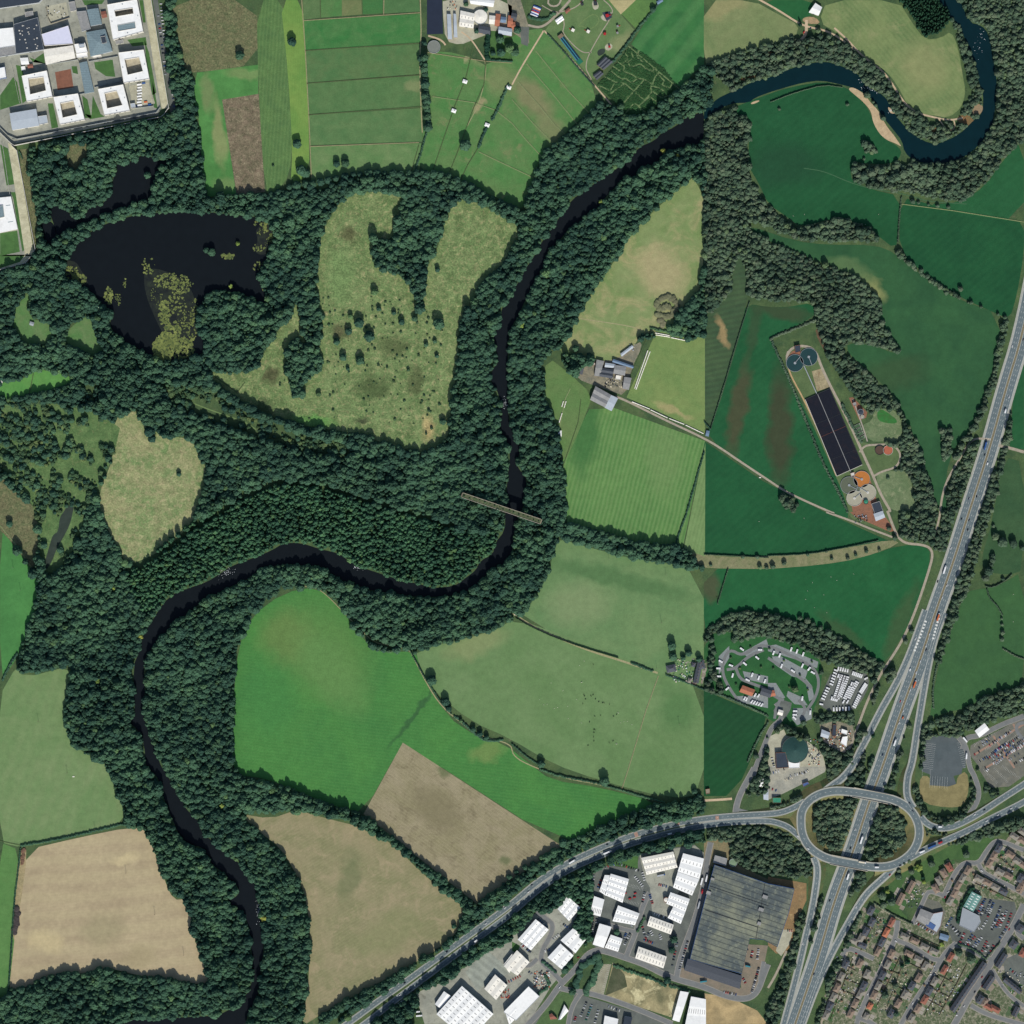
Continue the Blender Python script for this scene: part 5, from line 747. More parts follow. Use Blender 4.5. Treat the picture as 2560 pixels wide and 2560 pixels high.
for s, rx, ry, n, b in [('@01 1290,190', 30, 14, 90, 3), ('@01 1370,220', 20, 16, 60, 2.5), ('@01 1240,430', 10, 22, 70, 4), ('@01 1340,350', 16, 22, 50, 3), ('@01 1470,400', 6, 18, 30, 2.4), ('@01 1300,560', 14, 16, 60, 4), ('@01 1260,650', 18, 18, 110, 5), ('@01 1200,700', 12, 14, 70, 5), ('@01 1250,750', 14, 9, 50, 5), ('@01 1370,700', 22, 18, 100, 4), ('@01 1430,560', 12, 26, 50, 2.6), ('@01 1400,480', 16, 16, 30, 2.6), ('@01 820,300', 7, 15, 40, 3), ('@01 890,320', 5, 12, 20, 2), ('@01 940,200', 3, 8, 12, 2), ('@01 600,170', 12, 9, 40, 4), ('@01 500,190', 8, 6, 20, 3), ('@01 1120,80', 12, 16, 20, 3), ('@10 130,1720', 16, 26, 70, 4), ('@10 30,1700', 12, 16, 20, 3), ('@10 20,1870', 10, 8, 14, 3), ('@11 20,460', 10, 12, 30, 4), ('@11 80,260', 6, 8, 12, 3), ('@11 30,80', 12, 12, 20, 3), ('@00 1720,1932', 12, 5, 40, 3), ('@10 200,1640', 8, 12, 30, 2.4), ('@10 90,1600', 10, 6, 30, 2.4), ('@01 1850,650', 20, 7, 40, 2.6), ('@01 1700,700', 22, 7, 36, 2.6), ('@01 1750,745', 10, 5, 20, 2.4), ('@01 1180,300', 10, 18, 20, 1.8), ('@01 520,110', 16, 8, 40, 2.6), ('@10 110,1860', 10, 18, 24, 2.6)]:
    p = P(s)[0]; E.append((p[0], p[1], rx, ry, n, b))
pads('lily_pads', E, 9, 'yellow-green lily pads and weed floating on the lake')
# ================================================================ BUILDINGS
white = plain('white_sheet_roof', (238, 237, 232), .05, 4, .55, .3, stripe=(0, 1.1, .18, (196, 196, 192)), dirt=((190, 188, 180), 16, .3))
cream = plain('cream_roof', (230, 225, 212), .06, 4, .7, .2, dirt=((176, 168, 150), 8, .4)); lilac = plain('lilac_roof', (208, 208, 224), .04, 5, .6, .3)
greyr = plain('fibre_cement_roof', (138, 138, 136), .12, 3, .9, .1, dirt=((166, 164, 158), 9, .5)); lgrey = plain('pale_metal_roof', (172, 180, 186), .06, 4, .6, .3); dgrey = plain('dark_felt_roof', (58, 66, 76), .1, 4, .85, .1)
bluer = plain('blue_grey_roof', (104, 126, 148), .08, 4, .6, .3); glassr = plain('glass_roof', (122, 140, 144), .15, 2.5, .25, .5, stripe=(0, 3, .4, (84, 98, 104))); greenr = plain('green_roof', (50, 130, 100), .08, 4, .6, .3)
slate = plain('slate_roof', (78, 82, 88), .14, 1.8, .8, .2); brownt = plain('brown_tile_roof', (132, 116, 102), .16, 1.8, .9, .1); browng = plain('grey_tile_roof', (130, 126, 116), .16, 1.8, .9, .1); redt = plain('red_tile_roof', (138, 92, 78), .14, 1.8, .9, .1); oranget = plain('orange_tile_roof', (168, 108, 84), .14, 1.8, .9, .1)
mossr = None
def moss_mat():
    t = NT('mossy_warehouse_roof'); n = t.noise(46, 5, dist=.5); c = t.mix(t.ramp(n, .4, .66), lin((82, 90, 90)), lin((136, 138, 116))); c = t.mix(t.ramp(t.noise(7, 7, rough=.75), .52, .7, 0, .8), c, lin((146, 150, 128)))
    c = t.mix(t.ramp(t.wave(-19, 9, .3), .86, .97, 0, .6), c, lin((50, 56, 58))); f = t.noise(1.5, 6); vm = t.n('ShaderNodeVectorMath', operation='SCALE'); t.l(c, vm.inputs[0]); t.l(t.ramp(f, .3, .7, .8, 1.2), vm.inputs['Scale']); t.l(vm.outputs[0], t.b.inputs['Base Color']); return t.m
mossr = moss_mat()
brick = plain('brick_wall', (146, 104, 84), .12, 1, .9, .1); render_ = plain('pale_render', (200, 196, 186), .06, 2, .9, .1); clad = plain('wall_cladding', (168, 172, 174), .06, 2, .7, .2); bluec = plain('blue_cladding', (70, 96, 140), .06, 2, .7, .2); stone = plain('stone_wall', (142, 132, 114), .15, 1, .9, .1)
winm = plain('window_glass', (40, 50, 60), .05, 2, .1, .5); doorm = plain('door_paint', (70, 84, 96), .05, 2, .6, .3); sand = plain('courtyard_sand', (170, 162, 140), .2, 5, .9, .1); darkm = plain('dark_metal', (50, 54, 58), .1, 2, .6, .3); steel = plain('galvanised_steel', (150, 156, 158), .08, 2, .5, .4); timber = plain('weathered_timber', (124, 108, 88), .15, .6, .9, .1)
def box(V, F, c, s, rz=0, tilt=0):
    k = len(V); ca, sa = math.cos(rz), math.sin(rz)
    for dz in (-.5, .5):
        for dx, dy in ((-.5, -.5), (.5, -.5), (.5, .5), (-.5, .5)):
            x, y = dx * s[0], dy * s[1]; V.append((c[0] + x * ca - y * sa, c[1] + x * sa + y * ca, c[2] + dz * s[2]))
    F += [(k, k + 3, k + 2, k + 1), (k + 4, k + 5, k + 6, k + 7), (k, k + 1, k + 5, k + 4), (k + 1, k + 2, k + 6, k + 5), (k + 2, k + 3, k + 7, k + 6), (k + 3, k, k + 4, k + 7)]
def boxo(name, c, s, mat, parent=None, rz=0):
    V = []; F = []; box(V, F, (0, 0, 0), s, 0); o = mk(name, V, F, mat, parent, loc=c); o.rotation_euler[2] = rz; return o
def ccw(q): return q if sum(q[i][0] * q[(i + 1) % len(q)][1] - q[(i + 1) % len(q)][0] * q[i][1] for i in range(len(q))) > 0 else q[::-1]
def prism(name, pts, z0, z1, mat, parent, grow=0.0):
    p = ccw([tuple(a[:2]) for a in pts]); n = len(p)
    if grow:
        cx = sum(a[0] for a in p) / n; cy = sum(a[1] for a in p) / n; rr = max(math.hypot(a[0] - cx, a[1] - cy) for a in p)
        p = [(cx + (a[0] - cx) * (1 + grow / rr), cy + (a[1] - cy) * (1 + grow / rr)) for a in p]
    V = [(*a, z0) for a in p] + [(*a, z1) for a in p]; F = [(i, (i + 1) % n, n + (i + 1) % n, n + i) for i in range(n)]
    if n > 4:
        t = tessellate_polygon([[Vector((*a, 0)) for a in p]])
        for a, b, c in t:
            cr = (p[b][0] - p[a][0]) * (p[c][1] - p[a][1]) - (p[b][1] - p[a][1]) * (p[c][0] - p[a][0])
            if cr < 0: b, c = c, b
            F += [(n + a, n + b, n + c), (a, c, b)]
    else: F += [tuple(range(n, 2 * n)), tuple(range(n - 1, -1, -1))]
    return mk(name, V, F, mat, parent)
def lerp(a, b, t): return tuple(a[k] + (b[k] - a[k]) * t for k in range(2))
def building(name, s, h, label, cat='building', roof='gable', rm=white, wm=clad, rise=1.2, bays=1, lights=(0, 0), group=None, door=True, windows=0, flip=False, lm=None, over=.35):
    """quad outline; ridges run parallel to the edge p0-p1 (flip: to p1-p2)"""
    q = P(s); q = ccw(q)
    if flip: q = q[1:] + q[:1]
    n = len(q); cx = sum(a[0] for a in q) / n; cy = sum(a[1] for a in q) / n; q = [(a[0] - cx, a[1] - cy) for a in q]
    e = empty(name, (cx, cy, 0), 0, label, cat, group)
    prism('wall', q, 0, h, wm, e)
    if n == 4:
        ln = math.hypot(q[1][0] - q[0][0], q[1][1] - q[0][1]); dp = math.hypot(q[2][0] - q[1][0], q[2][1] - q[1][1])
    if roof == 'flat' or n != 4:
        rf = prism('roof', q, h, h + .25, rm, e, over)
        m = len(q)                                               # parapet upstand, mitred
        V = []; F = []
        inn = [(a[0] * (1 - .5 / max(3, math.hypot(*a))), a[1] * (1 - .5 / max(3, math.hypot(*a)))) for a in q]
        for i in range(m):
            j = (i + 1) % m; k = len(V); V += [(*q[i], h + .25), (*q[j], h + .25), (*inn[j], h + .25), (*inn[i], h + .25), (*q[i], h + .75), (*q[j], h + .75), (*inn[j], h + .75), (*inn[i], h + .75)]
            F += [(k, k + 1, k + 5, k + 4), (k + 2, k + 3, k + 7, k + 6), (k + 4, k + 5, k + 6, k + 7)]
        mk('parapet', V, F, wm, e)
        zf = lambda u, v: h + .25
    else:
        o2 = over / dp; o1 = over / ln; L0, L1 = -o1, 1 + o1
        def pt(u, v): a = lerp(q[0], q[1], u); b = lerp(q[3], q[2], u); return lerp(a, b, v)
        prof = []
        for b in range(bays): prof += [(b / bays, 0), ((b + .5) / bays, rise)]
        prof.append((1, 0)); prof[0] = (-o2, -over * rise * 2 / (dp / bays)); prof[-1] = (1 + o2, prof[0][1])
        if roof == 'hip' and bays == 1:
            hu = min(.48, (dp / 2) / ln * .9); P4 = [pt(-o1, -o2), pt(1 + o1, -o2), pt(1 + o1, 1 + o2), pt(-o1, 1 + o2)]; r0, r1 = pt(hu, .5), pt(1 - hu, .5)
            V = [(*a, h) for a in P4] + [(*r0, h + rise), (*r1, h + rise)] + [(*a, h + .12) for a in P4]
            V = [(*a, h) for a in P4] + [(*a, h + .14) for a in P4] + [(*r0, h + rise), (*r1, h + rise)]
            rf = mk('roof', V, [(0, 3, 2, 1), (0, 1, 5, 4), (1, 2, 6, 5), (2, 3, 7, 6), (3, 0, 4, 7), (4, 5, 9, 8), (6, 7, 8, 9), (5, 6, 9), (7, 4, 8)], rm, e)
        else:
            V = []; F = []; m = len(prof)
            for u in (L0, L1):
                for v, z in prof: V.append((*pt(u, v), h + z + .18))
            for u in (L0, L1):
                for v, z in prof: V.append((*pt(u, v), h + z))
            for i in range(m - 1):
                F += [(i, m + i, m + i + 1, i + 1), (2 * m + i, 2 * m + i + 1, 3 * m + i + 1, 3 * m + i), (i, i + 1, 2 * m + i + 1, 2 * m + i), (m + i, 3 * m + i, 3 * m + i + 1, m + i + 1)]
            F += [(0, 2 * m, 3 * m, m), (m - 1, 2 * m - 1, 4 * m - 1, 3 * m - 1)]
            rf = mk('roof', V, F, rm, e); V = []; F = []
            for u in (0, 1):
                k = len(V); V += [(*pt(u, v if 0 < i < m - 1 else (0 if i == 0 else 1)), h + max(z, 0)) for i, (v, z) in enumerate(prof)]
                F += [(k + 2 * b, k + 2 * b + 1, k + 2 * b + 2) for b in range(bays)]
            mk('gable', V, F, wm, e)
        def zf(u, v):
            t = (v * bays) % 1; return h + .18 + rise * (2 * t if t < .5 else 2 - 2 * t)
        nu, nv = lights
        for b in range(bays):
            for sd in range(2):
                if nv == 1 and sd: continue
                for i in range(nu):
                    u = (i + .5) / nu; v0, v1 = (b + (.12 if sd == 0 else .62)) / bays, (b + (.38 if sd == 0 else .88)) / bays; du = min(.5, 1.1 / ln * .5 * 2) / 2
                    c = [pt(u - du, v0), pt(u + du, v0), pt(u + du, v1), pt(u - du, v1)]; z = [zf(u, v0)] * 2 + [zf(u, v1)] * 2
                    V = [(*a, zz + .02) for a, zz in zip(c, z)] + [(*a, zz + .12) for a, zz in zip(c, z)]
                    mk('rooflight', V, [(4, 5, 6, 7), (0, 1, 5, 4), (1, 2, 6, 5), (2, 3, 7, 6), (3, 0, 4, 7)], lm or greyr, rf)
    if door and n == 4:
        a = lerp(q[0], q[1], .5); nx, ny = (q[1][1] - q[0][1]) / ln, -(q[1][0] - q[0][0]) / ln; rz = math.atan2(q[1][1] - q[0][1], q[1][0] - q[0][0]); w_ = min(4.5, ln * .2) if ln > 12 else 1.1; hh = min(4.2, h - .8) if ln > 12 else 2.1
        boxo('door', (a[0] + nx * .06, a[1] + ny * .06, hh / 2), (w_, .14, hh), doorm, e, rz)
    if windows and n == 4:
        for i in range(windows):
            u = (i + .5) / windows
            if abs(u - .5) < .12 and door: continue
            a = lerp(q[0], q[1], u); nx, ny = (q[1][1] - q[0][1]) / ln, -(q[1][0] - q[0][0]) / ln; rz = math.atan2(q[1][1] - q[0][1], q[1][0] - q[0][0])
            boxo('window', (a[0] + nx * .05, a[1] + ny * .05, h * .62), (min(2, ln / windows * .5), .12, 1.2), winm, e, rz)
    return e
def plant(e, items, z, mat=steel, name='vent_box'):
    for x, y, w_, d_, h_ in items: boxo(name, (x, y, z + h_ / 2), (w_, d_, h_), mat, e)
# ---- prison
def wing(s, inner, h, label, extra=None):
    q = ccw(P(s)); ins = [ccw(P(i)) for i in inner]; cx = sum(a[0] for a in q) / 4; cy = sum(a[1] for a in q) / 4
    e = empty('prison_wing', (cx, cy, 0), 0, label, 'prison building', 'square prison wings'); q = [(a[0] - cx, a[1] - cy) for a in q]; ins = [[(a[0] - cx, a[1] - cy) for a in i] for i in ins]
    def tess(z, mat, nm, z2):
        loops = [q] + ins; flat = [a for l in loops for a in l]; t = tessellate_polygon([[Vector((*a, 0)) for a in l] for l in loops]); V = [(*a, z2) for a in flat]; F = []
        for a, b, c in t:
            cr = (flat[b][0] - flat[a][0]) * (flat[c][1] - flat[a][1]) - (flat[b][1] - flat[a][1]) * (flat[c][0] - flat[a][0]); F.append((a, b, c) if cr > 0 else (a, c, b))
        return mk(nm, V, F, mat, e)
    V = []; F = []
    for l in [q] + ins:
        k = len(V); m = len(l); V += [(*a, 0) for a in l] + [(*a, h) for a in l]; F += [(k + i, k + (i + 1) % m, k + m + (i + 1) % m, k + m + i) for i in range(m)]
    mk('wall', V, F, render_, e); rf = tess(0, white, 'roof', h)
    V = []; F = []
    for l in [q] + ins:
        for i in range(len(l)):
            a, b = l[i], l[(i + 1) % len(l)]; ln = math.hypot(b[0] - a[0], b[1] - a[1]); box(V, F, ((a[0] + b[0]) / 2, (a[1] + b[1]) / 2, h + .3), (ln, .5, .6), math.atan2(b[1] - a[1], b[0] - a[0]))
    mk('parapet', V, F, render_, e)
    for l in ins[:1]:
        prism('courtyard_floor', l, .13, .3, sand, e, -.3)
    for k, (x, y) in enumerate([(.22, .1), (-.3, .38), (.38, -.36)]):
        a = (x * (q[1][0] - q[0][0] + q[2][0] - q[3][0]) / 2 + y * (q[3][0] - q[0][0]) * .9, x * (q[1][1] - q[0][1]) * .9 + y * (q[3][1] - q[0][1]) * .9)
    for i in range(4):
        a, b = q[i], q[(i + 1) % 4]
        for u in (.2, .4, .6, .8):
            p = lerp(a, b, u); rz = math.atan2(b[1] - a[1], b[0] - a[0]); nx, ny = math.sin(rz), -math.cos(rz); boxo('window', (p[0] + nx * .05, p[1] + ny * .05, h * .55), (3, .12, h * .5), winm, e, rz)
        p = lerp(lerp(a, b, .5), (0, 0), .14); boxo('vent_box', (p[0], p[1], h + .5), (1.6, 1.2, 1), steel, rf, math.atan2(b[1] - a[1], b[0] - a[0]))
    return e
wing('@00 900,405 1090,383 1132,600 940,632', ['@00 945,455 1055,438 1085,545 970,572'], 11, 'square white prison wing beside the east perimeter wall')
wing('@00 745,680 935,645 985,840 795,875', ['@00 795,710 885,690 930,800 815,825'], 11, 'square white prison wing at the foot of the covered walkway')
wing('@00 410,740 595,713 645,908 460,945', ['@00 460,785 560,765 590,870 480,895'], 11, 'square white prison wing south of the red court')
wing('@00 172,580 360,540 402,735 210,772', ['@00 220,600 335,585 355,690 235,720'], 11, 'square white prison wing west of the red court')
w1 = wing('@00 815,45 1040,5 1087,245 860,308', ['@00 870,90 1008,68 1015,112 880,135', '@00 893,200 1025,175 1032,222 900,245'], 13, 'large white prison block with two openings in its roof')
q = P('@00 893,200 1025,175 1032,222 900,245'); prism('atrium_glass', [(a[0] - w1.location.x, a[1] - w1.location.y) for a in q], 12.2, 12.7, glassr, w1, -.4)
B = building
B('prison_workshop', '@00 110,190 290,138 337,380 127,412', 9, 'black flat-roofed prison workshop dotted with roof vents', 'workshop', 'flat', dgrey, clad)
wk = bpy.data.objects['prison_workshop']; r_ = random.Random(4)
for i in range(22):
    p = P(f'@00 {150 + r_.random() * 150},{180 + r_.random() * 200}')[0]; boxo('roof_vent', (p[0] - wk.location.x, p[1] - wk.location.y, 9.7), (r_.uniform(1, 2.4), r_.uniform(1, 2.4), 1.1), render_, wk)
B('prison_workshop', '@00 -20,225 105,213 122,350 -20,372', 8, 'white-roofed prison workshop at the picture\'s west edge', 'workshop', 'flat', white, clad)
B('prison_workshop', '@00 -20,378 118,352 127,412 -20,436', 6.5, 'grey-roofed strip workshop below the white one', 'workshop', 'flat', greyr, clad)
B('prison_hall', '@00 320,265 520,200 557,335 342,350', 9, 'pale lilac-roofed hall in the prison centre', 'hall', 'flat', lilac, render_); B('prison_kitchen', '@00 335,380 555,348 572,440 352,490', 7, 'cream-roofed long building above the red court', 'building', 'gable', cream, render_, .8)
B('prison_office', '@00 565,340 645,328 667,400 582,412', 8, 'small white block between hall and glazed roof', 'building', 'flat', white, render_); B('prison_office', '@00 575,405 660,398 665,432 585,440', 5, 'narrow white annex south of the small white block', 'building', 'flat', white, render_)
B('glazed_hall', '@00 655,250 797,225 852,390 690,430', 8, 'hall with a large blue-grey glass roof', 'hall', 'hip', glassr, clad, 3); B('glazed_hall', '@00 660,80 745,68 772,185 690,200', 7, 'smaller glass-roofed hall west of the large block', 'hall', 'gable', glassr, clad, 1.6, flip=True)
B('flat_block', '@00 580,92 653,85 688,220 620,240', 5, 'low grey flat-roofed block beside the smaller glass hall', 'building', 'flat', greyr, clad); B('garden_hut', '@00 155,442 212,438 222,486 166,490', 4, 'small white hut north of the western wing', 'hut', 'gable', white, render_, .6)
B('brick_hut', '@00 762,92 800,86 810,130 775,138', 3.5, 'tiny red-roofed hut beside the large white block', 'hut', 'gable', redt, brick, 1); B('brick_hut', '@00 210,490 248,485 252,512 214,516', 3.5, 'tiny red-roofed hut above the western wing', 'hut', 'gable', redt, brick, 1)
B('covered_walkway', '@00 602,480 658,466 712,695 645,708', 4, 'long grey glazed walkway between court and lawn', 'walkway', 'gable', glassr, clad, 1, flip=True); B('prison_store', '@00 80,862 278,828 300,952 100,986', 9, 'grey and white store at the prison\'s south-west corner', 'store', 'gable', lgrey, render_, .7)
B('prison_store', '@00 285,882 356,872 366,930 295,946', 6, 'small grey annex east of the corner store', 'store', 'flat', lgrey, render_); B('visitor_block', '@00 -30,1500 86,1488 136,1730 -30,1765', 7, 'white block with green rooflights by the west wall', 'building', 'gable', white, render_, .8, lights=(2, 1), lm=glassr, flip=True)
B('gatehouse', '@00 -20,520 40,508 52,590 -20,606', 6, 'white roofed block with blue edge at the west margin', 'building', 'flat', white, bluec); B('north_block', '@00 -20,-12 340,-20 300,25 -20,70', 8, 'long dark-roofed block along the prison\'s north edge', 'building', 'flat', dgrey, clad)
def wall_line(name, s, h, th, mat, label, cat='wall', group=None):
    p = P(s); V = []; F = []; cx, cy = p[0][:2]
    for i in range(len(p) - 1):
        a, b = p[i], p[i + 1]; ln = math.hypot(b[0] - a[0], b[1] - a[1]); box(V, F, ((a[0] + b[0]) / 2 - cx, (a[1] + b[1]) / 2 - cy, h / 2), (ln + th, th, h - i * .004), math.atan2(b[1] - a[1], b[0] - a[0]))
    return tag(mk(name, V, F, mat, loc=(cx, cy, 0)), label, cat, group)
wall_line('prison_wall', '@00 1140,-15 1275,815 1240,865 1215,885 110,1100 88,1085 0,1000', 6, .7, render_, 'high pale perimeter wall of the main prison yard'); wall_line('prison_wall', '@00 90,1100 130,1140 268,1880 @01 240,0 195,55 -10,108', 6, .7, render_, 'high pale perimeter wall of the western prison yard')
wall_line('mesh_fence', '@00 1080,-15 1210,810 1180,850 130,1050 60,1020 0,960', 4, .3, steel, 'inner mesh fence of the main prison yard', 'fence'); wall_line('mesh_fence', '@00 20,1090 80,1500', 3.5, .35, render_, 'white fence crossing the western prison lawn', 'fence'); wall_line('mesh_fence', '@00 970,640 1000,820 1160,800 1130,600', 3, .25, steel, 'fence round the prison container yard', 'fence')
wall_line('mesh_fence', '@00 90,490 150,780', 3, .3, render_, 'pale fence beside the westernmost prison lawn', 'fence'); wall_line('brick_wall', '@00 350,50 365,140 385,180 525,135', 3, .5, stone, 'cream wall round the northern prison yard')
for s, h, rm, lab in [('@00 412,222 470,205 478,232 420,248', 4, lilac, 'small lilac plant block north of the lilac hall'), ('@00 600,345 640,340 645,365 608,370', 11, lgrey, 'raised pale tower on the small white block'), ('@00 765,285 800,278 812,330 778,338', 11, dgrey, 'dark fin on the large glass hall'), ('@00 520,20 565,12 580,80 535,90', 4, greyr, 'low grey range by the northern prison yard'), ('@00 160,505 190,500 195,530 165,535', 3, white, 'tiny white hut beside the western prison lawn'), ('@00 700,425 765,415 768,430 705,440', 4, cream, 'narrow cream block below the large glass hall'), ('@00 870,310 930,300 935,325 880,335', 3, greyr, 'low grey link below the large white block'), ('@00 985,785 1020,780 1025,812 992,818', 4, lgrey, 'grey shed in the prison container yard corner'), ('@00 40,1640 0,1650 0,1560 30,1555', 9, glassr, 'blue glazed box on the western visitor block'), ('@00 190,95 250,85 255,120 195,130', 4, greyr, 'grey store beside the dark northern block')]:
    B('prison_annex', s, h, lab, 'building', 'flat', rm, render_)
wall_line('mesh_fence', '@00 345,490 590,450 600,480 640,705 410,750 345,520', 3, .25, steel, 'fence around the red sports court', 'fence'); wall_line('mesh_fence', '@00 670,465 890,425 925,610 715,660', 3, .25, steel, 'fence around the curved prison lawn', 'fence')
# ---- housing kit
def house_mesh(kind, L, D, h, rise, rm, wm, semi=True):
    e = empty(kind, (0, 0, 0)); V = []; F = []; box(V, F, (0, 0, h / 2), (L, D, h)); mk('wall', V, F, wm, e)
    o = .35; hl, hd = L / 2 + o, D / 2 + o; q = [(-hl, -hd), (hl, -hd), (hl, hd), (-hl, hd)]
    k = hd * .9 if kind != 'terrace_house' else 0
    V = [(*a, h) for a in q] + [(*a, h + .15) for a in q] + [(-hl + k, 0, h + rise), (hl - k, 0, h + rise)]
    rf = mk('roof', V, [(0, 3, 2, 1), (0, 1, 5, 4), (1, 2, 6, 5), (2, 3, 7, 6), (3, 0, 4, 7), (4, 5, 9, 8), (6, 7, 8, 9), (5, 6, 9), (7, 4, 8)], rm, e)
    for x in ((-L * .22, L * .22) if semi else (L * .2,)): boxo('chimney', (x, .4, h + rise + .2), (.7, .9, 1.6), brick, rf)
    for sd in (-1, 1):
        for x in (-L * .32, L * .32):
            for z in ((1.5, 4.0) if h > 4 else (1.5,)): boxo('window', (x, sd * (D / 2 + .04), z), (1.5, .1, 1.1), winm, e)
    for x in ((-L * .1, L * .1) if semi else (0,)): boxo('door', (x, -D / 2 - .05, 1.05), (.9, .12, 2.1), doorm, e)
    return e
def del_tree(e): pass
def copy_thing(o, loc, rz, label=None, group=None, scale=None):
    r = o.copy(); COL.objects.link(r); r.location = loc; r.rotation_euler = (0, 0, rz)
    if scale: r.scale = scale
    if label: r['label'] = label
    if group: r['group'] = group
    for c in o.children:
        d_ = c.copy(); COL.objects.link(d_); d_.parent = r
        for g in c.children: f_ = g.copy(); COL.objects.link(f_); f_.parent = d_
    return r
PROTO = {}
def put(key, maker, loc, rz, label, cat, group, scale=None):
    if key not in PROTO:
        o = maker(); PROTO[key] = o; o.location = loc; o.rotation_euler = (0, 0, rz); tag(o, label, cat, group)
        if scale: o.scale = scale
        return o
    if not PROTO[key].children and PROTO[key].type == 'MESH':
        o = PROTO[key].copy(); COL.objects.link(o); o.location = loc; o.rotation_euler = (0, 0, rz)
        if scale: o.scale = scale
        tag(o, label, cat, group); return o
    o = copy_thing(PROTO[key], loc, rz, label, group, scale); o['category'] = cat; return o
RM = {'b': (brownt, 'brown'), 'g': (browng, 'grey-brown'), 's': (slate, 'slate-grey'), 'r': (redt, 'red'), 'o': (oranget, 'orange')}
def houses(s, ang, cols, kind, where, frm, dims=(15, 9.4, 5, 2.6)):
    for i, p in enumerate(P(s)):
        c = cols[i % len(cols)]; m, cn = RM[c]; nm = {'semi': 'semi_detached_house', 'bung': 'bungalow', 'terr': 'terrace_house'}[kind]
        put((kind, c, dims), lambda: house_mesh(nm, *dims, m, brick if i % 2 else render_, kind != 'bung'), (p[0], p[1], .08), R(ang), f'{cn}-roofed {nm.replace("_", " ").replace("semi detached", "semi")}, {nth(i)} from the {frm} {where}', 'house', 'houses ' + where)
A1 = 63
houses('@33 585,1478 552,1572 520,1655 492,1725 466,1795 438,1862', A1, 'sgbgsg', 'semi', 'facing the lane west', 'north'); houses('@33 692,1472 745,1552 722,1640 692,1705 655,1775 622,1850', A1, 'bgsgbb', 'semi', 'west of the first street', 'north')
houses('@33 930,1400 900,1480 862,1562 830,1640 798,1710', A1, 'bgsgb', 'semi', 'east of the first street', 'north'); houses('@33 768,1795 740,1870', A1, 'og', 'bung', 'below those east of the first street', 'north', (11, 8.5, 3, 2.6))
houses('@33 1062,1400 1132,1440', -27, 'bg', 'semi', 'south of the cross street', 'west'); houses('@33 1185,1490 1135,1580 1085,1640 1030,1705 980,1775 930,1850', 60, 'gbsgbs', 'semi', 'west of the second street', 'north')
houses('@33 1375,1425 1328,1520', 60, 'rr', 'semi', 'beside the second street top', 'north', (16, 8.5, 5, 2.6)); houses('@33 1255,1608 1215,1680 1180,1745 1128,1812 1080,1885', 60, 'gsrbg', 'semi', 'east of the second street', 'north')
houses('@33 1030,1268 1105,1302 1180,1345 1252,1380', -27, 'gbgg', 'semi', 'north of the cross street', 'west', (15, 9, 5, 2.6)); houses('@33 775,1075 783,1160 738,1232 700,1280', 63, 'sssg', 'semi', 'round the western turning', 'north'); houses('@33 710,1335 640,1300', -25, 'sg', 'semi', 'at the turning foot', 'east')
houses('@33 930,1162 890,1238 860,1310 828,1382', 63, 'rosb', 'semi', 'west of the street top', 'north', (16, 8.5, 5, 2.6)); houses('@33 1365,748 1325,792 1288,848 1262,908', -60, 'rbgb', 'semi', 'in the first crescent behind the green', 'north')
houses('@33 1505,770 1465,830 1432,885 1405,942 1372,1000', 60, 'bgbbg', 'semi', 'west of the dealership hedge', 'north'); houses('@33 1590,832 1652,862 1712,896 1772,930', -30, 'gbgs', 'semi', 'south of the crescent road', 'west'); houses('@33 1738,602 1702,660 1668,718', 60, 'sbb', 'semi', 'west side of the crescent loop', 'north'); houses('@33 1748,782 1812,812', -30, 'gb', 'semi', 'north of the crescent road', 'west')
houses('@33 1825,650 1880,700 1920,730', -35, 'bgb', 'semi', 'inside the crescent loop', 'west'); houses('@33 1905,830 1900,900', 60, 'sb', 'semi', 'at the crescent east end', 'north'); houses('@33 1855,512 1918,545', -35, 'gb', 'semi', 'above the crescent loop', 'west'); houses('@33 1920,480', -35, 'g', 'semi', 'in the north-east corner', 'west')
houses('@33 1660,1800 1710,1815', -30, 'rr', 'semi', 'south-east of the main road', 'west', (18, 8.5, 5, 2.6)); houses('@33 1900,1210 1850,1330', 55, 'ss', 'semi', 'opposite the dealership', 'north', (14, 12, 5, 2.6)); houses('@33 1600,1745 1630,1765 1920,1390', 60, 'sbr', 'semi', 'behind the main road terrace', 'north')
def terrace(a, b, n, dims, col, lab, frm):
    pa, pb = P(a + ' ' + b[b.index(' ') + 1:] if b.startswith('@') else a + ' ' + b); ang = math.atan2(pb[1] - pa[1], pb[0] - pa[0]); ln = math.hypot(pb[0] - pa[0], pb[1] - pa[1]) / n; m, cn = RM[col]
    for i in range(n):
        t = (i + .5) / n; x, y = pa[0] + (pb[0] - pa[0]) * t, pa[1] + (pb[1] - pa[1]) * t
        k = ('terr', col, dims)
        put(k, lambda: house_mesh('terrace_house', ln - .72 + .001, dims[0], dims[1], dims[2], m, brick, False), (x, y, .08), ang, f'{cn}-roofed terrace house, {nth(i)} from the {frm} end {lab}', 'house', 'terrace houses ' + lab)
terrace('@33 1098,852', '1050,940', 5, (9, 5, 2.6), 'b', 'of the upper twin terrace', 'north'); terrace('@33 1020,945', '975,1030', 5, (9.01, 5, 2.6), 'b', 'of the lower twin terrace', 'north'); terrace('@33 1635,1465', '1385,1830', 14, (9.5, 5.4, 3), 's', 'of the long dark terrace', 'north'); terrace('@33 1790,1400', '1725,1500', 5, (9.6, 5.4, 3), 's', 'of the terrace beside the small car park', 'north')
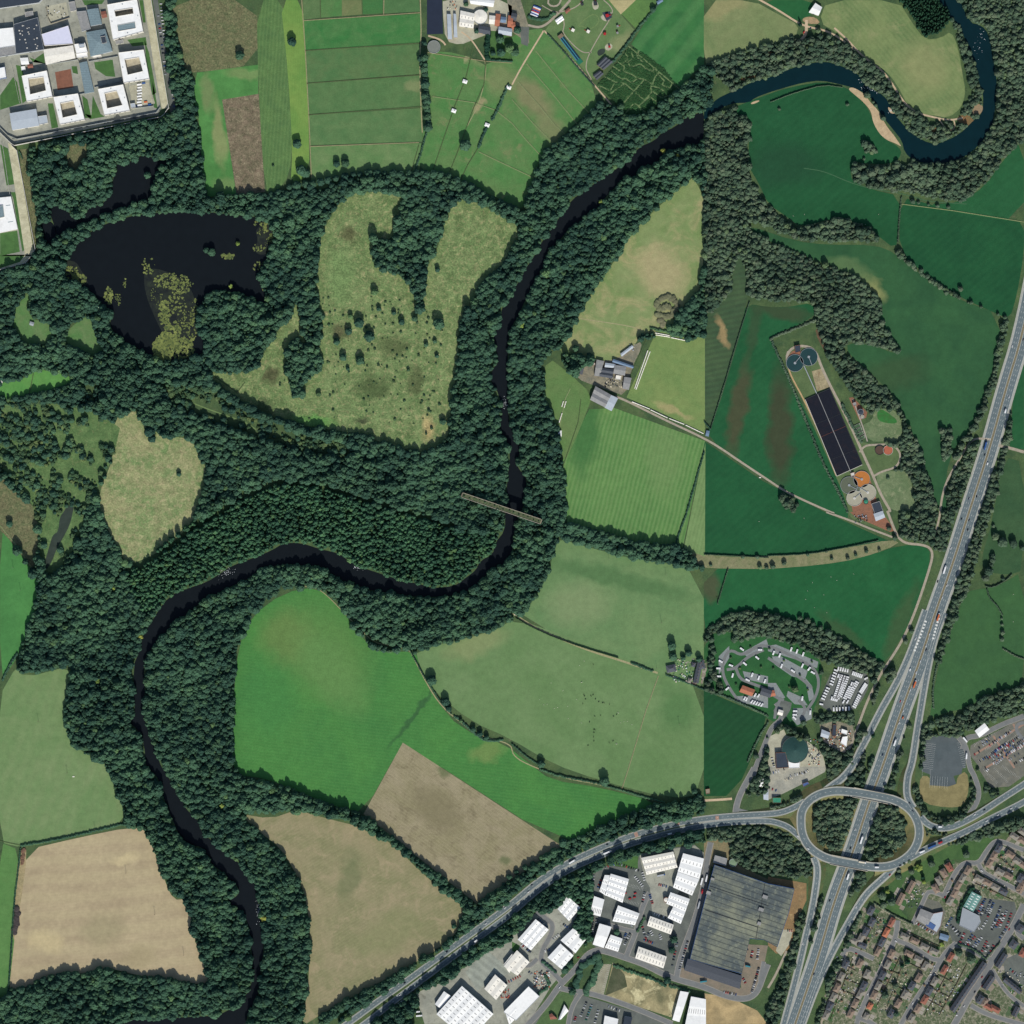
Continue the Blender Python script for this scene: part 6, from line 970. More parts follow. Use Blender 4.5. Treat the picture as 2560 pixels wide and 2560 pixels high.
terrace('@33 1695,1570', '1630,1665', 5, (9.7, 5.4, 3), 's', 'of the terrace facing the long one', 'north'); terrace('@33 1780,1590', '1905,1690', 6, (8.5, 5, 2.6), 's', 'of the back-lane terrace', 'west'); terrace('@33 1885,1800', '1850,1870', 4, (8.6, 5, 2.6), 's', 'at the southern side street', 'north'); terrace('@33 1935,850', '1890,940', 4, (8.7, 5, 2.6), 'b', 'at the crescent edge', 'north')
houses('@22 1430,1150', -75, 's', 'semi', 'beside the cottage terrace', 'west'); terrace('@22 1420,1130', '1385,1290', 7, (8.8, 5, 2.6), 's', 'of the country cottages', 'north'); houses('@22 1200,1180', 10, 's', 'bung', 'west of the country cottages', 'west', (16, 12, 3.4, 2.6)); houses('@22 1340,1270 1370,1150', 70, 'gs', 'bung', 'in the cottage gardens', 'south', (8, 6, 3, 2))
# garden sheds and fences of the housing
r_ = random.Random(9); gi = 0
for s in ['@33 640,1500 630,1560 600,1600 575,1690 555,1760 530,1840', '@33 965,1450 930,1540 900,1600 990,1560 1040,1560 870,1660 960,1700', '@33 1240,1480 1180,1640 1290,1680 1330,1650 1380,1600 1300,1780 1250,1830 1340,1760', '@33 830,1180 820,1260 850,1160 760,1310', '@33 1330,840 1390,850 1550,800 1620,900 1680,930 1760,670 1800,720 1850,760']:
    for p in P(s):
        put('shed', lambda: house_mesh('garden_shed', 3.4, 2.6, 2, .6, timber, timber, False), (p[0], p[1], .07), r_.uniform(0, 3), f'small garden shed, {nth(gi)} of the back garden sheds from the west', 'shed', 'sheds in the back gardens'); gi += 1
hd = lambda n, s, lab: wall_line('garden_fence', s, 1.7, .22, timber, lab, 'fence', 'garden fences of the housing estate')
for n, (a, b) in enumerate([('640,1440 470,1900', 0), ('1000,1420 820,1800', 0), ('1010,1500 900,1800', 0), ('1390,1480 1180,1870', 0), ('1460,1560 1290,1870', 0), ('830,1110 700,1380', 0), ('1020,1220 1300,1350', 0), ('1060,1470 1180,1530', 0), ('600,1500 660,1530', 0), ('570,1590 700,1640', 0), ('540,1670 670,1720', 0), ('900,1520 1000,1560', 0), ('870,1600 1080,1700', 0), ('1280,1560 1400,1620', 0), ('1230,1660 1370,1730', 0), ('1190,1740 1320,1810', 0), ('1560,870 1850,1000', 0), ('1700,640 1850,760', 0), ('1300,740 1240,900', 0), ('1500,1480 1420,1640', 0)]):
    wall_line('garden_fence', '@33 ' + a, 1.7, .25, timber, f'timber garden fence, {nth(n)} of the housing estate fences', 'fence', 'garden fences of the housing estate')
# ---- public and commercial buildings in the south-east
B('car_showroom', '@33 1535,930 1608,968 1545,1080 1472,1040', 6, 'green glass-roofed half of the car showroom', 'showroom', 'gable', plain('green_glass_roof', (96, 140, 130), .06, 3, .4, .4, stripe=(0, 2.2, .5, (150, 176, 166))), clad, .9, lights=(6, 2), lm=white, flip=True)
B('car_showroom', '@33 1465,1048 1590,1112 1600,1160 1550,1235 1440,1185', 6, 'grey flat-roofed half of the car showroom', 'showroom', 'flat', plain('grey_membrane', (146, 152, 156), .04, 5, .8, .2), clad, door=False)
B('school', '@33 1150,1060 1240,1095 1200,1190 1115,1140', 5, 'grey-roofed school hall on the housing estate', 'school', 'gable', greyr, brick, 1.6, windows=5); B('school', '@33 1245,1095 1320,1080 1300,1190 1270,1240 1190,1190', 4.5, 'irregular flat-roofed school wing with solar panels', 'school', 'flat', lgrey, brick)
sc = boxo('solar_array', (0, 0, 0), (15, 9, .3), bluec); p = P('@33 1225,1185')[0]; sc.location = (p[0], p[1], 5.3); sc.rotation_euler[2] = R(-32); tag(sc, 'blue solar array on the school roof', 'solar panel'); B('small_store', '@33 1300,1245 1365,1265 1350,1305 1290,1285', 4, 'small blue-grey store behind the school', 'store', 'gable', bluer, brick, .8)
B('services_building', '@32 1558,1650 1630,1592 1665,1640 1592,1698', 6, 'long white building above the big car park', 'building', 'gable', white, clad, .8)
# ---- industrial estate: quadrilaterals with their own look
SH = [('@23 345,1060 418,965 515,1050 430,1148', 8, white, 3, (4, 1), 'isolated pale shed at the wood\'s edge north-west'), ('@23 45,1290 178,1138 275,1215 143,1368', 8, white, 3, (4, 1), 'white shed with blue cars behind it'), ('@23 368,1295 462,1205 555,1290 478,1390', 8, white, 2, (3, 1), 'white shed, upper of the pair on the estate road'), ('@23 270,1425 365,1322 462,1410 375,1512', 8, white, 2, (3, 1), 'white shed, lower of the pair on the estate road'),
      ('@23 -60,1490 38,1372 130,1460 40,1560', 8, cream, 2, (3, 1), 'white shed with red-edged yard west of the junction'), ('@23 -60,1830 125,1642 208,1718 30,1900 -60,1840', 9, white, 1, (0, 0), 'big white shed at the bottom west of the road'), ('@13 1725,1660 1805,1555 1895,1635 1812,1742', 8, cream, 2, (3, 1), 'cream-ridged shed beside the slab car park'), ('@13 1880,1830 1932,1770 @23 60,1850 -20,1932', 8, white, 1, (3, 1), 'white shed half hidden at the lower estate corner'),
      ('@13 1365,1850 1555,1640 1790,1850 1600,2050', 10, white, 4, (8, 2), 'largest white distribution shed beside the bypass'), ('@13 1352,1778 1420,1682 1472,1718 1392,1808', 6, white, 1, (0, 0), 'small white annex north-west of the distribution shed'), ('@13 1870,1480 1932,1400 @23 20,1460 -20,1540', 7, cream, 1, (3, 1), 'cream shed north of the scrap yard'),
      ('@23 975,675 1215,628 1245,745 1015,800', 9, cream, 3, (9, 1), 'cream shed with rows of slots by the northern yard'), ('@23 1290,640 1445,680 1410,830 1250,775', 10, white, 2, (6, 1), 'tall white shed, upper half of the long eastern block'), ('@23 1250,780 1408,835 1355,955 1215,895', 10, white, 2, (6, 1), 'tall white shed, lower half of the long eastern block'), ('@23 1195,935 1338,985 1305,1078 1165,1018', 8, white, 2, (7, 1), 'white shed with dotted rooflights in the east yard'), ('@23 1215,1045 1305,1080 1270,1170 1175,1125', 8, white, 2, (4, 1), 'white shed south of the dotted-rooflight one'),
      ('@23 745,795 880,835 832,1010 705,955', 8, white, 4, (5, 1), 'broad white shed with the curved car park, east half'), ('@23 700,805 748,808 705,958 660,925', 7, white, 2, (4, 1), 'narrow white lean-to on the curved car park side'), ('@23 620,965 695,990 665,1115 590,1095', 7, white, 1, (6, 1), 'small white shed west of the centre yard'), ('@23 800,1035 960,1095 925,1180 760,1150', 7, white, 2, (7, 1), 'white L-shaped shed with a red sign strip'), ('@23 660,1170 748,1195 690,1350 610,1325', 9, white, 1, (0, 0), 'plain white shed with its tall west side'), ('@23 745,1255 832,1285 798,1380 702,1350', 7, white, 2, (5, 1), 'low white shed beside the plain white one'),
      ('@23 1042,1115 1218,1180 1195,1250 1020,1185', 7, cream, 1, (8, 2), 'long white shed north of the red car park'), ('@23 955,1345 1165,1420 1140,1505 930,1430', 7, cream, 1, (9, 2), 'long white shed north of the curving estate road'), ('@23 350,1895 395,1785 425,1830 370,1892', 5, white, 1, (0, 0), 'white-roofed brick office in the grassy plot'), ('@23 700,1865 800,1890 780,1990 680,1990', 8, white, 1, (0, 0), 'white block in the bottom car park'), ('@23 850,1870 905,1880 880,1990 830,1990', 6, dgrey, 1, (0, 0), 'grey-roofed block beside the bottom white one'), ('@23 1350,1720 1460,1740 1460,2000 1290,2000', 9, white, 2, (8, 1), 'white slotted shed at the seam in the bottom row'), ('@23 1270,1680 1330,1690 1260,1910 1210,1895', 7, white, 1, (0, 0), 'narrow white shed beside the waste ground'), ('@23 280,1860 300,1850 340,1890 290,1895', 4, redt, 1, (0, 0), 'little brick porch block in the grassy plot')]
for i, (s, h, rm, bays, lt, lab) in enumerate(SH):
    B('industrial_shed', s, h, lab, 'industrial shed', 'gable', rm, clad if i % 3 else bluec, .9 if bays > 1 else 1.4, bays, lt, 'sheds of the industrial estate', windows=0)
B('giant_warehouse', '@23 1525,725 1932,868 @33 195,905 150,1090 65,1345 -35,1290 @23 1790,1280 1730,1545 1340,1435 1450,1000', 12, 'gigantic mossy grey warehouse beside the motorway', 'warehouse', 'flat', mossr, bluec)
e = bpy.data.objects['giant_warehouse']
for s, w_, d_ in [('@23 1480,935', 8, 6), ('@23 1510,830', 6, 4), ('@23 1905,965', 9, 6), ('@23 1875,1060', 9, 6), ('@23 1860,1165', 6, 6)]:
    p = P(s)[0]; boxo('plant_room', (p[0] - e.location.x, p[1] - e.location.y, 13.6), (w_, d_, 2.6), greyr, e, R(-19))
for a, b in [('@23 1490,885 1932,1035', 0), ('@23 1455,1065 1850,1195', 0), ('@23 1905,860 1835,1290', 0)]:
    p = P(a); ln = math.hypot(p[1][0] - p[0][0], p[1][1] - p[0][1]); boxo('roof_gutter', ((p[0][0] + p[1][0]) / 2 - e.location.x, (p[0][1] + p[1][1]) / 2 - e.location.y, 12.5), (ln, .8, .5), darkm, e, math.atan2(p[1][1] - p[0][1], p[1][0] - p[0][0]))
B('warehouse_annex', '@23 1325,1435 1732,1565 1715,1660 1300,1520', 8, 'dark-roofed annex along the warehouse\'s south side', 'warehouse', 'gable', slate, bluec, .8); B('warehouse_annex', '@23 1530,655 1622,680 1610,735 1518,710', 7, 'small pale annex on the warehouse\'s north corner', 'building', 'flat', greyr, clad)
# ---- tanks
def tank(s, rad, h, label, water, rimm=steel, wallm=None, name='settling_tank', cat='tank', arm=True, group=None, cone=0, armrz=.6):
    p = P(s)[0]; e = empty(name, (p[0], p[1], 0), 0, label, cat, group); n = 40; V = []; F = []
    for z, q in ((0, rad), (h, rad), (h, rad - .45), (h - .9, rad - .45)):
        V += [(math.cos(i / n * 6.28318) * q, math.sin(i / n * 6.28318) * q, z) for i in range(n)]
    for k in range(3): F += [(k * n + i, k * n + (i + 1) % n, (k + 1) * n + (i + 1) % n, (k + 1) * n + i) for i in range(n)]
    mk('rim', V, F, rimm, e); V = [(0, 0, h - .6 + cone)] + [(math.cos(i / n * 6.28318) * (rad - .4), math.sin(i / n * 6.28318) * (rad - .4), h - .6) for i in range(n)]
    mk('cover' if cone else 'liquid', V, [(0, 1 + i, 1 + (i + 1) % n) for i in range(n)], water, e)
    if arm:
        V = []; F = []; box(V, F, (rad / 2 * math.cos(armrz), rad / 2 * math.sin(armrz), h + .3), (rad, .8, .35), armrz); mk('scraper_bridge', V, F, steel, e)
        V = []; F = []; m = 16; V = [(math.cos(i / m * 6.28318) * 2.2, math.sin(i / m * 6.28318) * 2.2, z) for z in (h - .7, h + .2) for i in range(m)]; F = [(i, (i + 1) % m, m + (i + 1) % m, m + i) for i in range(m)] + [tuple(range(m, 2 * m))]; mk('centre_well', V, F, rimm, e)
    return e
tealw = water_mat('clear_tank_water', (36, 58, 60)); oliv = plain('sludge_olive', (92, 98, 80), .06, 3, .5, .3); orng = plain('rusty_media', (176, 112, 56), .08, 2, .8, .2); beig = plain('pale_sludge', (160, 156, 136), .06, 3, .7, .2); rust = plain('rust_liquid', (168, 96, 72), .05, 2, .7, .2); dkbr = plain('brown_liquid', (84, 66, 56), .06, 2, .7, .2)
G_ = 'round tanks of the sewage works'
tank('@31 203,808', 15, 1.4, 'dark round tank, western of the top pair', tealw, group=G_, armrz=.9); tank('@31 307,762', 15.4, 1.4, 'dark round tank, eastern of the top pair', tealw, group=G_, armrz=-1.2); tank('@31 612,1730', 15, 1.6, 'olive round tank nearest the filter beds, western', oliv, group=G_, armrz=-.5); tank('@31 707,1685', 14.5, 1.6, 'orange round tank next to the olive one', orng, steel, group=G_, armrz=2.8)
tank('@31 652,1828', 13.8, 1.6, 'beige round tank at the south-west of the four', beig, render_, group=G_, armrz=.7); tank('@31 752,1785', 14.5, 1.6, 'beige round tank at the south-east of the four', beig, render_, group=G_, armrz=2.6); tank('@31 842,1466', 8, 2, 'small brown round tank in the grass loop', dkbr, darkm, group=G_, arm=False); tank('@31 905,1466', 8.4, 2, 'small rust-red round tank in the grass loop', rust, render_, group=G_, arm=False)
tank('@31 697,1178', 5, 6, 'black and grey round digester in the red yard', dgrey, steel, name='digester', group=G_, arm=False, cone=1); tank('@31 710,1214', 3.4, 5, 'little beige tank below the digester', beig, steel, name='digester', group=G_, arm=False, cone=.6); tank('@31 738,1855', 4, 4, 'small green tank by the works building', greenr, darkm, name='digester', group=G_, arm=False, cone=.8); tank('@31 680,1760', 4, 2, 'tiny round chamber between the four tanks', oliv, steel, group=G_, arm=False)
tank('@10 1343,355', 11, 3, 'round grey slurry store below the lagoon', plain('slurry', (120, 124, 116), .1, 3, .8, .2), steel, name='slurry_store', arm=False); tank('@10 1693,130', 12.5, 5, 'round white-topped feed store at the farm park', cream, steel, name='feed_store', arm=False, cone=1.6); tank('@32 202,1793', 23, 6, 'dark green domed reservoir tank in the pale depot', plain('green_dome', (40, 70, 66), .12, 4, .7, .2), concm := plain('dark_concrete', (92, 100, 98), .08, 3, .9, .2), name='covered_reservoir', arm=False, cone=5); tank('@23 1668,712', 7, 5, 'round green-topped tank beside the warehouse', plain('green_tank', (120, 140, 112), .06, 3, .8, .2), steel, name='sprinkler_tank', arm=False, cone=.6); tank('@23 1162,992', 4.4, 8, 'small round silo at the east yard corner', cream, redt, name='silo', arm=False, cone=1)
# filter beds
blackm = plain('filter_media', (30, 33, 42), .15, 2, .9, .1, dirt=((52, 40, 42), 20, .4)); A0, A1_, B0, B1 = P('@31 280,1083 465,1000 518,1662 712,1575'); fe = empty('filter_bed', ((A0[0] + B1[0]) / 2, (A0[1] + B1[1]) / 2, 0), 0, 'huge black rectangular filter bed of the sewage works', 'filter bed'); ox, oy = fe.location.x, fe.location.y
prism('media', [(a[0] - ox, a[1] - oy) for a in (A0, A1_, B1, B0)], 0, 1.4, blackm, fe)
def strip(s, wd, h0, h1, mat, parent, name):
    p = P(s); a, b = p[0], p[1]; ln = math.hypot(b[0] - a[0], b[1] - a[1]); return boxo(name, ((a[0] + b[0]) / 2 - parent.location.x, (a[1] + b[1]) / 2 - parent.location.y, (h0 + h1) / 2), (ln, wd, h1 - h0), mat, parent, math.atan2(b[1] - a[1], b[0] - a[0]))
strip('@31 372,1040 628,1640', 1, 1.4, 1.9, greyr, fe, 'distribution_channel'); strip('@31 362,1268 548,1190', .5, 1.4, 1.75, darkm, fe, 'cross_wall'); strip('@31 400,1365 585,1285', .7, 1.4, 1.7, plain('red_wall', (92, 58, 52), .1, 2), fe, 'cross_wall'); strip('@31 480,1535 665,1460', .5, 1.4, 1.72, darkm, fe, 'cross_wall')
for a in ('@31 280,1083 465,1000', '@31 465,1000 712,1575', '@31 712,1575 518,1662', '@31 518,1662 280,1083'): strip(a, .7, 0, 2.1, render_ if '518,1662' in a else darkm, fe, 'rim_wall')
wall_line('pipe_bridge', '@31 272,830 365,1035', 2, 1.4, steel, 'long steel pipe channel from tanks to filter bed', 'channel')
B('works_building', '@31 198,680 240,672 245,722 205,732', 5, 'dark control building above the top tank pair', 'building', 'flat', dgrey, brick); B('works_building', '@31 778,1870 840,1850 870,1932 805,1955', 4, 'open black tank block beside the works yard', 'building', 'flat', dgrey, render_); B('works_building', '@32 795,15 862,-8 880,40 812,68', 5, 'white and grey-green works building by the gate', 'building', 'gable', lgrey, brick, .8); B('works_hut', '@31 635,1110 660,1100 668,1125 645,1135', 3.5, 'small grey hut in the red works yard', 'hut', 'flat', greyr, brick); B('works_hut', '@31 620,1640 648,1632 652,1658 628,1665', 3, 'small white hut between bed and tanks', 'hut', 'flat', render_, brick)
for i in range(4): B('drying_bed', f'@31 {632 + i * 16},{1290 + i * 29} {690 + i * 12},{1262 + i * 29} {700 + i * 10},{1286 + i * 29} {642 + i * 14},{1314 + i * 29}', .8, f'low green-floored drying bed, {nth(i)} from the north', 'drying bed', 'flat', plain('algae_bed', (66, 92, 62), .2, 2), render_, group='drying beds', door=False)
# ---- farms and huts
for s, h, rm, kind, rise, bays, lab in [('@21 640,785 692,795 662,908 622,905', 5, greyr, 'gable', 1.6, 1, 'grey-brown barn at the riverside farm\'s west'), ('@21 705,808 780,818 776,845 700,838', 4, lgrey, 'gable', .9, 1, 'pale narrow barn roof north of the farm yard'), ('@21 670,845 765,858 755,925 660,908', 5, slate, 'gable', 1.6, 2, 'dark double-ridged barn in the farm centre'), ('@21 775,825 860,835 850,902 765,888', 5, greyr, 'gable', 1.4, 1, 'grey square barn east of the dark double barn'), ('@21 765,780 918,832 912,848 758,800', 4.5, bluer, 'gable', .9, 1, 'long blue-roofed range along the farm\'s north-east'), ('@21 818,740 905,675 915,690 828,758', 3.5, lgrey, 'gable', .6, 1, 'thin pale-roofed range in the farm\'s pointed yard'),
      ('@21 848,915 900,922 880,1010 835,1000', 5, greyr, 'gable', 1.4, 1, 'grey barn on the farm\'s east side'), ('@21 630,985 745,1050 700,1142 590,1085', 7, greyr, 'gable', 1.8, 2, 'large grey barn south of the farm yard'), ('@21 748,1052 798,1075 750,1170 700,1145', 6.6, lgrey, 'gable', .9, 1, 'pale blue lean-to joined to the large grey barn'), ('@21 510,805 550,810 530,895 505,890', 5, slate, 'gable', 2, 1, 'slate-roofed farmhouse beside the small lawn'), ('@21 575,805 625,808 628,825 585,820', 3, render_, 'flat', .5, 1, 'white outhouse north of the small lawn'), ('@21 785,900 825,905 818,935 780,930', 4, cream, 'flat', .5, 1, 'cream outbuilding in the farm yard'), ('@21 317,1315 374,1320 372,1365 317,1360', 4, white, 'gable', .6, 1, 'white square shed alone by the river wood'),
      ('@21 1468,1318 1490,1322 1482,1362 1460,1356', 3, bluer, 'gable', .6, 1, 'small blue-grey hut where the farm track crosses'), ('@30 355,28 405,60 378,120 308,95', 5.5, white, 'gable', 1.2, 1, 'white barn beside the north-east track junction'), ('@10 1545,85 1650,108 1640,215 1535,200', 6, cream, 'gable', 1.1, 2, 'pale ribbed barn with rooflights at the farm park'), ('@10 1443,110 1470,112 1478,300 1450,298', 5, lgrey, 'gable', 1, 1, 'long grey cattle shed, western of the pair'), ('@10 1492,108 1510,110 1520,285 1496,285', 5, lgrey, 'gable', 1, 1, 'long grey cattle shed, eastern of the pair'), ('@10 1610,-8 1800,8 1790,55 1620,30', 5, white, 'gable', 1, 1, 'long white-roofed shed at the top picture edge'), ('@10 1685,195 1770,212 1765,265 1675,248', 5, slate, 'gable', 2, 1, 'slate-roofed cottage with a white front at the farm park'),
      ('@10 1762,120 1812,125 1802,185 1760,182', 4.5, cream, 'gable', 1.5, 1, 'cream-roofed range west of the orange-roofed range'), ('@10 1812,108 1845,112 1835,205 1802,195', 5, oranget, 'gable', 1.8, 1, 'orange-tiled range at the farm park courtyard'), ('@10 1850,130 1890,135 1885,175 1845,172', 5, bluer, 'gable', 1.4, 1, 'blue-roofed block in the farm park courtyard'), ('@10 1832,205 1932,222 1928,275 1830,258', 6, lgrey, 'gable', 2, 1, 'pale farmhouse south of the farm park courtyard'), ('@10 1905,120 1940,128 1936,210 1898,205', 5, oranget, 'gable', 1.8, 1, 'second orange-tiled range east of the courtyard'), ('@20 -5,170 22,172 28,225 0,225', 5, oranget, 'gable', 1.6, 1, 'third orange-tiled range beside the paved garden'), ('@20 0,100 40,110 30,160 -10,150', 5, slate, 'gable', 1.6, 1, 'slate-roofed block in the farm park\'s east'),
      ('@20 325,155 375,120 392,150 345,185', 3, white, 'gable', .8, 2, 'square white pens beside the play park gate'), ('@20 640,490 700,430 760,470 690,530', 4, slate, 'gable', 1.4, 3, 'dark zigzag-roofed barns beside the maze'), ('@20 612,570 660,535 690,560 640,605', 3.6, slate, 'gable', 1.2, 2, 'smaller dark-roofed barn at the maze corner'), ('@20 398,85 430,60 440,80 410,105', 3, redt, 'gable', .8, 1, 'red-roofed kiosk beside the play park path'), ('@20 1090,15 1125,-5 1140,10 1100,35', 3, bluer, 'gable', .8, 1, 'blue-grey hut on the hay field hedge'),
      ('@01 60,605 120,612 118,640 55,638', 4, white, 'gable', .9, 1, 'white hut at the glade\'s west end'), ('@01 230,495 260,505 252,528 226,520', 3, steel, 'gable', .6, 1, 'small grey hut at the top of the glade'), ('@01 -10,865 40,872 15,975 -20,965', 4, cream, 'gable', 1, 1, 'cream greenhouse at the west picture edge'), ('@01 -10,675 55,680 55,690 -10,688', 3, steel, 'gable', .4, 1, 'low grey shelter below the glade hut'),
      ('@22 1740,1308 1832,1342 1808,1388 1716,1355', 5, oranget, 'gable', 1.6, 1, 'orange-roofed clubhouse of the caravan park'), ('@22 1885,1325 1960,1350 1945,1400 1870,1375', 4.5, slate, 'gable', 1.4, 1, 'dark-roofed block east of the orange clubhouse'), ('@32 5,1350 45,1345 55,1385 15,1392', 4, oranget, 'gable', 1.2, 1, 'small orange-roofed block by the park entrance'), ('@32 80,1490 115,1500 105,1535 70,1525', 4, cream, 'gable', 1.2, 1, 'cream-roofed warden\'s house at the park entrance'), ('@32 405,1640 465,1665 450,1708 395,1690', 5, lgrey, 'gable', 1.2, 1, 'pale workshop roof at the junk yard\'s west'), ('@32 555,1635 600,1650 592,1680 548,1665', 4, white, 'flat', .5, 1, 'white square store in the junk yard'), ('@32 560,1695 600,1690 590,1770 545,1740', 5, white, 'flat', .5, 1, 'white block at the junk yard\'s south'), ('@32 490,1600 515,1605 510,1690 480,1690', 4, dgrey, 'flat', .5, 1, 'black narrow roof in the junk yard'),
      ('@32 55,1815 130,1812 155,1925 60,1932', 6, dgrey, 'flat', .5, 1, 'dark office roof beside the domed reservoir'), ('@32 150,1870 240,1880 235,1930 155,1932', 5, white, 'flat', .5, 1, 'white annex under the domed reservoir'), ('@33 32,222 98,222 98,262 35,262', 4, greenr, 'flat', .5, 1, 'bright green store at the depot\'s south end'), ('@33 258,118 300,102 308,120 268,140', 4, bluec, 'flat', .5, 1, 'blue container store on the depot edge'), ('@23 1860,80 1895,82 1890,140 1860,135', 4, white, 'gable', .8, 1, 'white hut at the depot\'s west side'), ('@23 1895,165 1932,160 1932,240 1898,235', 4.6, lgrey, 'gable', .8, 1, 'pale grey shed at the depot\'s south-west'), ('@23 1460,160 1490,155 1492,190 1465,195', 3, stone, 'flat', .4, 1, 'ruined stone cottage beside the bypass')]:
    B({'roofed clubhouse': 'clubhouse'}.get('', 'farm_building' if 'farm' in lab or 'barn' in lab or 'cattle' in lab else 'outbuilding'), s, h, lab, next((w for w in ('farmhouse', 'barn', 'hut', 'cottage', 'clubhouse', 'greenhouse', 'shelter', 'store', 'shed') if w in lab), 'building'), kind, rm, render_ if rm in (white, cream) else brick, rise, bays, (4, 1) if 'rooflights' in lab else (0, 0), flip=False)
sheet('slurry_lagoon', P('@10 1290,-15 1405,-15 1413,255 1290,260'), .14, water_mat('slurry_water', (40, 46, 58)), 0, 0)
for i, s in enumerate(['@10 1577,617', '@10 1493,838', '@10 1745,945', '@10 1908,662', '@20 437,1035', '@20 172,1378']):
    p = P(s)[0]
    put('shelter', lambda: house_mesh('field_shelter', 7.5, 5.6, 2.6, .9, white, timber, False), (p[0], p[1], 0), R(-20), f'small white-roofed field shelter {["beneath the round tank track", "halfway down the paddock fence line", "between two dark hedges", "at the top of the dark hedge", "on the riverside wood edge, upper", "on the riverside wood edge, lower"][i]}', 'shelter', 'field shelters in the paddocks')
# ---- the railway viaduct over the river
vm_ = stone; va, vb = P('@11 1560,1805 @22 215,72'); L = math.hypot(vb[0] - va[0], vb[1] - va[1]); ang = math.atan2(vb[1] - va[1], vb[0] - va[0]); ve = empty('viaduct', ((va[0] + vb[0]) / 2, (va[1] + vb[1]) / 2, 0), ang, 'overgrown stone railway viaduct crossing the river gorge', 'viaduct'); HZ = 19
deckm = ground_mat('viaduct_growth', (72, 88, 62), (96, 100, 76), 5, 1.4, .45, c3=(140, 134, 112), c3size=3); boxo('deck', (0, 0, HZ - .5), (L, 7.6, 1), deckm, ve)
for sd in (-1, 1): boxo('parapet', (0, sd * 4.05, HZ + .2), (L, .45, 1.2), plain('bleached_stone', (196, 184, 166), .1, 3), ve)
NA = 5
for i in range(NA):
    x0 = -L / 2 + L / NA * i; w_ = L / NA; V = []; F = []; m = 14; r0 = w_ / 2 - 1.6
    for sd in (-3.9, 3.9):
        V += [(x0 + w_ / 2 - math.cos(math.pi * k / m) * r0, sd, HZ - 1 - .8 - r0 * .62 + math.sin(math.pi * k / m) * r0 * .62) for k in range(m + 1)] + [(x0 + w_ / 2 - math.cos(math.pi * k / m) * w_ / 2, sd, HZ - 1) for k in range(m + 1)]
    n_ = m + 1
    for k in range(m): F += [(k, k + 1, n_ + k + 1, n_ + k), (2 * n_ + k + 1, 2 * n_ + k, 3 * n_ + k, 3 * n_ + k + 1), (k, 2 * n_ + k, 2 * n_ + k + 1, k + 1)]
    mk('arch', V, F, vm_, ve)
for i in range(NA + 1):
    V = []; F = []; box(V, F, (-L / 2 + L / NA * i, 0, (HZ - 1) / 2), (3.3, 7.7, HZ - 1.02)); mk('pier', V, F, vm_, ve)
# ---- roundabout bridges
for s, lab in (('@33 640,180 930,238', 'northern concrete bridge carrying the roundabout over the motorway'), ('@33 470,688 755,742', 'southern concrete bridge carrying the roundabout over the motorway')):
    a, b = P(s); L = math.hypot(b[0] - a[0], b[1] - a[1]); e = empty('road_bridge', ((a[0] + b[0]) / 2, (a[1] + b[1]) / 2, 0), math.atan2(b[1] - a[1], b[0] - a[0]), lab, 'bridge', 'roundabout bridges'); boxo('deck', (0, 0, 5.35), (L, 15.5, 1.3), shou, e)
    for sd in (-1, 1): boxo('parapet', (0, sd * 8.1, 6.3), (L, .9, 2), plain('bridge_concrete', (176, 168, 150), .06, 3), e)
    for x in (-.46, 0, .46): boxo('pier', (x * L, 0, 2.35), (1.2, 14, 4.68), steel if False else shou, e)
# ================================================================ VEHICLES AND SMALL THINGS
PAINT = {}
def paint(n):
    c = dict(white=(226, 226, 224), silver=(168, 172, 176), black=(28, 30, 34), grey=(92, 98, 104), blue=(48, 84, 140), red=(168, 40, 44), dark_blue=(34, 48, 78), teal=(60, 130, 140), cream=(214, 204, 180), orange=(196, 104, 60), green=(40, 110, 84))[n]
    if n not in PAINT: PAINT[n] = plain(n + '_paint', c, .03, 2, .35, .5)
    return PAINT[n]
tyre = plain('tyre', (26, 26, 28), .05, 1, .9, .1)
def loft(V, F, M, secs, mi):
    """secs: list of (x, halfwidth, z0, z1) cross-sections along the length"""
    k = len(V)
    for x, hw, z0, z1 in secs: V += [(x, -hw, z0), (x, hw, z0), (x, hw * .9, z1), (x, -hw * .9, z1)]
    n = len(secs)
    for i in range(n - 1):
        a = k + 4 * i; b = a + 4
        for j in range(4): F.append((a + j, a + (j + 1) % 4, b + (j + 1) % 4, b + j)); M.append(mi)
    F.append((k + 3, k + 2, k + 1, k)); M.append(mi); e = k + 4 * (n - 1); F.append((e, e + 1, e + 2, e + 3)); M.append(mi)
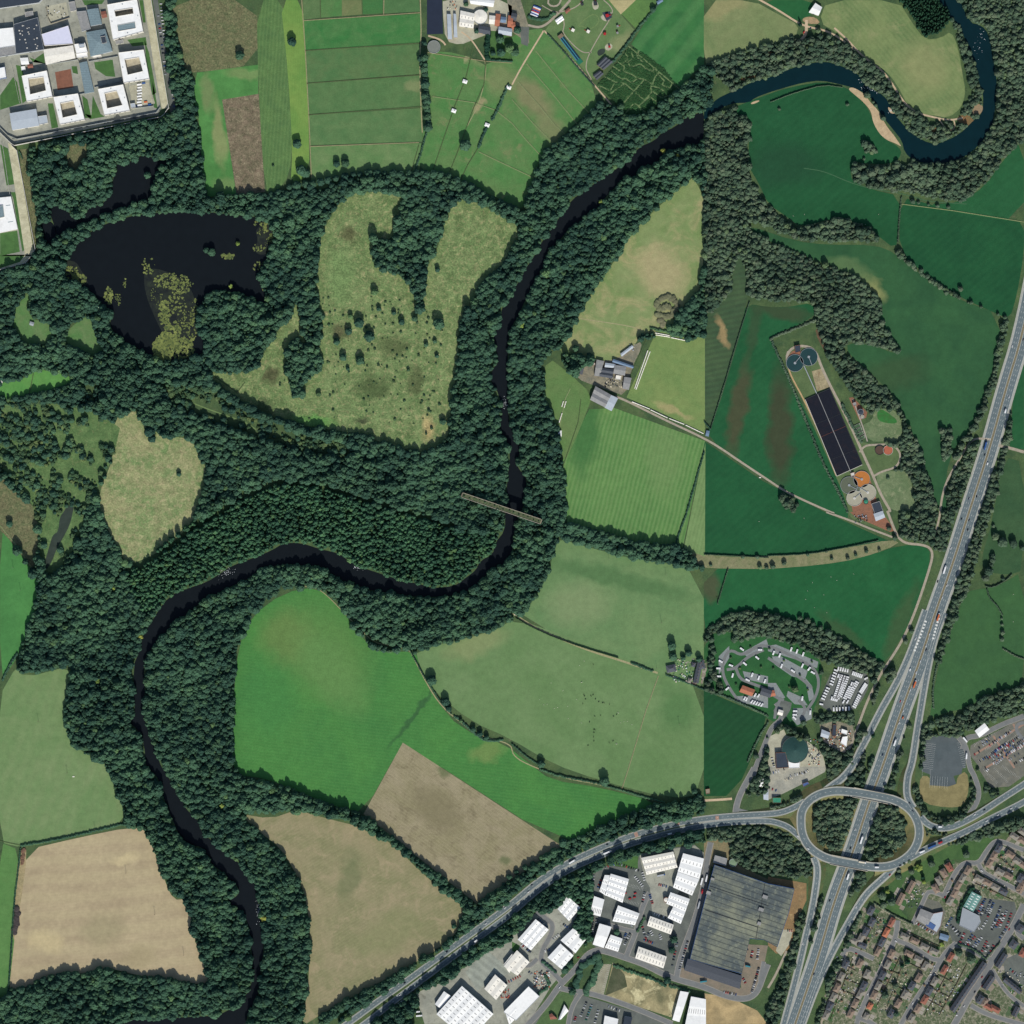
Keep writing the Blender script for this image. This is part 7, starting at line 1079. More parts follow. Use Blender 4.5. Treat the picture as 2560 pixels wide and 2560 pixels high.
def car_obj(color, van=False):
    V = []; F = []; M = []; s = 1.0
    if van:
        loft(V, F, M, [(-2.5, .9, .35, 2.1), (-2.4, .97, .3, 2.25), (1.1, .97, .3, 2.25), (1.9, .95, .3, 1.3), (2.5, .85, .4, .95)], 0); loft(V, F, M, [(1.12, .9, 1.3, 2.18), (1.78, .88, 1.28, 1.45)], 1)
    else:
        loft(V, F, M, [(-2.15, .78, .45, .8), (-2.0, .86, .3, .92), (-.9, .89, .25, .95), (.9, .89, .25, .95), (1.8, .86, .3, .82), (2.15, .74, .42, .68)], 0)
        loft(V, F, M, [(-1.75, .78, .93, .96), (-1.15, .74, .93, 1.4), (.35, .74, .93, 1.42), (1.1, .78, .93, .98)], 1); loft(V, F, M, [(-1.05, .7, 1.36, 1.44), (.3, .7, 1.38, 1.46)], 0)
    for x in (-1.35, 1.35):
        for y in (-.82, .82):
            k = len(V); V += [(x + math.cos(i / 8 * 6.283) * .33, y + dy, .33 + math.sin(i / 8 * 6.283) * .33) for dy in (-.1, .1) for i in range(8)]
            F += [(k + i, k + (i + 1) % 8, k + 8 + (i + 1) % 8, k + 8 + i) for i in range(8)] + [tuple(k + i for i in range(7, -1, -1)), tuple(k + 8 + i for i in range(8))]; M += [2] * 10
    return mk('van' if van else 'car', V, F, [paint(color), winm, tyre], mi=M)
CARN = [0]; REST = []
def veh(x, y, z, ang, color, label, group, van=False):
    CARN[0] += 1
    if group and group.startswith('cars ') and CARN[0] > 228: REST.append((x, y, z, ang, color)); return
    key = ('van' if van else 'car', color)
    return put(key, lambda: car_obj(color, van), (x, y, z), ang, label, 'van' if van else 'car', group)
def cars(s, n, turn, cols, where, frm, z=.13, skip=0, seed=1):
    """n parked cars from the first point to the second, each turned TURN degrees to the row"""
    a, b = P(s); ang = math.atan2(b[1] - a[1], b[0] - a[0]) + R(turn); rr = random.Random(seed + n); k = 0
    for i in range(n):
        if rr.random() < skip: continue
        t = i / max(1, n - 1); c = cols[i % len(cols)] if isinstance(cols, list) else rr.choice(cols.split())
        veh(a[0] + (b[0] - a[0]) * t, a[1] + (b[1] - a[1]) * t, z, ang + (math.pi if rr.random() < .4 else 0) + rr.uniform(-.03, .03), c, f'{c.replace("_", " ")} car, {nth(k)} from the {frm} {where}', 'cars ' + where); k += 1
MIXC = 'white silver black grey blue red dark_blue silver black white'
cars('@00 1195,120 1250,560', 15, 90, MIXC, 'in the prison car park west row', 'north', skip=.1); cars('@00 1215,30 1245,330', 13, 90, 'white white silver grey', 'in the prison car park east row', 'north'); cars('@00 1265,400 1320,830', 16, 90, MIXC, 'in the prison car park lower row', 'north')
cars('@23 660,760 790,722', 7, 90, ['red', 'silver', 'black', 'red', 'grey', 'blue', 'black'], 'on the curved shed car park, west arc', 'west'); cars('@23 810,725 955,775', 9, 90, MIXC, 'on the curved shed car park, east arc', 'west'); cars('@23 620,790 605,910', 6, 90, MIXC, 'on the curved shed car park, side row', 'north'); cars('@23 680,830 650,900', 5, 90, ['black', 'red', 'blue', 'red', 'blue'], 'against the broad shed', 'north')
cars('@23 1110,880 1165,895', 5, 90, ['red', 'red', 'blue', 'silver', 'blue'], 'in the northern yard', 'west'); cars('@23 1075,1100 1160,1130', 6, 90, 'white silver black', 'above the long white shed', 'west'); cars('@23 985,790 1000,845', 4, 90, 'white', 'beside the northern yard bend', 'north'); cars('@23 930,820 985,890', 6, 90, 'white silver white', 'along the yard fence', 'north')
for s, c in [('@23 890,985', 'red'), ('@23 925,975', 'red'), ('@23 930,945', 'red'), ('@23 855,945', 'red')]:
    p = P(s)[0]; veh(p[0], p[1], .13, .3, c, f'red vehicle on the numbered tarmac, {dict(zip(["@23 890,985", "@23 925,975", "@23 930,945", "@23 855,945"], ["southernmost", "middle eastern", "northern eastern", "western"]))[s]} one', 'red vehicles on the tarmac', True)
cars('@23 612,1130 602,1250', 8, 90, MIXC, 'west of the plain white shed', 'north'); cars('@23 890,1250 850,1330', 6, 90, MIXC, 'beside the middle estate road', 'north'); cars('@23 985,1200 1000,1260', 4, 90, MIXC, 'in the tiny brick car park', 'north'); cars('@23 1010,1300 1060,1320', 5, 90, ['red', 'black', 'red', 'red', 'blue'], 'in the red car park', 'west'); cars('@23 1115,1260 1125,1290', 3, 90, MIXC, 'in the red car park east', 'north'); cars('@23 1045,1230 1060,1260', 3, 90, 'white silver', 'below the long white shed', 'north')
cars('@23 1325,1310 1265,1520', 13, 90, MIXC, 'in the long lane beside the warehouse', 'north'); cars('@23 1245,1320 1210,1490', 9, 90, MIXC, 'in the long lane west side', 'north', skip=.2); cars('@23 75,1335 140,1390', 8, 90, ['white', 'red', 'white', 'white', 'black', 'blue', 'black', 'grey'], 'below the western white shed', 'west'); cars('@23 200,1140 265,1200', 6, 90, 'blue dark_blue silver white', 'behind the western white shed', 'west'); cars('@23 310,1290 350,1260', 4, 90, 'white silver', 'between the paired sheds', 'west')
cars('@33 150,1228 180,1228', 3, 90, ['black', 'red', 'red'], 'east of the giant warehouse', 'west'); cars('@23 1775,1370 1760,1400', 2, 90, MIXC, 'south of the warehouse notch, west', 'north'); cars('@23 1815,1385 1805,1430', 4, 90, ['red', 'white', 'red', 'black'], 'south of the warehouse notch, middle', 'north'); cars('@23 1860,1370 1850,1440', 5, 90, MIXC, 'south of the warehouse notch, east', 'north'); cars('@23 1862,1510 1810,1690', 13, 90, MIXC, 'on the warehouse south-east park', 'north'); cars('@23 1600,1690 1690,1710', 7, 90, ['silver', 'red', 'red', 'black', 'white', 'grey', 'blue'], 'on the warehouse south lawn edge', 'west'); cars('@23 1745,1590 1760,1620', 3, 90, ['red', 'silver', 'red'], 'at the annex\'s east corner', 'north')
cars('@23 560,1770 520,1870', 6, 90, MIXC, 'in the bottom car park, row one', 'north'); cars('@23 600,1790 560,1900', 7, 90, 'green teal white silver', 'in the bottom car park, row two', 'north'); cars('@23 650,1830 625,1920', 5, 90, MIXC, 'in the bottom car park, row three', 'north'); cars('@23 730,1800 810,1830', 5, 90, MIXC, 'in the bottom car park, top row', 'west'); cars('@23 480,1880 470,1910', 3, 90, ['red', 'red', 'silver'], 'on the grassy plot drive', 'north')
# dealership and service-area car parks
for i, (s, n, c) in enumerate([('@33 1638,990 1600,1070', 6, 'blue dark_blue silver white'), ('@33 1680,1000 1640,1100', 8, 'silver white dark_blue grey'), ('@33 1755,1050 1690,1220', 11, 'black silver dark_blue'), ('@33 1800,1080 1745,1200', 8, 'white silver red'), ('@33 1835,1100 1800,1200', 6, ['red', 'red', 'black', 'red', 'silver', 'red']), ('@33 1480,1250 1450,1310', 5, ['red', 'white', 'red', 'black', 'red']), ('@33 1560,1275 1510,1330', 5, ['red', 'red', 'black', 'white', 'red']), ('@33 1610,1280 1570,1340', 5, 'white blue silver'), ('@33 1650,1310 1615,1380', 5, ['red', 'red', 'red', 'black', 'red']), ('@33 1380,1190 1450,1250', 6, 'black grey blue white'), ('@33 1385,1130 1340,1200', 6, 'blue dark_blue white'), ('@33 1650,1150 1610,1210', 4, 'white silver'), ('@33 1790,1220 1750,1280', 5, 'blue black silver'), ('@33 1700,1340 1670,1400', 4, ['red', 'black', 'red', 'silver'])]):
    cars(s, n, 90, c, f'in dealership row {["one","two","three","four","five","six","seven","eight","nine","ten","eleven","twelve","thirteen","fourteen"][i]}', 'north')
cars('@33 1120,1170 1250,1250', 9, 90, ['white', 'red', 'silver', 'white', 'blue', 'red', 'white', 'grey', 'white'], 'in the school car park', 'west'); cars('@33 1830,1520 1880,1570', 4, 90, ['teal', 'red', 'silver', 'grey'], 'in the terrace car park', 'west')
for i, (s, n, c, k) in enumerate([('@32 1600,1740 1690,1680', 7, 'silver grey cream', .45), ('@32 1660,1770 1740,1715', 7, 'red silver dark_blue', .25), ('@32 1750,1710 1830,1660', 7, 'silver black white', .3), ('@32 1690,1825 1770,1765', 8, 'blue dark_blue blue', 0), ('@32 1800,1760 1890,1700', 8, ['red', 'red', 'black', 'grey', 'red', 'dark_blue', 'black', 'silver'], 0), ('@32 1840,1800 1925,1750', 7, 'red silver grey', .2), ('@32 1600,1880 1650,1850', 5, 'black blue silver', .1), ('@32 1720,1900 1780,1850', 6, 'silver black white', .1), ('@32 1820,1870 1920,1810', 8, 'white silver grey', .3), ('@33 1650,20 1660,10', 2, 'white', 0)]):
    cars(s, n, 90, c, f'in service-area row {["one","two","three","four","five","six","seven","eight","nine","ten"][i]}', 'west', skip=k)
cars('@33 250,50 300,20', 5, 90, 'cream black white', 'on the depot apron', 'west'); cars('@33 130,90 180,70', 5, 90, 'cream grey cream', 'beside the depot edge', 'west')
for i, (s, n, k) in enumerate([('@32 1560,1830 1640,1780', 6, .5), ('@32 1630,1730 1700,1690', 5, .6), ('@32 1740,1870 1930,1760', 14, .3), ('@32 1640,1930 1760,1860', 9, .4), ('@32 1860,1900 1930,1860', 6, .4), ('@32 1780,1690 1860,1630', 6, .5), ('@32 1580,1790 1680,1710', 8, .3), ('@32 1700,1860 1800,1795', 9, .1), ('@32 1770,1800 1850,1745', 8, .1), ('@32 1850,1770 1932,1715', 8, .1), ('@32 1700,1740 1800,1670', 9, .3), ('@32 1800,1830 1932,1745', 12, .1), ('@32 1720,1800 1800,1745', 8, 0), ('@32 1660,1860 1740,1810', 7, .3), ('@33 1620,1015 1585,1095', 6, 0), ('@33 1700,1020 1660,1120', 8, 0), ('@33 1770,1100 1720,1200', 7, .1), ('@33 1735,1110 1690,1200', 6, .1), ('@33 1540,1260 1490,1330', 5, 0), ('@33 1590,1290 1545,1345', 5, 0), ('@33 1660,1340 1640,1380', 3, 0), ('@33 1400,1210 1440,1270', 4, 0), ('@33 1630,1060 1605,1110', 4, 0), ('@33 1530,1230 1590,1210', 4, 0), ('@23 1440,1560 1460,1560', 2, 0), ('@23 640,1140 635,1190', 3, 0), ('@23 860,1250 845,1290', 4, 0), ('@23 1000,940 985,1010', 5, 0), ('@23 1040,960 1060,1020', 5, 0), ('@23 930,1150 900,1190', 4, 0), ('@23 390,1180 440,1220', 5, 0), ('@23 250,1380 280,1370', 3, 0), ('@23 -40,1620 60,1570', 7, 0), ('@23 130,1540 200,1600', 5, .2), ('@23 1030,1250 1000,1300', 4, 0), ('@33 20,40 120,10', 6, .3), ('@33 10,150 60,170', 3, 0), ('@33 170,60 290,30', 8, .2), ('@32 30,1860 45,1920', 4, 0)]):
    cars(s, n, 90, MIXC if i % 4 else 'red blue white black', 'in the crowded rows', 'north', skip=k, seed=i)
def rest_cars():
    V = []; F = []; M = []; cs = sorted({c[4] for c in REST}); src = {}
    for c in cs: o = car_obj(c); src[c] = o.data; bpy.data.objects.remove(o)
    for x, y, z, a, c in REST:
        k = len(V); m = src[c]; ca, sa = math.cos(a), math.sin(a); V += [(x + v.co.x * ca - v.co.y * sa, y + v.co.x * sa + v.co.y * ca, z + v.co.z) for v in m.vertices]
        for f in m.polygons: F.append([k + i for i in f.vertices]); M.append(cs.index(c) if f.material_index == 0 else len(cs) + f.material_index - 1)
    tag(mk('parked_cars', V, F, [paint(c) for c in cs] + [winm, tyre], mi=M), 'the many further parked cars packed in the dealership and service-area rows', None, None, 'stuff')
# moving traffic, each described by its place
rest_cars()
DIR = 73.0
def mv(s, ang, c, lab, z=.17, van=False):
    p = P(s)[0]; veh(p[0], p[1], p[2] + z if len(p) > 2 else z, R(ang), c, lab, 'moving traffic', van)
for s, c, van, lab in [('@31 1843,682', 'white', 0, 'white car, northernmost on the southbound motorway'), ('@31 1926,632', 'black', 0, 'black car at the east picture edge, northbound'), ('@31 1819,1065', 'white', 0, 'white car above the white box van, northbound'), ('@31 1657,1565', 'white', 1, 'white van below the blue lorry, northbound'), ('@31 1635,1500', 'black', 0, 'dark car just behind the blue lorry'), ('@31 1515,1830', 'dark_blue', 0, 'dark blue car south of the works, southbound'), ('@31 1575,1815', 'black', 0, 'dark car south of the works, northbound'),
                       ('@32 1460,52', 'black', 0, 'dark car level with the works gate, southbound'), ('@32 1518,62', 'black', 0, 'dark car level with the works gate, northbound'), ('@32 1507,135', 'black', 0, 'second dark car below the works gate, northbound'), ('@32 1380,275', 'white', 0, 'white car alone before the first white lorry'), ('@32 1281,525', 'black', 0, 'dark car in the outer southbound lane'), ('@32 1350,555', 'white', 0, 'white car north-east of the red lorry, upper'), ('@32 1316,645', 'white', 0, 'white car ahead of the red lorry, lower'), ('@32 1115,955', 'white', 0, 'white car beside the chevron markings'), ('@32 1220,920', 'white', 0, 'white car between the chevron areas'), ('@32 1192,1010', 'white', 0, 'white car in front of the dark pickup'), ('@32 1195,1045', 'grey', 1, 'dark grey pickup beside the slip nose'), ('@32 1150,1128', 'white', 0, 'white car below the slip nose, northbound'),
                       ('@32 1072,1188', 'white', 1, 'white van in the southbound lanes above second red lorry'), ('@32 1118,1213', 'white', 0, 'white car just above the second red lorry'), ('@32 1073,1345', 'white', 0, 'white car beside the second red lorry'), ('@32 998,1430', 'red', 0, 'red car south of the second red lorry'), ('@32 1022,1500', 'white', 0, 'white car north of the brown box van'), ('@32 1018,1550', 'orange', 1, 'brown box van on the northbound motorway'), ('@32 990,1592', 'white', 0, 'white car south of the brown box van'), ('@32 865,1832', 'dark_blue', 0, 'dark car south of the lower white lorry'), ('@33 656,465', 'white', 0, 'white car between the two roundabout bridges'), ('@33 622,605', 'black', 0, 'dark car just north of the southern bridge'), ('@33 466,1000', 'black', 0, 'dark car below the roundabout, southbound'), ('@33 347,1555', 'dark_blue', 0, 'dark blue car near the southern merge')]:
    mv(s, DIR if '@31' in s else 70, c, lab, van=bool(van))
for s, a, c, lab in [('@33 348,850', 85, 'red', 'red car on the slip road below the roundabout'), ('@33 262,1325', 78, 'white', 'white car on the slip road beside the warehouse'), ('@33 1065,262,5.7', -50, 'black', 'dark car entering the roundabout from the north slip'), ('@33 222,512,5.6', -48, 'white', 'white car entering the roundabout from the west'), ('@33 300,605,6', -50, 'white', 'white car on the roundabout\'s south-west curve'), ('@33 1090,325,6', -50, 'grey', 'grey car on the roundabout\'s north-east curve'), ('@33 995,733,5.8', 20, 'black', 'dark car on the roundabout\'s south-east exit'), ('@33 1558,352,2', 28, 'white', 'white car on the east road, north carriageway'), ('@33 1632,315,1', 28, 'black', 'dark car on the east road, north carriageway'), ('@33 665,1050,.6', 57, 'white', 'white car on the slip road beside the housing'), ('@33 917,803,4.8', 45, 'red', 'red car at the top of the eastern slip road'), ('@32 630,1915', 60, 'white', 'white car at the depot lane end'),
                   ('@23 125,935', 33, 'white', 'white car on the bypass near the estate trees'), ('@23 718,578', 22, 'black', 'dark car on the bypass north carriageway'), ('@23 150,885', 33, 'grey', 'grey car on the bypass opposite the white one'), ('@13 1735,1175', 37, 'white', 'white car on the bypass near the stubble corner'), ('@13 1880,1055', 37, 'white', 'white car leading on the bypass north carriageway'), ('@13 1440,1387', 37, 'black', 'dark car midway along the bypass'), ('@13 1122,1622', 36, 'black', 'dark car on the bypass lower reach'), ('@13 1085,1715', 36, 'white', 'white car beside the lay-by lorry'), ('@13 1165,1675', 36, 'black', 'black car ahead in the lay-by lane'), ('@13 1188,1682', 36, 'black', 'black car parked in the lay-by'),
                   ('@33 1650,400', 25, 'white', 'white car on the east road, south carriageway, first'), ('@33 1600,438', 25, 'silver', 'silver car on the east road, south carriageway, second'), ('@33 1735,355', 25, 'white', 'white car under the trees on the east road'), ('@33 1835,305', 25, 'white', 'white car near the east road picture edge'), ('@33 1140,630,5.6', 25, 'white', 'white car joining the roundabout from the east'), ('@33 1615,1578', 55, 'red', 'red car on the main road by the long terrace'), ('@33 1615,1645', 55, 'red', 'second red car on the main road'), ('@33 1560,1690', 55, 'black', 'dark car on the main road junction'), ('@33 1480,1795', 55, 'white', 'white car low on the main road'), ('@33 1820,1218', 58, 'red', 'red car on the main road by the dealership'), ('@33 1092,1775', 60, 'white', 'white car parked on the second street'), ('@33 753,1705', 60, 'white', 'white car parked on the first street'), ('@33 430,1770', 60, 'white', 'white car on the lane west of the houses'), ('@33 517,1570', 65, 'silver', 'silver car on the lane west of the houses'), ('@33 1168,950', 60, 'white', 'white van-like car by the upper twin terrace'), ('@33 963,1305', -30, 'white', 'white car at the cross street corner'), ('@33 1210,1385', 60, 'red', 'red car between the cross street semis'), ('@33 1360,935', 30, 'white', 'white car beside the crescent foot'), ('@33 1335,975', 60, 'red', 'red car by the dealership hedge'), ('@33 1610,775', -30, 'white', 'white car parked on the crescent road'), ('@33 665,1400', -20, 'red', 'red car at the first street junction'), ('@23 360,1655', 50, 'white', 'white car at the estate crossroads'), ('@23 500,1430', 25, 'red', 'red car on the estate lawn verge')]:
    mv(s, a, c, lab, .2 if len(s.split(',')) > 2 else .17)
# lorries: cab, trailer, wheel
def lorry_maker(tc, cc, L=12.5):
    e = empty('lorry', (0, 0, 0)); V = []; F = []; M = []; box(V, F, (-1.2, 0, 2.55), (L - 2.6, 2.5, 2.9)); mk('trailer', V, F, paint(tc), e)
    V = []; F = []; M = []; loft(V, F, M, [(L / 2 - 2.2, 1.22, .6, 3.3), (L / 2 - .6, 1.22, .6, 3.2), (L / 2, 1.15, .6, 2.4)], 0); c = mk('cab', V, F, paint(cc), e); boxo('windscreen', (L / 2 - .12, 0, 2.35), (.5, 2.0, .8), winm, c)
    V = []; F = []; box(V, F, (-.6, 0, .9), (L - 2, 1.0, .35)); mk('chassis', V, F, darkm, e)
    for x in (L / 2 - 1.3, -L / 2 + 2.6, -L / 2 + 1.3):
        for y in (-1.05, 1.05):
            m = 12; V = [(math.cos(i / m * 6.283) * .5, dy, math.sin(i / m * 6.283) * .5) for dy in (-.15, .15) for i in range(m)]; F = [(i, (i + 1) % m, m + (i + 1) % m, m + i) for i in range(m)] + [tuple(range(m - 1, -1, -1)), tuple(range(m, 2 * m))]; mk('wheel', V, F, tyre, e, loc=(x, y, .5))
    return e
def lorry(s, ang, tc, cc, lab, L=12.5, z=.17):
    p = P(s)[0]; put(('lorry', tc, cc, L), lambda: lorry_maker(tc, cc, L), (p[0], p[1], (p[2] if len(p) > 2 else 0) + z), R(ang), lab, 'lorry', 'lorries on the roads')
lorry('@31 1640,1430', 75, 'blue', 'dark_blue', 'long blue lorry on the motorway beside the bridge lane', 16); lorry('@31 1790,1170', 75, 'white', 'white', 'white box lorry high on the northbound motorway', 8); lorry('@32 1332,435', 72, 'white', 'white', 'long white lorry on the southbound motorway, upper', 15); lorry('@32 1284,792', 72, 'orange', 'white', 'orange-red lorry beside the eastern chevrons', 14); lorry('@32 1107,1298', 70, 'orange', 'white', 'orange-red lorry on the lower northbound motorway', 14); lorry('@32 957,1738', 70, 'white', 'silver', 'long white lorry on the lower motorway', 13)
lorry('@33 705,540', 72, 'white', 'silver', 'long white lorry between the two bridges', 15); lorry('@33 603,815', 72, 'white', 'silver', 'long pale lorry emerging below the southern bridge', 13); lorry('@33 708,708,6', -10, 'cream', 'white', 'cream lorry crossing the southern roundabout bridge', 13, .25); lorry('@33 818,745,6', 0, 'white', 'white', 'white box lorry on the southern roundabout curve', 7.5, .25); lorry('@33 1235,590,4.2', 24, 'blue', 'blue', 'blue car transporter on the east road', 15, .2); lorry('@33 1298,560,3.4', 24, 'red', 'red', 'short red lorry ahead of the blue transporter', 8, .2); lorry('@33 1160,628,4.9', 24, 'white', 'white', 'white lorry behind the blue transporter', 10, .2); lorry('@33 1296,441,5', -4, 'white', 'white', 'short white lorry leaving the roundabout eastward', 7, .2)
lorry('@23 720,636', 22, 'white', 'white', 'long white lorry on the bypass south carriageway', 15); lorry('@23 455,705', 32, 'white', 'silver', 'long white lorry on the bypass north carriageway', 13); lorry('@23 1190,495', 10, 'white', 'white', 'white box lorry on the bypass under trees', 7.5); lorry('@13 1660,1303', 37, 'white', 'white', 'white box lorry low on the bypass', 6.5); lorry('@13 1095,1765', 36, 'white', 'silver', 'white lorry parked in the lay-by', 12); lorry('@23 1125,808', 12, 'silver', 'blue', 'grey lorry parked in the northern yard', 14, .13); lorry('@23 1432,850', 76, 'white', 'black', 'white lorry parked in the warehouse lane', 15, .13); lorry('@23 1467,830', 78, 'white', 'white', 'white trailer rig against the warehouse side', 13, .13)
lorry('@13 1215,1838', 5, 'white', 'white', 'white trailer, upper of the depot pair', 11, .13); lorry('@13 1232,1868', 5, 'white', 'white', 'white trailer, lower of the depot pair', 11, .13); lorry('@23 1410,1030', 76, 'silver', 'silver', 'grey trailer beside the warehouse, middle', 14, .13); lorry('@23 1435,930', 78, 'red', 'red', 'short red lorry beside the warehouse', 8, .13); lorry('@32 1486,1718', -50, 'white', 'white', 'white coach by the coach park gate', 11, .2); lorry('@32 1496,1840', 85, 'white', 'white', 'white coach on the coach park road', 11, .2); lorry('@23 1780,1495', -12, 'teal', 'teal', 'turquoise lorry south of the warehouse', 9, .13); lorry('@23 1445,1610', 8, 'teal', 'teal', 'turquoise lorry on the annex forecourt', 12, .2)
def boxo_thing(name, s, mat):
    V = []; F = []; box(V, F, (0, 0, s[2] / 2), s)
    for k in range(int(s[0] / .8)): box(V, F, (-s[0] / 2 + .5 + k * .8, 0, s[2] / 2), (.3, s[1] + .12, s[2] - .3))
    return mk(name, V, F, mat)
for i in range(8):
    p = P(f'@00 {1052 + (i % 2) * 4},{640 + i * 22}')[0]; put('container', lambda: boxo_thing('shipping_container', (8, 2.6, 2.6), white), (p[0], p[1], .15), R(8), f'white shipping container, {nth(i)} from the north in the prison yard', 'container', 'white containers in the prison yard')
for i, (s, c) in enumerate([('@00 1085,628', 'blue'), ('@00 1130,790', 'blue'), ('@00 1035,800', 'dark_blue'), ('@00 1100,770', 'orange')]):
    p = P(s)[0]; put(('skip', c), lambda: boxo_thing('skip', (6, 2.6, 1.6), paint(c)), (p[0], p[1], .15), R(8), f'{c.replace("_", " ")} skip in the prison container yard, {["north", "south-east", "south-west", "south middle"][i]} one', 'skip', 'skips in the prison yard')
# caravans
def caravan_maker():
    V = []; F = []; M = []; loft(V, F, M, [(-3.1, 1.02, .6, 1.9), (-2.9, 1.15, .45, 2.5), (2.5, 1.15, .45, 2.5), (3.1, 1.05, .6, 1.7)], 0)
    for x, y, sx, sy, z in ((0, 1.16, 3, .06, 1.6), (0, -1.16, 3, .06, 1.6), (2.92, 0, .3, 1.5, 1.9)):
        k = len(F); box(V, F, (x, y, z), (sx, sy, .6)); M += [1] * (len(F) - k)
    k = len(F); box(V, F, (3.8, 0, .5), (1.6, .3, .12)); box(V, F, (-.4, .95, .35), (.7, .2, .7)); box(V, F, (-.4, -.95, .35), (.7, .2, .7)); M += [2] * (len(F) - k); k = len(F); box(V, F, (.6, 0, 2.55), (.8, .8, .14)); M += [3] * (len(F) - k)
    return mk('caravan', V, F, [paint('white'), winm, tyre, greyr], mi=M)
def van_(x, y, ang, lab, grp, sc=1.15): put('caravan', caravan_maker, (x, y, .13), ang, lab, 'caravan', grp, (sc, sc, 1))
def vans(s, n, turn, where, frm, grp):
    a, b = P(s); ang = math.atan2(b[1] - a[1], b[0] - a[0]) + R(turn)
    for i in range(n):
        t = i / max(1, n - 1); van_(a[0] + (b[0] - a[0]) * t, a[1] + (b[1] - a[1]) * t, ang + random.uniform(-.04, .04), f'white caravan, {nth(i)} from the {frm} {where}', grp)
for i, (s, n, tn) in enumerate([('@32 530,1180 600,1195', 5, 90), ('@32 640,1215 705,1238', 6, 90), ('@32 512,1195 478,1300', 6, 84), ('@32 452,1330 415,1410', 5, 90), ('@32 738,1300 700,1360', 7, 84), ('@32 690,1385 650,1470', 7, 80), ('@32 495,1488 610,1482', 6, 90), ('@32 560,1235 505,1400', 12, 92), ('@32 578,1240 525,1405', 12, 92), ('@32 598,1245 545,1390', 10, 92), ('@32 480,1405 520,1415', 4, 90), ('@32 672,1285 655,1312', 3, 90), ('@32 630,1295 645,1300', 2, 90), ('@32 620,1322 580,1405', 7, 92), ('@32 645,1328 610,1400', 6, 92), ('@32 570,1430 600,1430', 2, 60), ('@32 530,1235 545,1240', 2, 92)]):
    vans(s, n, tn, f'in storage row {["one","two","three","four","five","six","seven","eight","nine","ten","eleven","twelve","thirteen","fourteen","fifteen","sixteen","seventeen"][i]}', 'north', 'caravans in the storage compound')
p = P('@32 740,1255')[0]; van_(p[0], p[1], .5, 'white caravan alone at the storage compound\'s east tip', 'caravans in the storage compound'); p = P('@32 402,1450')[0]; van_(p[0], p[1], -.2, 'white caravan alone at the storage compound\'s west tip', 'caravans in the storage compound')
for i, (s, a) in enumerate([('@22 1735,1035', -35), ('@22 1575,1127', -30), ('@22 1558,1180', 0), ('@22 1562,1240', 0), ('@22 1625,1332', 40), ('@22 1652,1158', -20), ('@22 1757,1145', -40), ('@22 1850,1100', -40), ('@22 1665,1232', 75), ('@22 1812,1228', 70), ('@22 1862,1250', 70), ('@22 1908,1275', 70), ('@22 1778,1268', -25), ('@32 42,1062', 70), ('@32 88,1080', 70), ('@32 175,1035', 70), ('@32 218,1050', 70), ('@32 265,1072', 70), ('@32 102,1160', 70), ('@32 188,1200', -35), ('@32 260,1158', 65), ('@32 310,1182', 50), ('@32 338,1212', -30), ('@32 258,1405', 80), ('@32 205,1502', 0), ('@32 318,1512', 85), ('@32 200,1555', -40), ('@32 202,1530', 0), ('@22 1872,1040', 0)]):
    p = P(s)[0]; van_(p[0], p[1], R(a), f'white caravan on a pitch, {nth(i)} counted eastward through the park', 'touring caravans on the park pitches', 1.3)
vans('@22 1755,1405 1770,1412', 2, 90, 'by the clubhouse', 'west', 'caravans by the clubhouse'); vans('@22 1810,1430 1885,1455', 5, 70, 'below the clubhouse', 'west', 'caravans by the clubhouse'); vans('@22 1835,1380 1860,1385', 2, 70, 'beside the clubhouse', 'west', 'caravans by the clubhouse')
cars('@22 1700,1420 1730,1440', 2, 90, 'black dark_blue', 'west of the clubhouse caravans', 'west'); cars('@32 50,1690 70,1730', 2, 0, ['black', 'black'], 'on the pale depot corner', 'north')
# ---- wrapped silage rows and feed troughs: long pale bales
def bales(s, n, lab, where, grp, w_=1.05):
    a, b = P(s); L = math.hypot(b[0] - a[0], b[1] - a[1]); ang = math.atan2(b[1] - a[1], b[0] - a[0])
    def mkb():
        m = 12; V = [(x, math.cos(i / m * 6.283) * .8, .75 + math.sin(i / m * 6.283) * .75) for x in (-.5, -.42, .42, .5) for i in range(m)]
        for i in list(range(m)) + list(range(3 * m, 4 * m)): V[i] = (V[i][0], V[i][1] * .85, .75 + (V[i][2] - .75) * .85)
        F = [(k * m + i, k * m + (i + 1) % m, (k + 1) * m + (i + 1) % m, (k + 1) * m + i) for k in range(3) for i in range(m)] + [tuple(range(m - 1, -1, -1)), tuple(range(3 * m, 4 * m))]; return mk('wrapped_bale', V, F, cream)
    for i in range(n):
        t = (i + .5) / n; put('bale', mkb, (a[0] + (b[0] - a[0]) * t, a[1] + (b[1] - a[1]) * t, 0), ang, f'{lab}, {nth(i)} from the {where}', 'bale', grp, (L / n * .96, w_, 1.1))
bales('@21 905,1100 1040,1155', 7, 'pale wrapped bale beside the farm track', 'west, western run', 'bales beside the farm track'); bales('@21 1045,1160 1175,1222', 7, 'pale wrapped bale beside the farm track', 'west, middle run', 'bales beside the farm track'); bales('@21 1185,1225 1300,1270', 6, 'pale wrapped bale beside the farm track', 'west, third run', 'bales beside the farm track'); bales('@21 1310,1275 1445,1340', 7, 'pale wrapped bale beside the farm track', 'west, eastern run', 'bales beside the farm track')
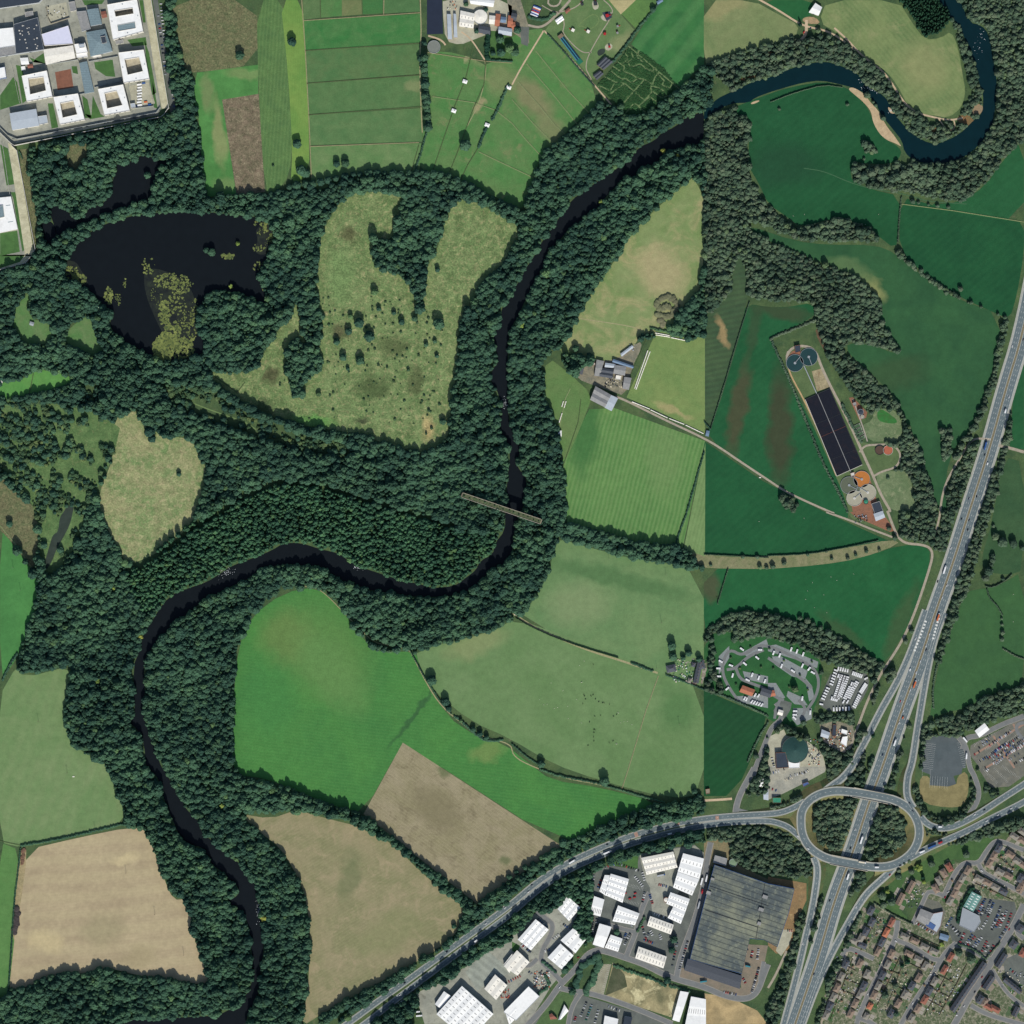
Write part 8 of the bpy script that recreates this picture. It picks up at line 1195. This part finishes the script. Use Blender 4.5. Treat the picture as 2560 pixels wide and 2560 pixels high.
bales('@21 1025,712 925,1000', 14, 'pale wrapped bale in the double column', 'north, west column', 'bales in the farm paddock'); bales('@21 1042,720 935,1008', 14, 'pale wrapped bale in the double column', 'north, east column', 'bales in the farm paddock'); bales('@21 1080,580 1190,600', 6, 'pale wrapped bale below the thicket hedge', 'west, upper row', 'bales below the hedge'); bales('@21 1085,595 1195,612', 6, 'pale wrapped bale below the thicket hedge', 'west, lower row', 'bales below the hedge'); bales('@21 1200,615 1320,640', 5, 'pale wrapped bale below the copse', 'west', 'bales below the hedge')
bales('@21 388,1095 375,1138', 3, 'pale wrapped bale by the river meadow', 'north, upper west run', 'bales by the river meadow'); bales('@21 408,1095 393,1145', 3, 'pale wrapped bale by the river meadow', 'north, upper east run', 'bales by the river meadow'); bales('@21 378,1185 355,1258', 4, 'pale wrapped bale by the river meadow', 'north, lower run', 'bales by the river meadow')
# ---- junk heaps (nobody could count them): stuff
def junk(name, s, rx, ry, n, label, seed, cols=('cream', 'grey', 'white', 'orange', 'black')):
    p = P(s)[0]; rr = random.Random(seed); V = []; F = []; M = []
    for i in range(n):
        k = len(F); x = rr.uniform(-rx, rx); y = rr.uniform(-ry, ry); sx = rr.uniform(.6, 2.6); h_ = rr.uniform(.4, 1.8); box(V, F, (x, y, h_ / 2), (sx, rr.uniform(.6, 2), h_ * (1 + i * .001)), rr.uniform(0, 3)); M += [rr.randrange(len(cols))] * (len(F) - k)
    tag(mk(name, V, F, [paint(c) for c in cols], mi=M, loc=(p[0], p[1], .12)), label, None, None, 'stuff')
junk('scrap_debris', '@23 225,1600', 14, 16, 110, 'mixed pale scrap piled beside the estate skips', 1); junk('scrap_debris', '@32 540,1720', 20, 18, 110, 'mixed timber and scrap in the junk yard', 2); junk('scrap_debris', '@32 350,1810', 10, 24, 70, 'pallets along the depot edge', 3); junk('scrap_debris', '@21 770,950', 15, 9, 50, 'implements and rubble in the farm yard', 4, ('cream', 'grey', 'black')); junk('scrap_debris', '@22 1290,1200', 18, 20, 80, 'garden clutter between the cottages', 5, ('cream', 'grey', 'white', 'green')); junk('scrap_debris', '@32 700,50', 11, 7, 40, 'pipework and kit in the works yard', 6, ('grey', 'black', 'silver')); junk('scrap_debris', '@10 1480,40', 9, 8, 16, 'loose kit on the farm park apron', 7); junk('scrap_debris', '@21 900,690', 6, 6, 14, 'odds and ends in the pointed farm yard', 8, ('cream', 'white', 'silver')); junk('scrap_debris', '@13 1880,1700', 8, 8, 40, 'red pallets beside the cream-ridged shed', 9, ('orange', 'black', 'red')); junk('scrap_debris', '@00 420,90', 18, 10, 24, 'benches and kit in the northern prison yard', 10, ('grey', 'black', 'white'))
GL = [plain('lawn_a', (74, 94, 62), .25, 3), plain('lawn_b', (96, 106, 80), .25, 3), plain('patio', (150, 144, 132), .15, 2), plain('lawn_c', (60, 94, 52), .2, 3), plain('gravel_garden', (134, 126, 110), .2, 2)]
r3 = random.Random(5)
for o in [o for o in COL.objects if o.get('category') == 'house']:
    a = o.rotation_euler[2]
    for sd in (-1, 1):
        for w_ in (-1, 1):
            x, y = 3.6 * w_, sd * r3.uniform(8.5, 10.5); q = [(x - 3.1, y - 3.8), (x + 3.1, y - 3.8), (x + 3.1, y + 3.8), (x - 3.1, y + 3.8)]; ca, sa = math.cos(a), math.sin(a)
            tag(mk('garden_lawn', [(o.location.x + u * ca - v * sa, o.location.y + u * sa + v * ca, .075 + r3.random() * .02) for u, v in q], [(0, 1, 2, 3)], r3.choice(GL)), kind='structure')
junk('garden_debris', '@33 830,1210', 12, 20, 42, 'sheds, slabs and clutter in the western gardens', 11, ('cream', 'grey', 'silver', 'green')); junk('garden_debris', '@33 600,1640', 22, 50, 84, 'paths and clutter in the lane-side gardens', 12, ('cream', 'grey', 'silver', 'cream')); junk('garden_debris', '@33 940,1650', 28, 44, 84, 'paths and clutter in the middle gardens', 13, ('cream', 'grey', 'silver', 'green')); junk('garden_debris', '@33 1320,1680', 28, 44, 91, 'paths and clutter in the eastern gardens', 14, ('cream', 'grey', 'silver', 'white')); junk('garden_debris', '@33 1090,950', 14, 24, 42, 'yards behind the twin terraces', 15, ('cream', 'grey', 'silver')); junk('garden_debris', '@33 1680,880', 30, 12, 42, 'clutter in the crescent gardens', 16, ('cream', 'grey', 'green', 'silver')); junk('garden_debris', '@33 1790,700', 20, 20, 42, 'clutter inside the crescent loop', 17, ('cream', 'grey', 'green', 'silver')); junk('garden_debris', '@33 1840,1620', 24, 20, 42, 'clutter behind the back-lane terrace', 18, ('grey', 'silver', 'cream'))
# ---- fences between paddocks: posts and rails
def fence(s, lab, grp='field fences'):
    p = P(s); V = []; F = []; cx, cy = p[0][:2]
    for i in range(len(p) - 1):
        a, b = p[i], p[i + 1]; ln = math.hypot(b[0] - a[0], b[1] - a[1]); ang = math.atan2(b[1] - a[1], b[0] - a[0])
        for z in (.55, 1.1): box(V, F, ((a[0] + b[0]) / 2 - cx, (a[1] + b[1]) / 2 - cy, z), (ln, .12, .16), ang)
        for k in range(int(ln / 5) + 1): t = k * 5 / ln; box(V, F, (a[0] + (b[0] - a[0]) * t - cx, a[1] + (b[1] - a[1]) * t - cy, .65), (.22, .22, 1.3), ang)
    tag(mk('fence', V, F, timber, loc=(cx, cy, 0)), lab, 'fence', grp)
wg = plain('worn_grass', 0); dgs = plain('rank_grass', (72, 98, 60), .2, 3, .95, .1); lgs = plain('pale_grass_line', (136, 152, 104), .15, 3, .95, .1)
for s, lab, m in [('@10 360,155 1240,95', 'fence under the five small top plots', wg), ('@10 372,383 1235,325', 'second paddock fence from the north', dgs), ('@10 385,630 1240,567', 'third paddock fence from the north', dgs), ('@10 398,868 1250,805', 'fourth paddock fence from the north', dgs), ('@10 412,1105 1230,1075', 'fifth paddock fence from the north', wg), ('@10 345,0 372,383 398,868 418,1340', 'long fence beside the yellow-green strip', wg),
               ('@10 487,0 487,135', 'fence between the first two top plots', dgs), ('@10 800,0 803,120', 'fence beside the tan top plot', dgs), ('@10 965,0 963,112', 'fence between the last two top plots', wg), ('@10 1290,395 1620,445 1735,462 1932,475', 'fence below the farm park', wg), ('@10 1330,728 1650,775 1810,832 1932,930', 'fence crossing the eastern paddocks', lgs), ('@10 1637,365 1580,600 1500,800 1330,1300', 'fence past the two white shelters', dgs), ('@10 1735,455 1720,640 1640,820 1520,1150 1460,1300', 'fence past the big round paddock tree', dgs), ('@10 1680,1110 1600,1240 1535,1380', 'fence continuing the dark hedge southward', dgs), ('@10 1230,1090 1165,1320', 'short fence at the south-east paddock corner', dgs),
               ('@20 180,385 420,680 580,850', 'first pale fence of the striped eastern fields', lgs), ('@20 110,480 300,700 510,960', 'second pale fence of the striped eastern fields', lgs), ('@20 45,615 210,800 330,950 430,1040', 'third pale fence of the striped eastern fields', lgs), ('@20 0,750 160,930 330,1100', 'fourth pale fence of the striped eastern fields', lgs), ('@20 0,930 120,1070 245,1205', 'fifth pale fence of the striped eastern fields', lgs), ('@20 0,1265 170,1345', 'fence beside the lowest field shelter', lgs), ('@10 1680,1145 1932,1265', 'fence linking to the lowest field shelter', lgs),
               ('@22 1105,1235 1010,1500 880,1932 @23 830,155', 'long fence line through the pale fields', wg), ('@30 1010,1540 1400,1590 1932,1675', 'fence under the north-east tree row', lgs), ('@30 -60,480 0,480', 'hidden bank fence near the seam', lgs), ('@01 262,835 240,950 212,1075', 'fence across the small bright field', dgs), ('@01 1560,870 1680,950 1790,1030 1850,950', 'dark fence by the western heath tip', dgs), ('@21 520,1080 500,1250 380,1600', 'fence between river meadow and ridged field', dgs), ('@21 440,1000 400,1080 360,1290', 'fence in the river meadow', lgs), ('@21 900,890 1045,560', 'fence beside the bale columns', dgs), ('@02 0,100 130,260 280,480', 'fence at the bright western field', lgs), ('@03 0,550 150,582', 'short fence above the west pasture', dgs)]:
    if '-60,480' in s: continue
    fence(s, lab); ribbon('grass_strip', P(s), 1.5, .105, m, 0, cls=None)
# ---- power poles
def pole_maker():
    e = empty('power_pole', (0, 0, 0)); m = 8; V = [(math.cos(i / m * 6.283) * q, math.sin(i / m * 6.283) * q, z) for z, q in ((0, .28), (10.5, .18)) for i in range(m)]
    mk('pole', V, [(i, (i + 1) % m, m + (i + 1) % m, m + i) for i in range(m)] + [tuple(range(m, 2 * m))], timber, e); boxo('crossarm', (0, 0, 10), (3, .22, .22), timber, e)
    for x in (-1.3, 0, 1.3): boxo('insulator', (x, 0, 10.35), (.2, .2, .45), steel, e)
    return e
for s, lab in [('@03 952,790', 'power pole, northernmost in the ploughed field'), ('@03 1170,1103', 'power pole, middle of the ploughed field'), ('@03 1388,1408', 'power pole, southernmost in the ploughed field'), ('@03 718,462', 'power pole in the hedge above the ploughed field'), ('@02 290,1580', 'power pole in the pale western pasture'), ('@22 732,355', 'power pole below the railway bank, western'), ('@22 1162,475', 'power pole below the railway bank, eastern'), ('@22 1128,835', 'power pole in the meadow north of the cottage path'), ('@22 1092,1180', 'power pole beside the cottage hedge'), ('@22 1262,1600', 'power pole in the dark patch south of the cottages'), ('@22 1555,695', 'power pole by the brown patch in the sheep pasture'), ('@02 100,420', 'power pole in the bright western field, northern'), ('@02 155,590', 'power pole in the bright western field, southern'), ('@03 508,35', 'power pole at the south of the pale pasture')]:
    p = P(s)[0]; put('pole', pole_maker, (p[0], p[1], 0), 0, lab, 'power pole', 'wooden power poles')
# ---- cattle: one continuous body each
def beast(name, body, L=2.3):
    me = bpy.data.meshes.new(name); bm = bmesh.new(); sk = bm.verts.layers.skin.verify()
    J = [((-.95, 0, 1.05), .34), ((-.3, 0, 1.05), .42), ((.45, 0, 1.1), .40), ((.85, 0, 1.25), .24), ((1.15, 0, 1.4), .16), ((1.5, 0, 1.25), .11), ((-.9, .24, .55), .11), ((-.95, .24, .04), .07), ((-.9, -.24, .55), .11), ((-.95, -.24, .04), .07), ((.55, .24, .55), .1), ((.55, .24, .04), .07), ((.55, -.24, .55), .1), ((.55, -.24, .04), .07), ((-1.25, 0, .95), .04), ((-1.28, 0, .5), .03), ((1.12, .22, 1.5), .05), ((1.12, -.22, 1.5), .05)]
    vs = []
    for (c, r) in J: v = bm.verts.new(tuple(a * L / 2.5 for a in c)); v[sk].radius = (r * L / 2.5, r * L / 2.5); vs.append(v)
    vs[1][sk].use_root = True
    for a, b in [(0, 1), (1, 2), (2, 3), (3, 4), (4, 5), (0, 6), (6, 7), (0, 8), (8, 9), (2, 10), (10, 11), (2, 12), (12, 13), (0, 14), (14, 15), (4, 16), (4, 17)]: bm.edges.new((vs[a], vs[b]))
    bm.to_mesh(me); bm.free(); o = bpy.data.objects.new(name, me); COL.objects.link(o); o.modifiers.new('skin', 'SKIN'); m = o.modifiers.new('sub', 'SUBSURF'); m.levels = m.render_levels = 1
    dg = bpy.context.evaluated_depsgraph_get(); me2 = bpy.data.meshes.new_from_object(o.evaluated_get(dg)); o.modifiers.clear(); o.data = me2; me2.materials.clear(); me2.materials.append(body); return o
hide_b = plain('black_hide', (26, 24, 24), .3, .8, .8, .2); hide_w = plain('pale_hide', (206, 198, 180), .1, .8, .8, .2)
rr = random.Random(3)
COWS = [(543, 1378), (547, 1390), (596, 1388), (612, 1380), (630, 1412), (655, 1432), (684, 1440), (695, 1440), (735, 1450), (535, 1447), (555, 1413), (623, 1541), (668, 1535), (766, 1542), (790, 1528), (585, 1585), (618, 1641), (626, 1643), (618, 1665), (615, 1697), (618, 1728), (574, 1762), (733, 1740), (763, 1728), (613, 1150)]
for i, (x, y) in enumerate(COWS):
    p = P(f'@22 {x},{y}')[0]; put('cow', lambda: beast('cow', hide_b), (p[0], p[1], .02), rr.uniform(0, 6.28), f'black cow grazing the pale meadow, {nth(i)} of the herd counted from its north-west', 'cow', 'black cattle in the pale meadow', (1.1, 1.1, 1.1))
for i, (x, y) in enumerate([(525, 1285), (801, 1515), (788, 1750)]):
    p = P(f'@22 {x},{y}')[0]; put('pale_cow', lambda: beast('cow', hide_w), (p[0], p[1], .02), rr.uniform(0, 6.28), f'white cow, {["northernmost", "middle", "southernmost"][i]} of three among the black cattle', 'cow', 'white cattle in the pale meadow', (1.1, 1.1, 1.1))
SHEEP = [('@32', 272, 47), ('@32', 475, 490), ('@32', 334, 532), ('@32', 298, 595), ('@32', 284, 660), ('@32', 421, 625), ('@32', 350, 722), ('@32', 443, 760), ('@32', 645, 467), ('@32', 519, 516), ('@30', 834, 1618), ('@30', 275, 1618), ('@30', 190, 1630), ('@30', 735, 1695), ('@32', 1852, 622), ('@32', 1851, 828), ('@22', 1865, 72), ('@22', 510, 1158), ('@22', 544, 1125), ('@22', 265, 1450), ('@22', 320, 1483), ('@22', 345, 1475), ('@22', 210, 1415), ('@22', 240, 1455), ('@22', 487, 1415), ('@22', 420, 1465), ('@22', 820, 1590), ('@22', 845, 1582), ('@22', 870, 1580), ('@22', 905, 1605), ('@22', 525, 1592), ('@22', 425, 1560), ('@22', 385, 1347), ('@22', 295, 1290)]
NMF = {'@32': 'dark green or eastern pasture', '@30': 'north-east pasture', '@22': 'pale cattle meadow'}; ct = {}
for t, x, y in SHEEP:
    p = P(f'{t} {x},{y}')[0]; i = ct.get(t, 0); ct[t] = i + 1; put('sheep', lambda: beast('sheep', hide_w, 1.3), (p[0], p[1], .02), rr.uniform(0, 6.28), f'small white sheep in the {NMF[t]}, {nth(i)} of its flock', 'sheep', 'sheep in the ' + NMF[t], (1.3, 1.3, 1.1))
# ---- play park and farm park pieces
def bouncy():
    e = empty('bouncing_pillow', (0, 0, 0)); 
    for i, c in enumerate(['white', 'blue', 'white', 'red', 'blue', 'orange', 'white', 'blue']):
        m = 10; V = []; 
        for y in (-1.05, 1.05):
            for k in range(m + 1): t = k / m * math.pi; V.append((-math.cos(t) * 7, i * 2.2 - 7.7 + y, .2 + math.sin(t) * 1.6))
        mk('stripe_panel', V, [(k, k + 1, m + 2 + k, m + 1 + k) for k in range(m)], paint(c), e)
    boxo('base_mat', (0, 0, .15), (16, 20, .2), darkm, e); return e
p = P('@20 178,85')[0]; put('bp', bouncy, (p[0], p[1], .1), R(-22), 'striped red, white and blue bouncing pillow', 'bouncing pillow', None)
def slide(s, lab):
    a, b = P(s); L = math.hypot(b[0] - a[0], b[1] - a[1]); e = empty('tube_slide', ((a[0] + b[0]) / 2, (a[1] + b[1]) / 2, .1), math.atan2(b[1] - a[1], b[0] - a[0]), lab, 'slide')
    for y, c in ((-3, 'teal'), (-1, 'dark_blue'), (1, 'teal'), (3, 'dark_blue')):
        V = []; F = []; box(V, F, (0, y, 1.2), (L, 1.5, .5)); mk('lane', V, F, paint(c), e)
    boxo('start_platform', (-L / 2 - 3, 0, 2), (6, 9, 4), timber, e); boxo('landing_mat', (L / 2 + 4, 0, .3), (8, 9, .6), paint('green'), e)
slide('@20 375,285 500,450', 'long blue and green sledge slide with a green landing')
def climb(s, lab, mat=timber, sc=1.):
    p = P(s)[0]; e = empty('climbing_frame', (p[0], p[1], .12), random.uniform(0, 3), lab, 'climbing frame', 'play equipment of the play park'); 
    for x in (-2, 2):
        for y in (-2, 2): boxo('post', (x * sc, y * sc, 1.6), (.3, .3, 3.2), timber, e)
    boxo('platform', (0, 0, 2), (4 * sc, 4 * sc, .2), mat, e); boxo('roof', (0, 0, 3.5), (4.4 * sc, 4.4 * sc, .5), mat, e); boxo('chute', (4 * sc, 0, 1), (4 * sc, 1, .3), paint('red'), e)
climb('@20 630,30', 'dark climbing frame on the northern sand pit', darkm, 1.4); climb('@20 718,120', 'red climbing frame on the dark rubber mat', paint('red'), 1.2); climb('@20 700,258', 'red and white climbing frame by the path', paint('red')); climb('@20 735,355', 'red climbing frame on the oval sand pit', paint('red'), .8); climb('@20 460,230', 'pale timber frame, western end of the pony track', cream, 1.2); climb('@20 575,240', 'pale timber frame, eastern end of the pony track', cream, 1.2); climb('@20 797,200', 'small timber frame, upper of the eastern climbing trail', greyr, .8); climb('@20 795,250', 'small timber frame, lower of the eastern climbing trail', greyr, .8); climb('@20 530,35', 'dark timber frame beside the park\'s northern path', darkm)
sheet('rubber_mat', P('@20 680,95 740,85 755,130 715,160'), .14, dgrey, 0, None); ribbon('pony_track', P('@20 480,210 590,110 640,110 660,150 650,180 590,225 520,190'), 1.6, .115, gpath, 2, True, cls=None)
ribbon('path', P('@20 275,0 270,30 300,48 345,45 370,10 365,-20'), 3, .12, trk, 1, cls=None); sheet('park_pond', P('@20 640,380 700,360 705,400 650,430'), .13, LG('pond_weed', 0, 0), 2, None); sheet('paved_garden', P('@20 60,200 130,205 120,350 70,330'), .12, tarm, 0, 0)
# solar / car and truck things at the barn
p = P('@30 272,243')[0]; veh(p[0], p[1], .15, R(60), 'red', 'red vehicle parked south of the track junction', None, True); p = P('@30 320,215')[0]; veh(p[0], p[1], .15, R(60), 'dark_blue', 'dark vehicle parked beside the track junction', None)
# round water trough etc.
for s, lab in [('@03 555,65', 'white trough in the pale pasture near the ploughed field'), ('@21 1872,1672', 'small pale trough beside the farm track'), ('@22 25,775', 'pale feeder at the field footpath corner')]:
    p = P(s)[0]; tag(boxo_thing('water_trough', (3.4, 1.6, .8), cream), lab, 'trough').location = (p[0], p[1], .05)
# painted bays
def bays(s0, s1, n, length, side, z=.115, wd=.16):
    a, b = P(s0 + ' ' + s1); ang = math.atan2(b[1] - a[1], b[0] - a[0]); nx, ny = -math.sin(ang) * side, math.cos(ang) * side; V = []; F = []
    for i in range(n + 1):
        t = i / n; x, y = a[0] + (b[0] - a[0]) * t, a[1] + (b[1] - a[1]) * t; tx, ty = math.cos(ang) * wd / 2, math.sin(ang) * wd / 2; k = len(V)
        V += [(x - tx, y - ty, z), (x + tx, y + ty, z), (x + tx + nx * length, y + ty + ny * length, z), (x - tx + nx * length, y - ty + ny * length, z)]; F.append((k, k + 1, k + 2, k + 3) if side > 0 else (k + 3, k + 2, k + 1, k))
    tag(mk('bay_marking', V, F, wht), kind='structure')
bays('@32 1190,1745', '1165,1932', 13, 18, 1); bays('@32 1425,1745', '1470,1932', 12, 18, -1 * -1); bays('@33 1225,60', '1355,68', 7, 20, -1, .118); bays('@33 1165,8', '1225,10', 1, 15, -1, .118)
for s0, s1, n, l, sd in [('@32 1560,1770', '1740,1650', 18, 5, 1), ('@32 1650,1800', '1850,1670', 20, 5, 1), ('@32 1600,1890', '1900,1690', 28, 5, 1), ('@33 1620,20', '1720,120', 12, 5, 1), ('@33 1700,10', '1800,110', 12, 5, 1), ('@33 1760,-5', '1900,90', 14, 5, 1), ('@23 885,870', '990,900', 10, 6, -1), ('@23 850,1010', '950,1040', 9, 5, 1), ('@23 585,1690', '680,1500', 16, 5, -1), ('@23 690,1715', '745,1490', 16, 5, 1)]:
    bays(s0, s1, n, l, sd, .128)
# foam on the shallow reaches of the river
def foam(s, rx, ry, n, seed, lab):
    p = P(s)[0]; r2 = random.Random(seed); V = []; F = []
    for _ in range(n):
        x = r2.gauss(0, rx / 2); y = r2.gauss(0, ry / 2); q = r2.uniform(.12, .5); k = len(V); V += [(p[0] + x + math.cos(a) * q * 1.6, p[1] + y + math.sin(a) * q, .16) for a in (0, 1.2, 2.5, 3.7, 5)]; F.append((k, k + 1, k + 2, k + 3, k + 4))
    tag(mk('river_foam', V, F, plain('foam', (220, 226, 228), .05, 1, .6, .3)), lab, None, None, 'stuff')
foam('@30 1600,320', 10, 26, 26, 1, 'white riffles on the north-east reach'); foam('@30 760,670', 20, 14, 50, 2, 'white riffles beside the shingle bank'); foam('@12 775,415', 9, 5, 40, 3, 'white riffles on the great bend'); foam('@11 1880,1110', 5, 9, 30, 4, 'white riffles above the viaduct'); foam('@02 1690,450', 14, 9, 60, 5, 'white riffles on the western reach'); foam('@13 20,1080', 5, 20, 50, 6, 'white riffles on the southern reach'); foam('@30 930,830', 5, 4, 30, 7, 'white water round the bank stones')

def vbush():
    o = bpy.data.objects.new('bush', PS[0]); COL.objects.link(o); return o
for i in range(16):
    t = (i + .5) / 16; a, b = P('@11 1560,1805 @22 215,72'); x, y = a[0] + (b[0] - a[0]) * t, a[1] + (b[1] - a[1]) * t
    put('vb', vbush, (x + random.uniform(-1.6, 1.6), y + random.uniform(-1.6, 1.6), 19.0), random.uniform(0, 6), f'scrubby bush growing on the viaduct deck, {nth(i)} from the west', 'bush', 'bushes on the viaduct deck', (random.uniform(1.2, 2.1),) * 3)
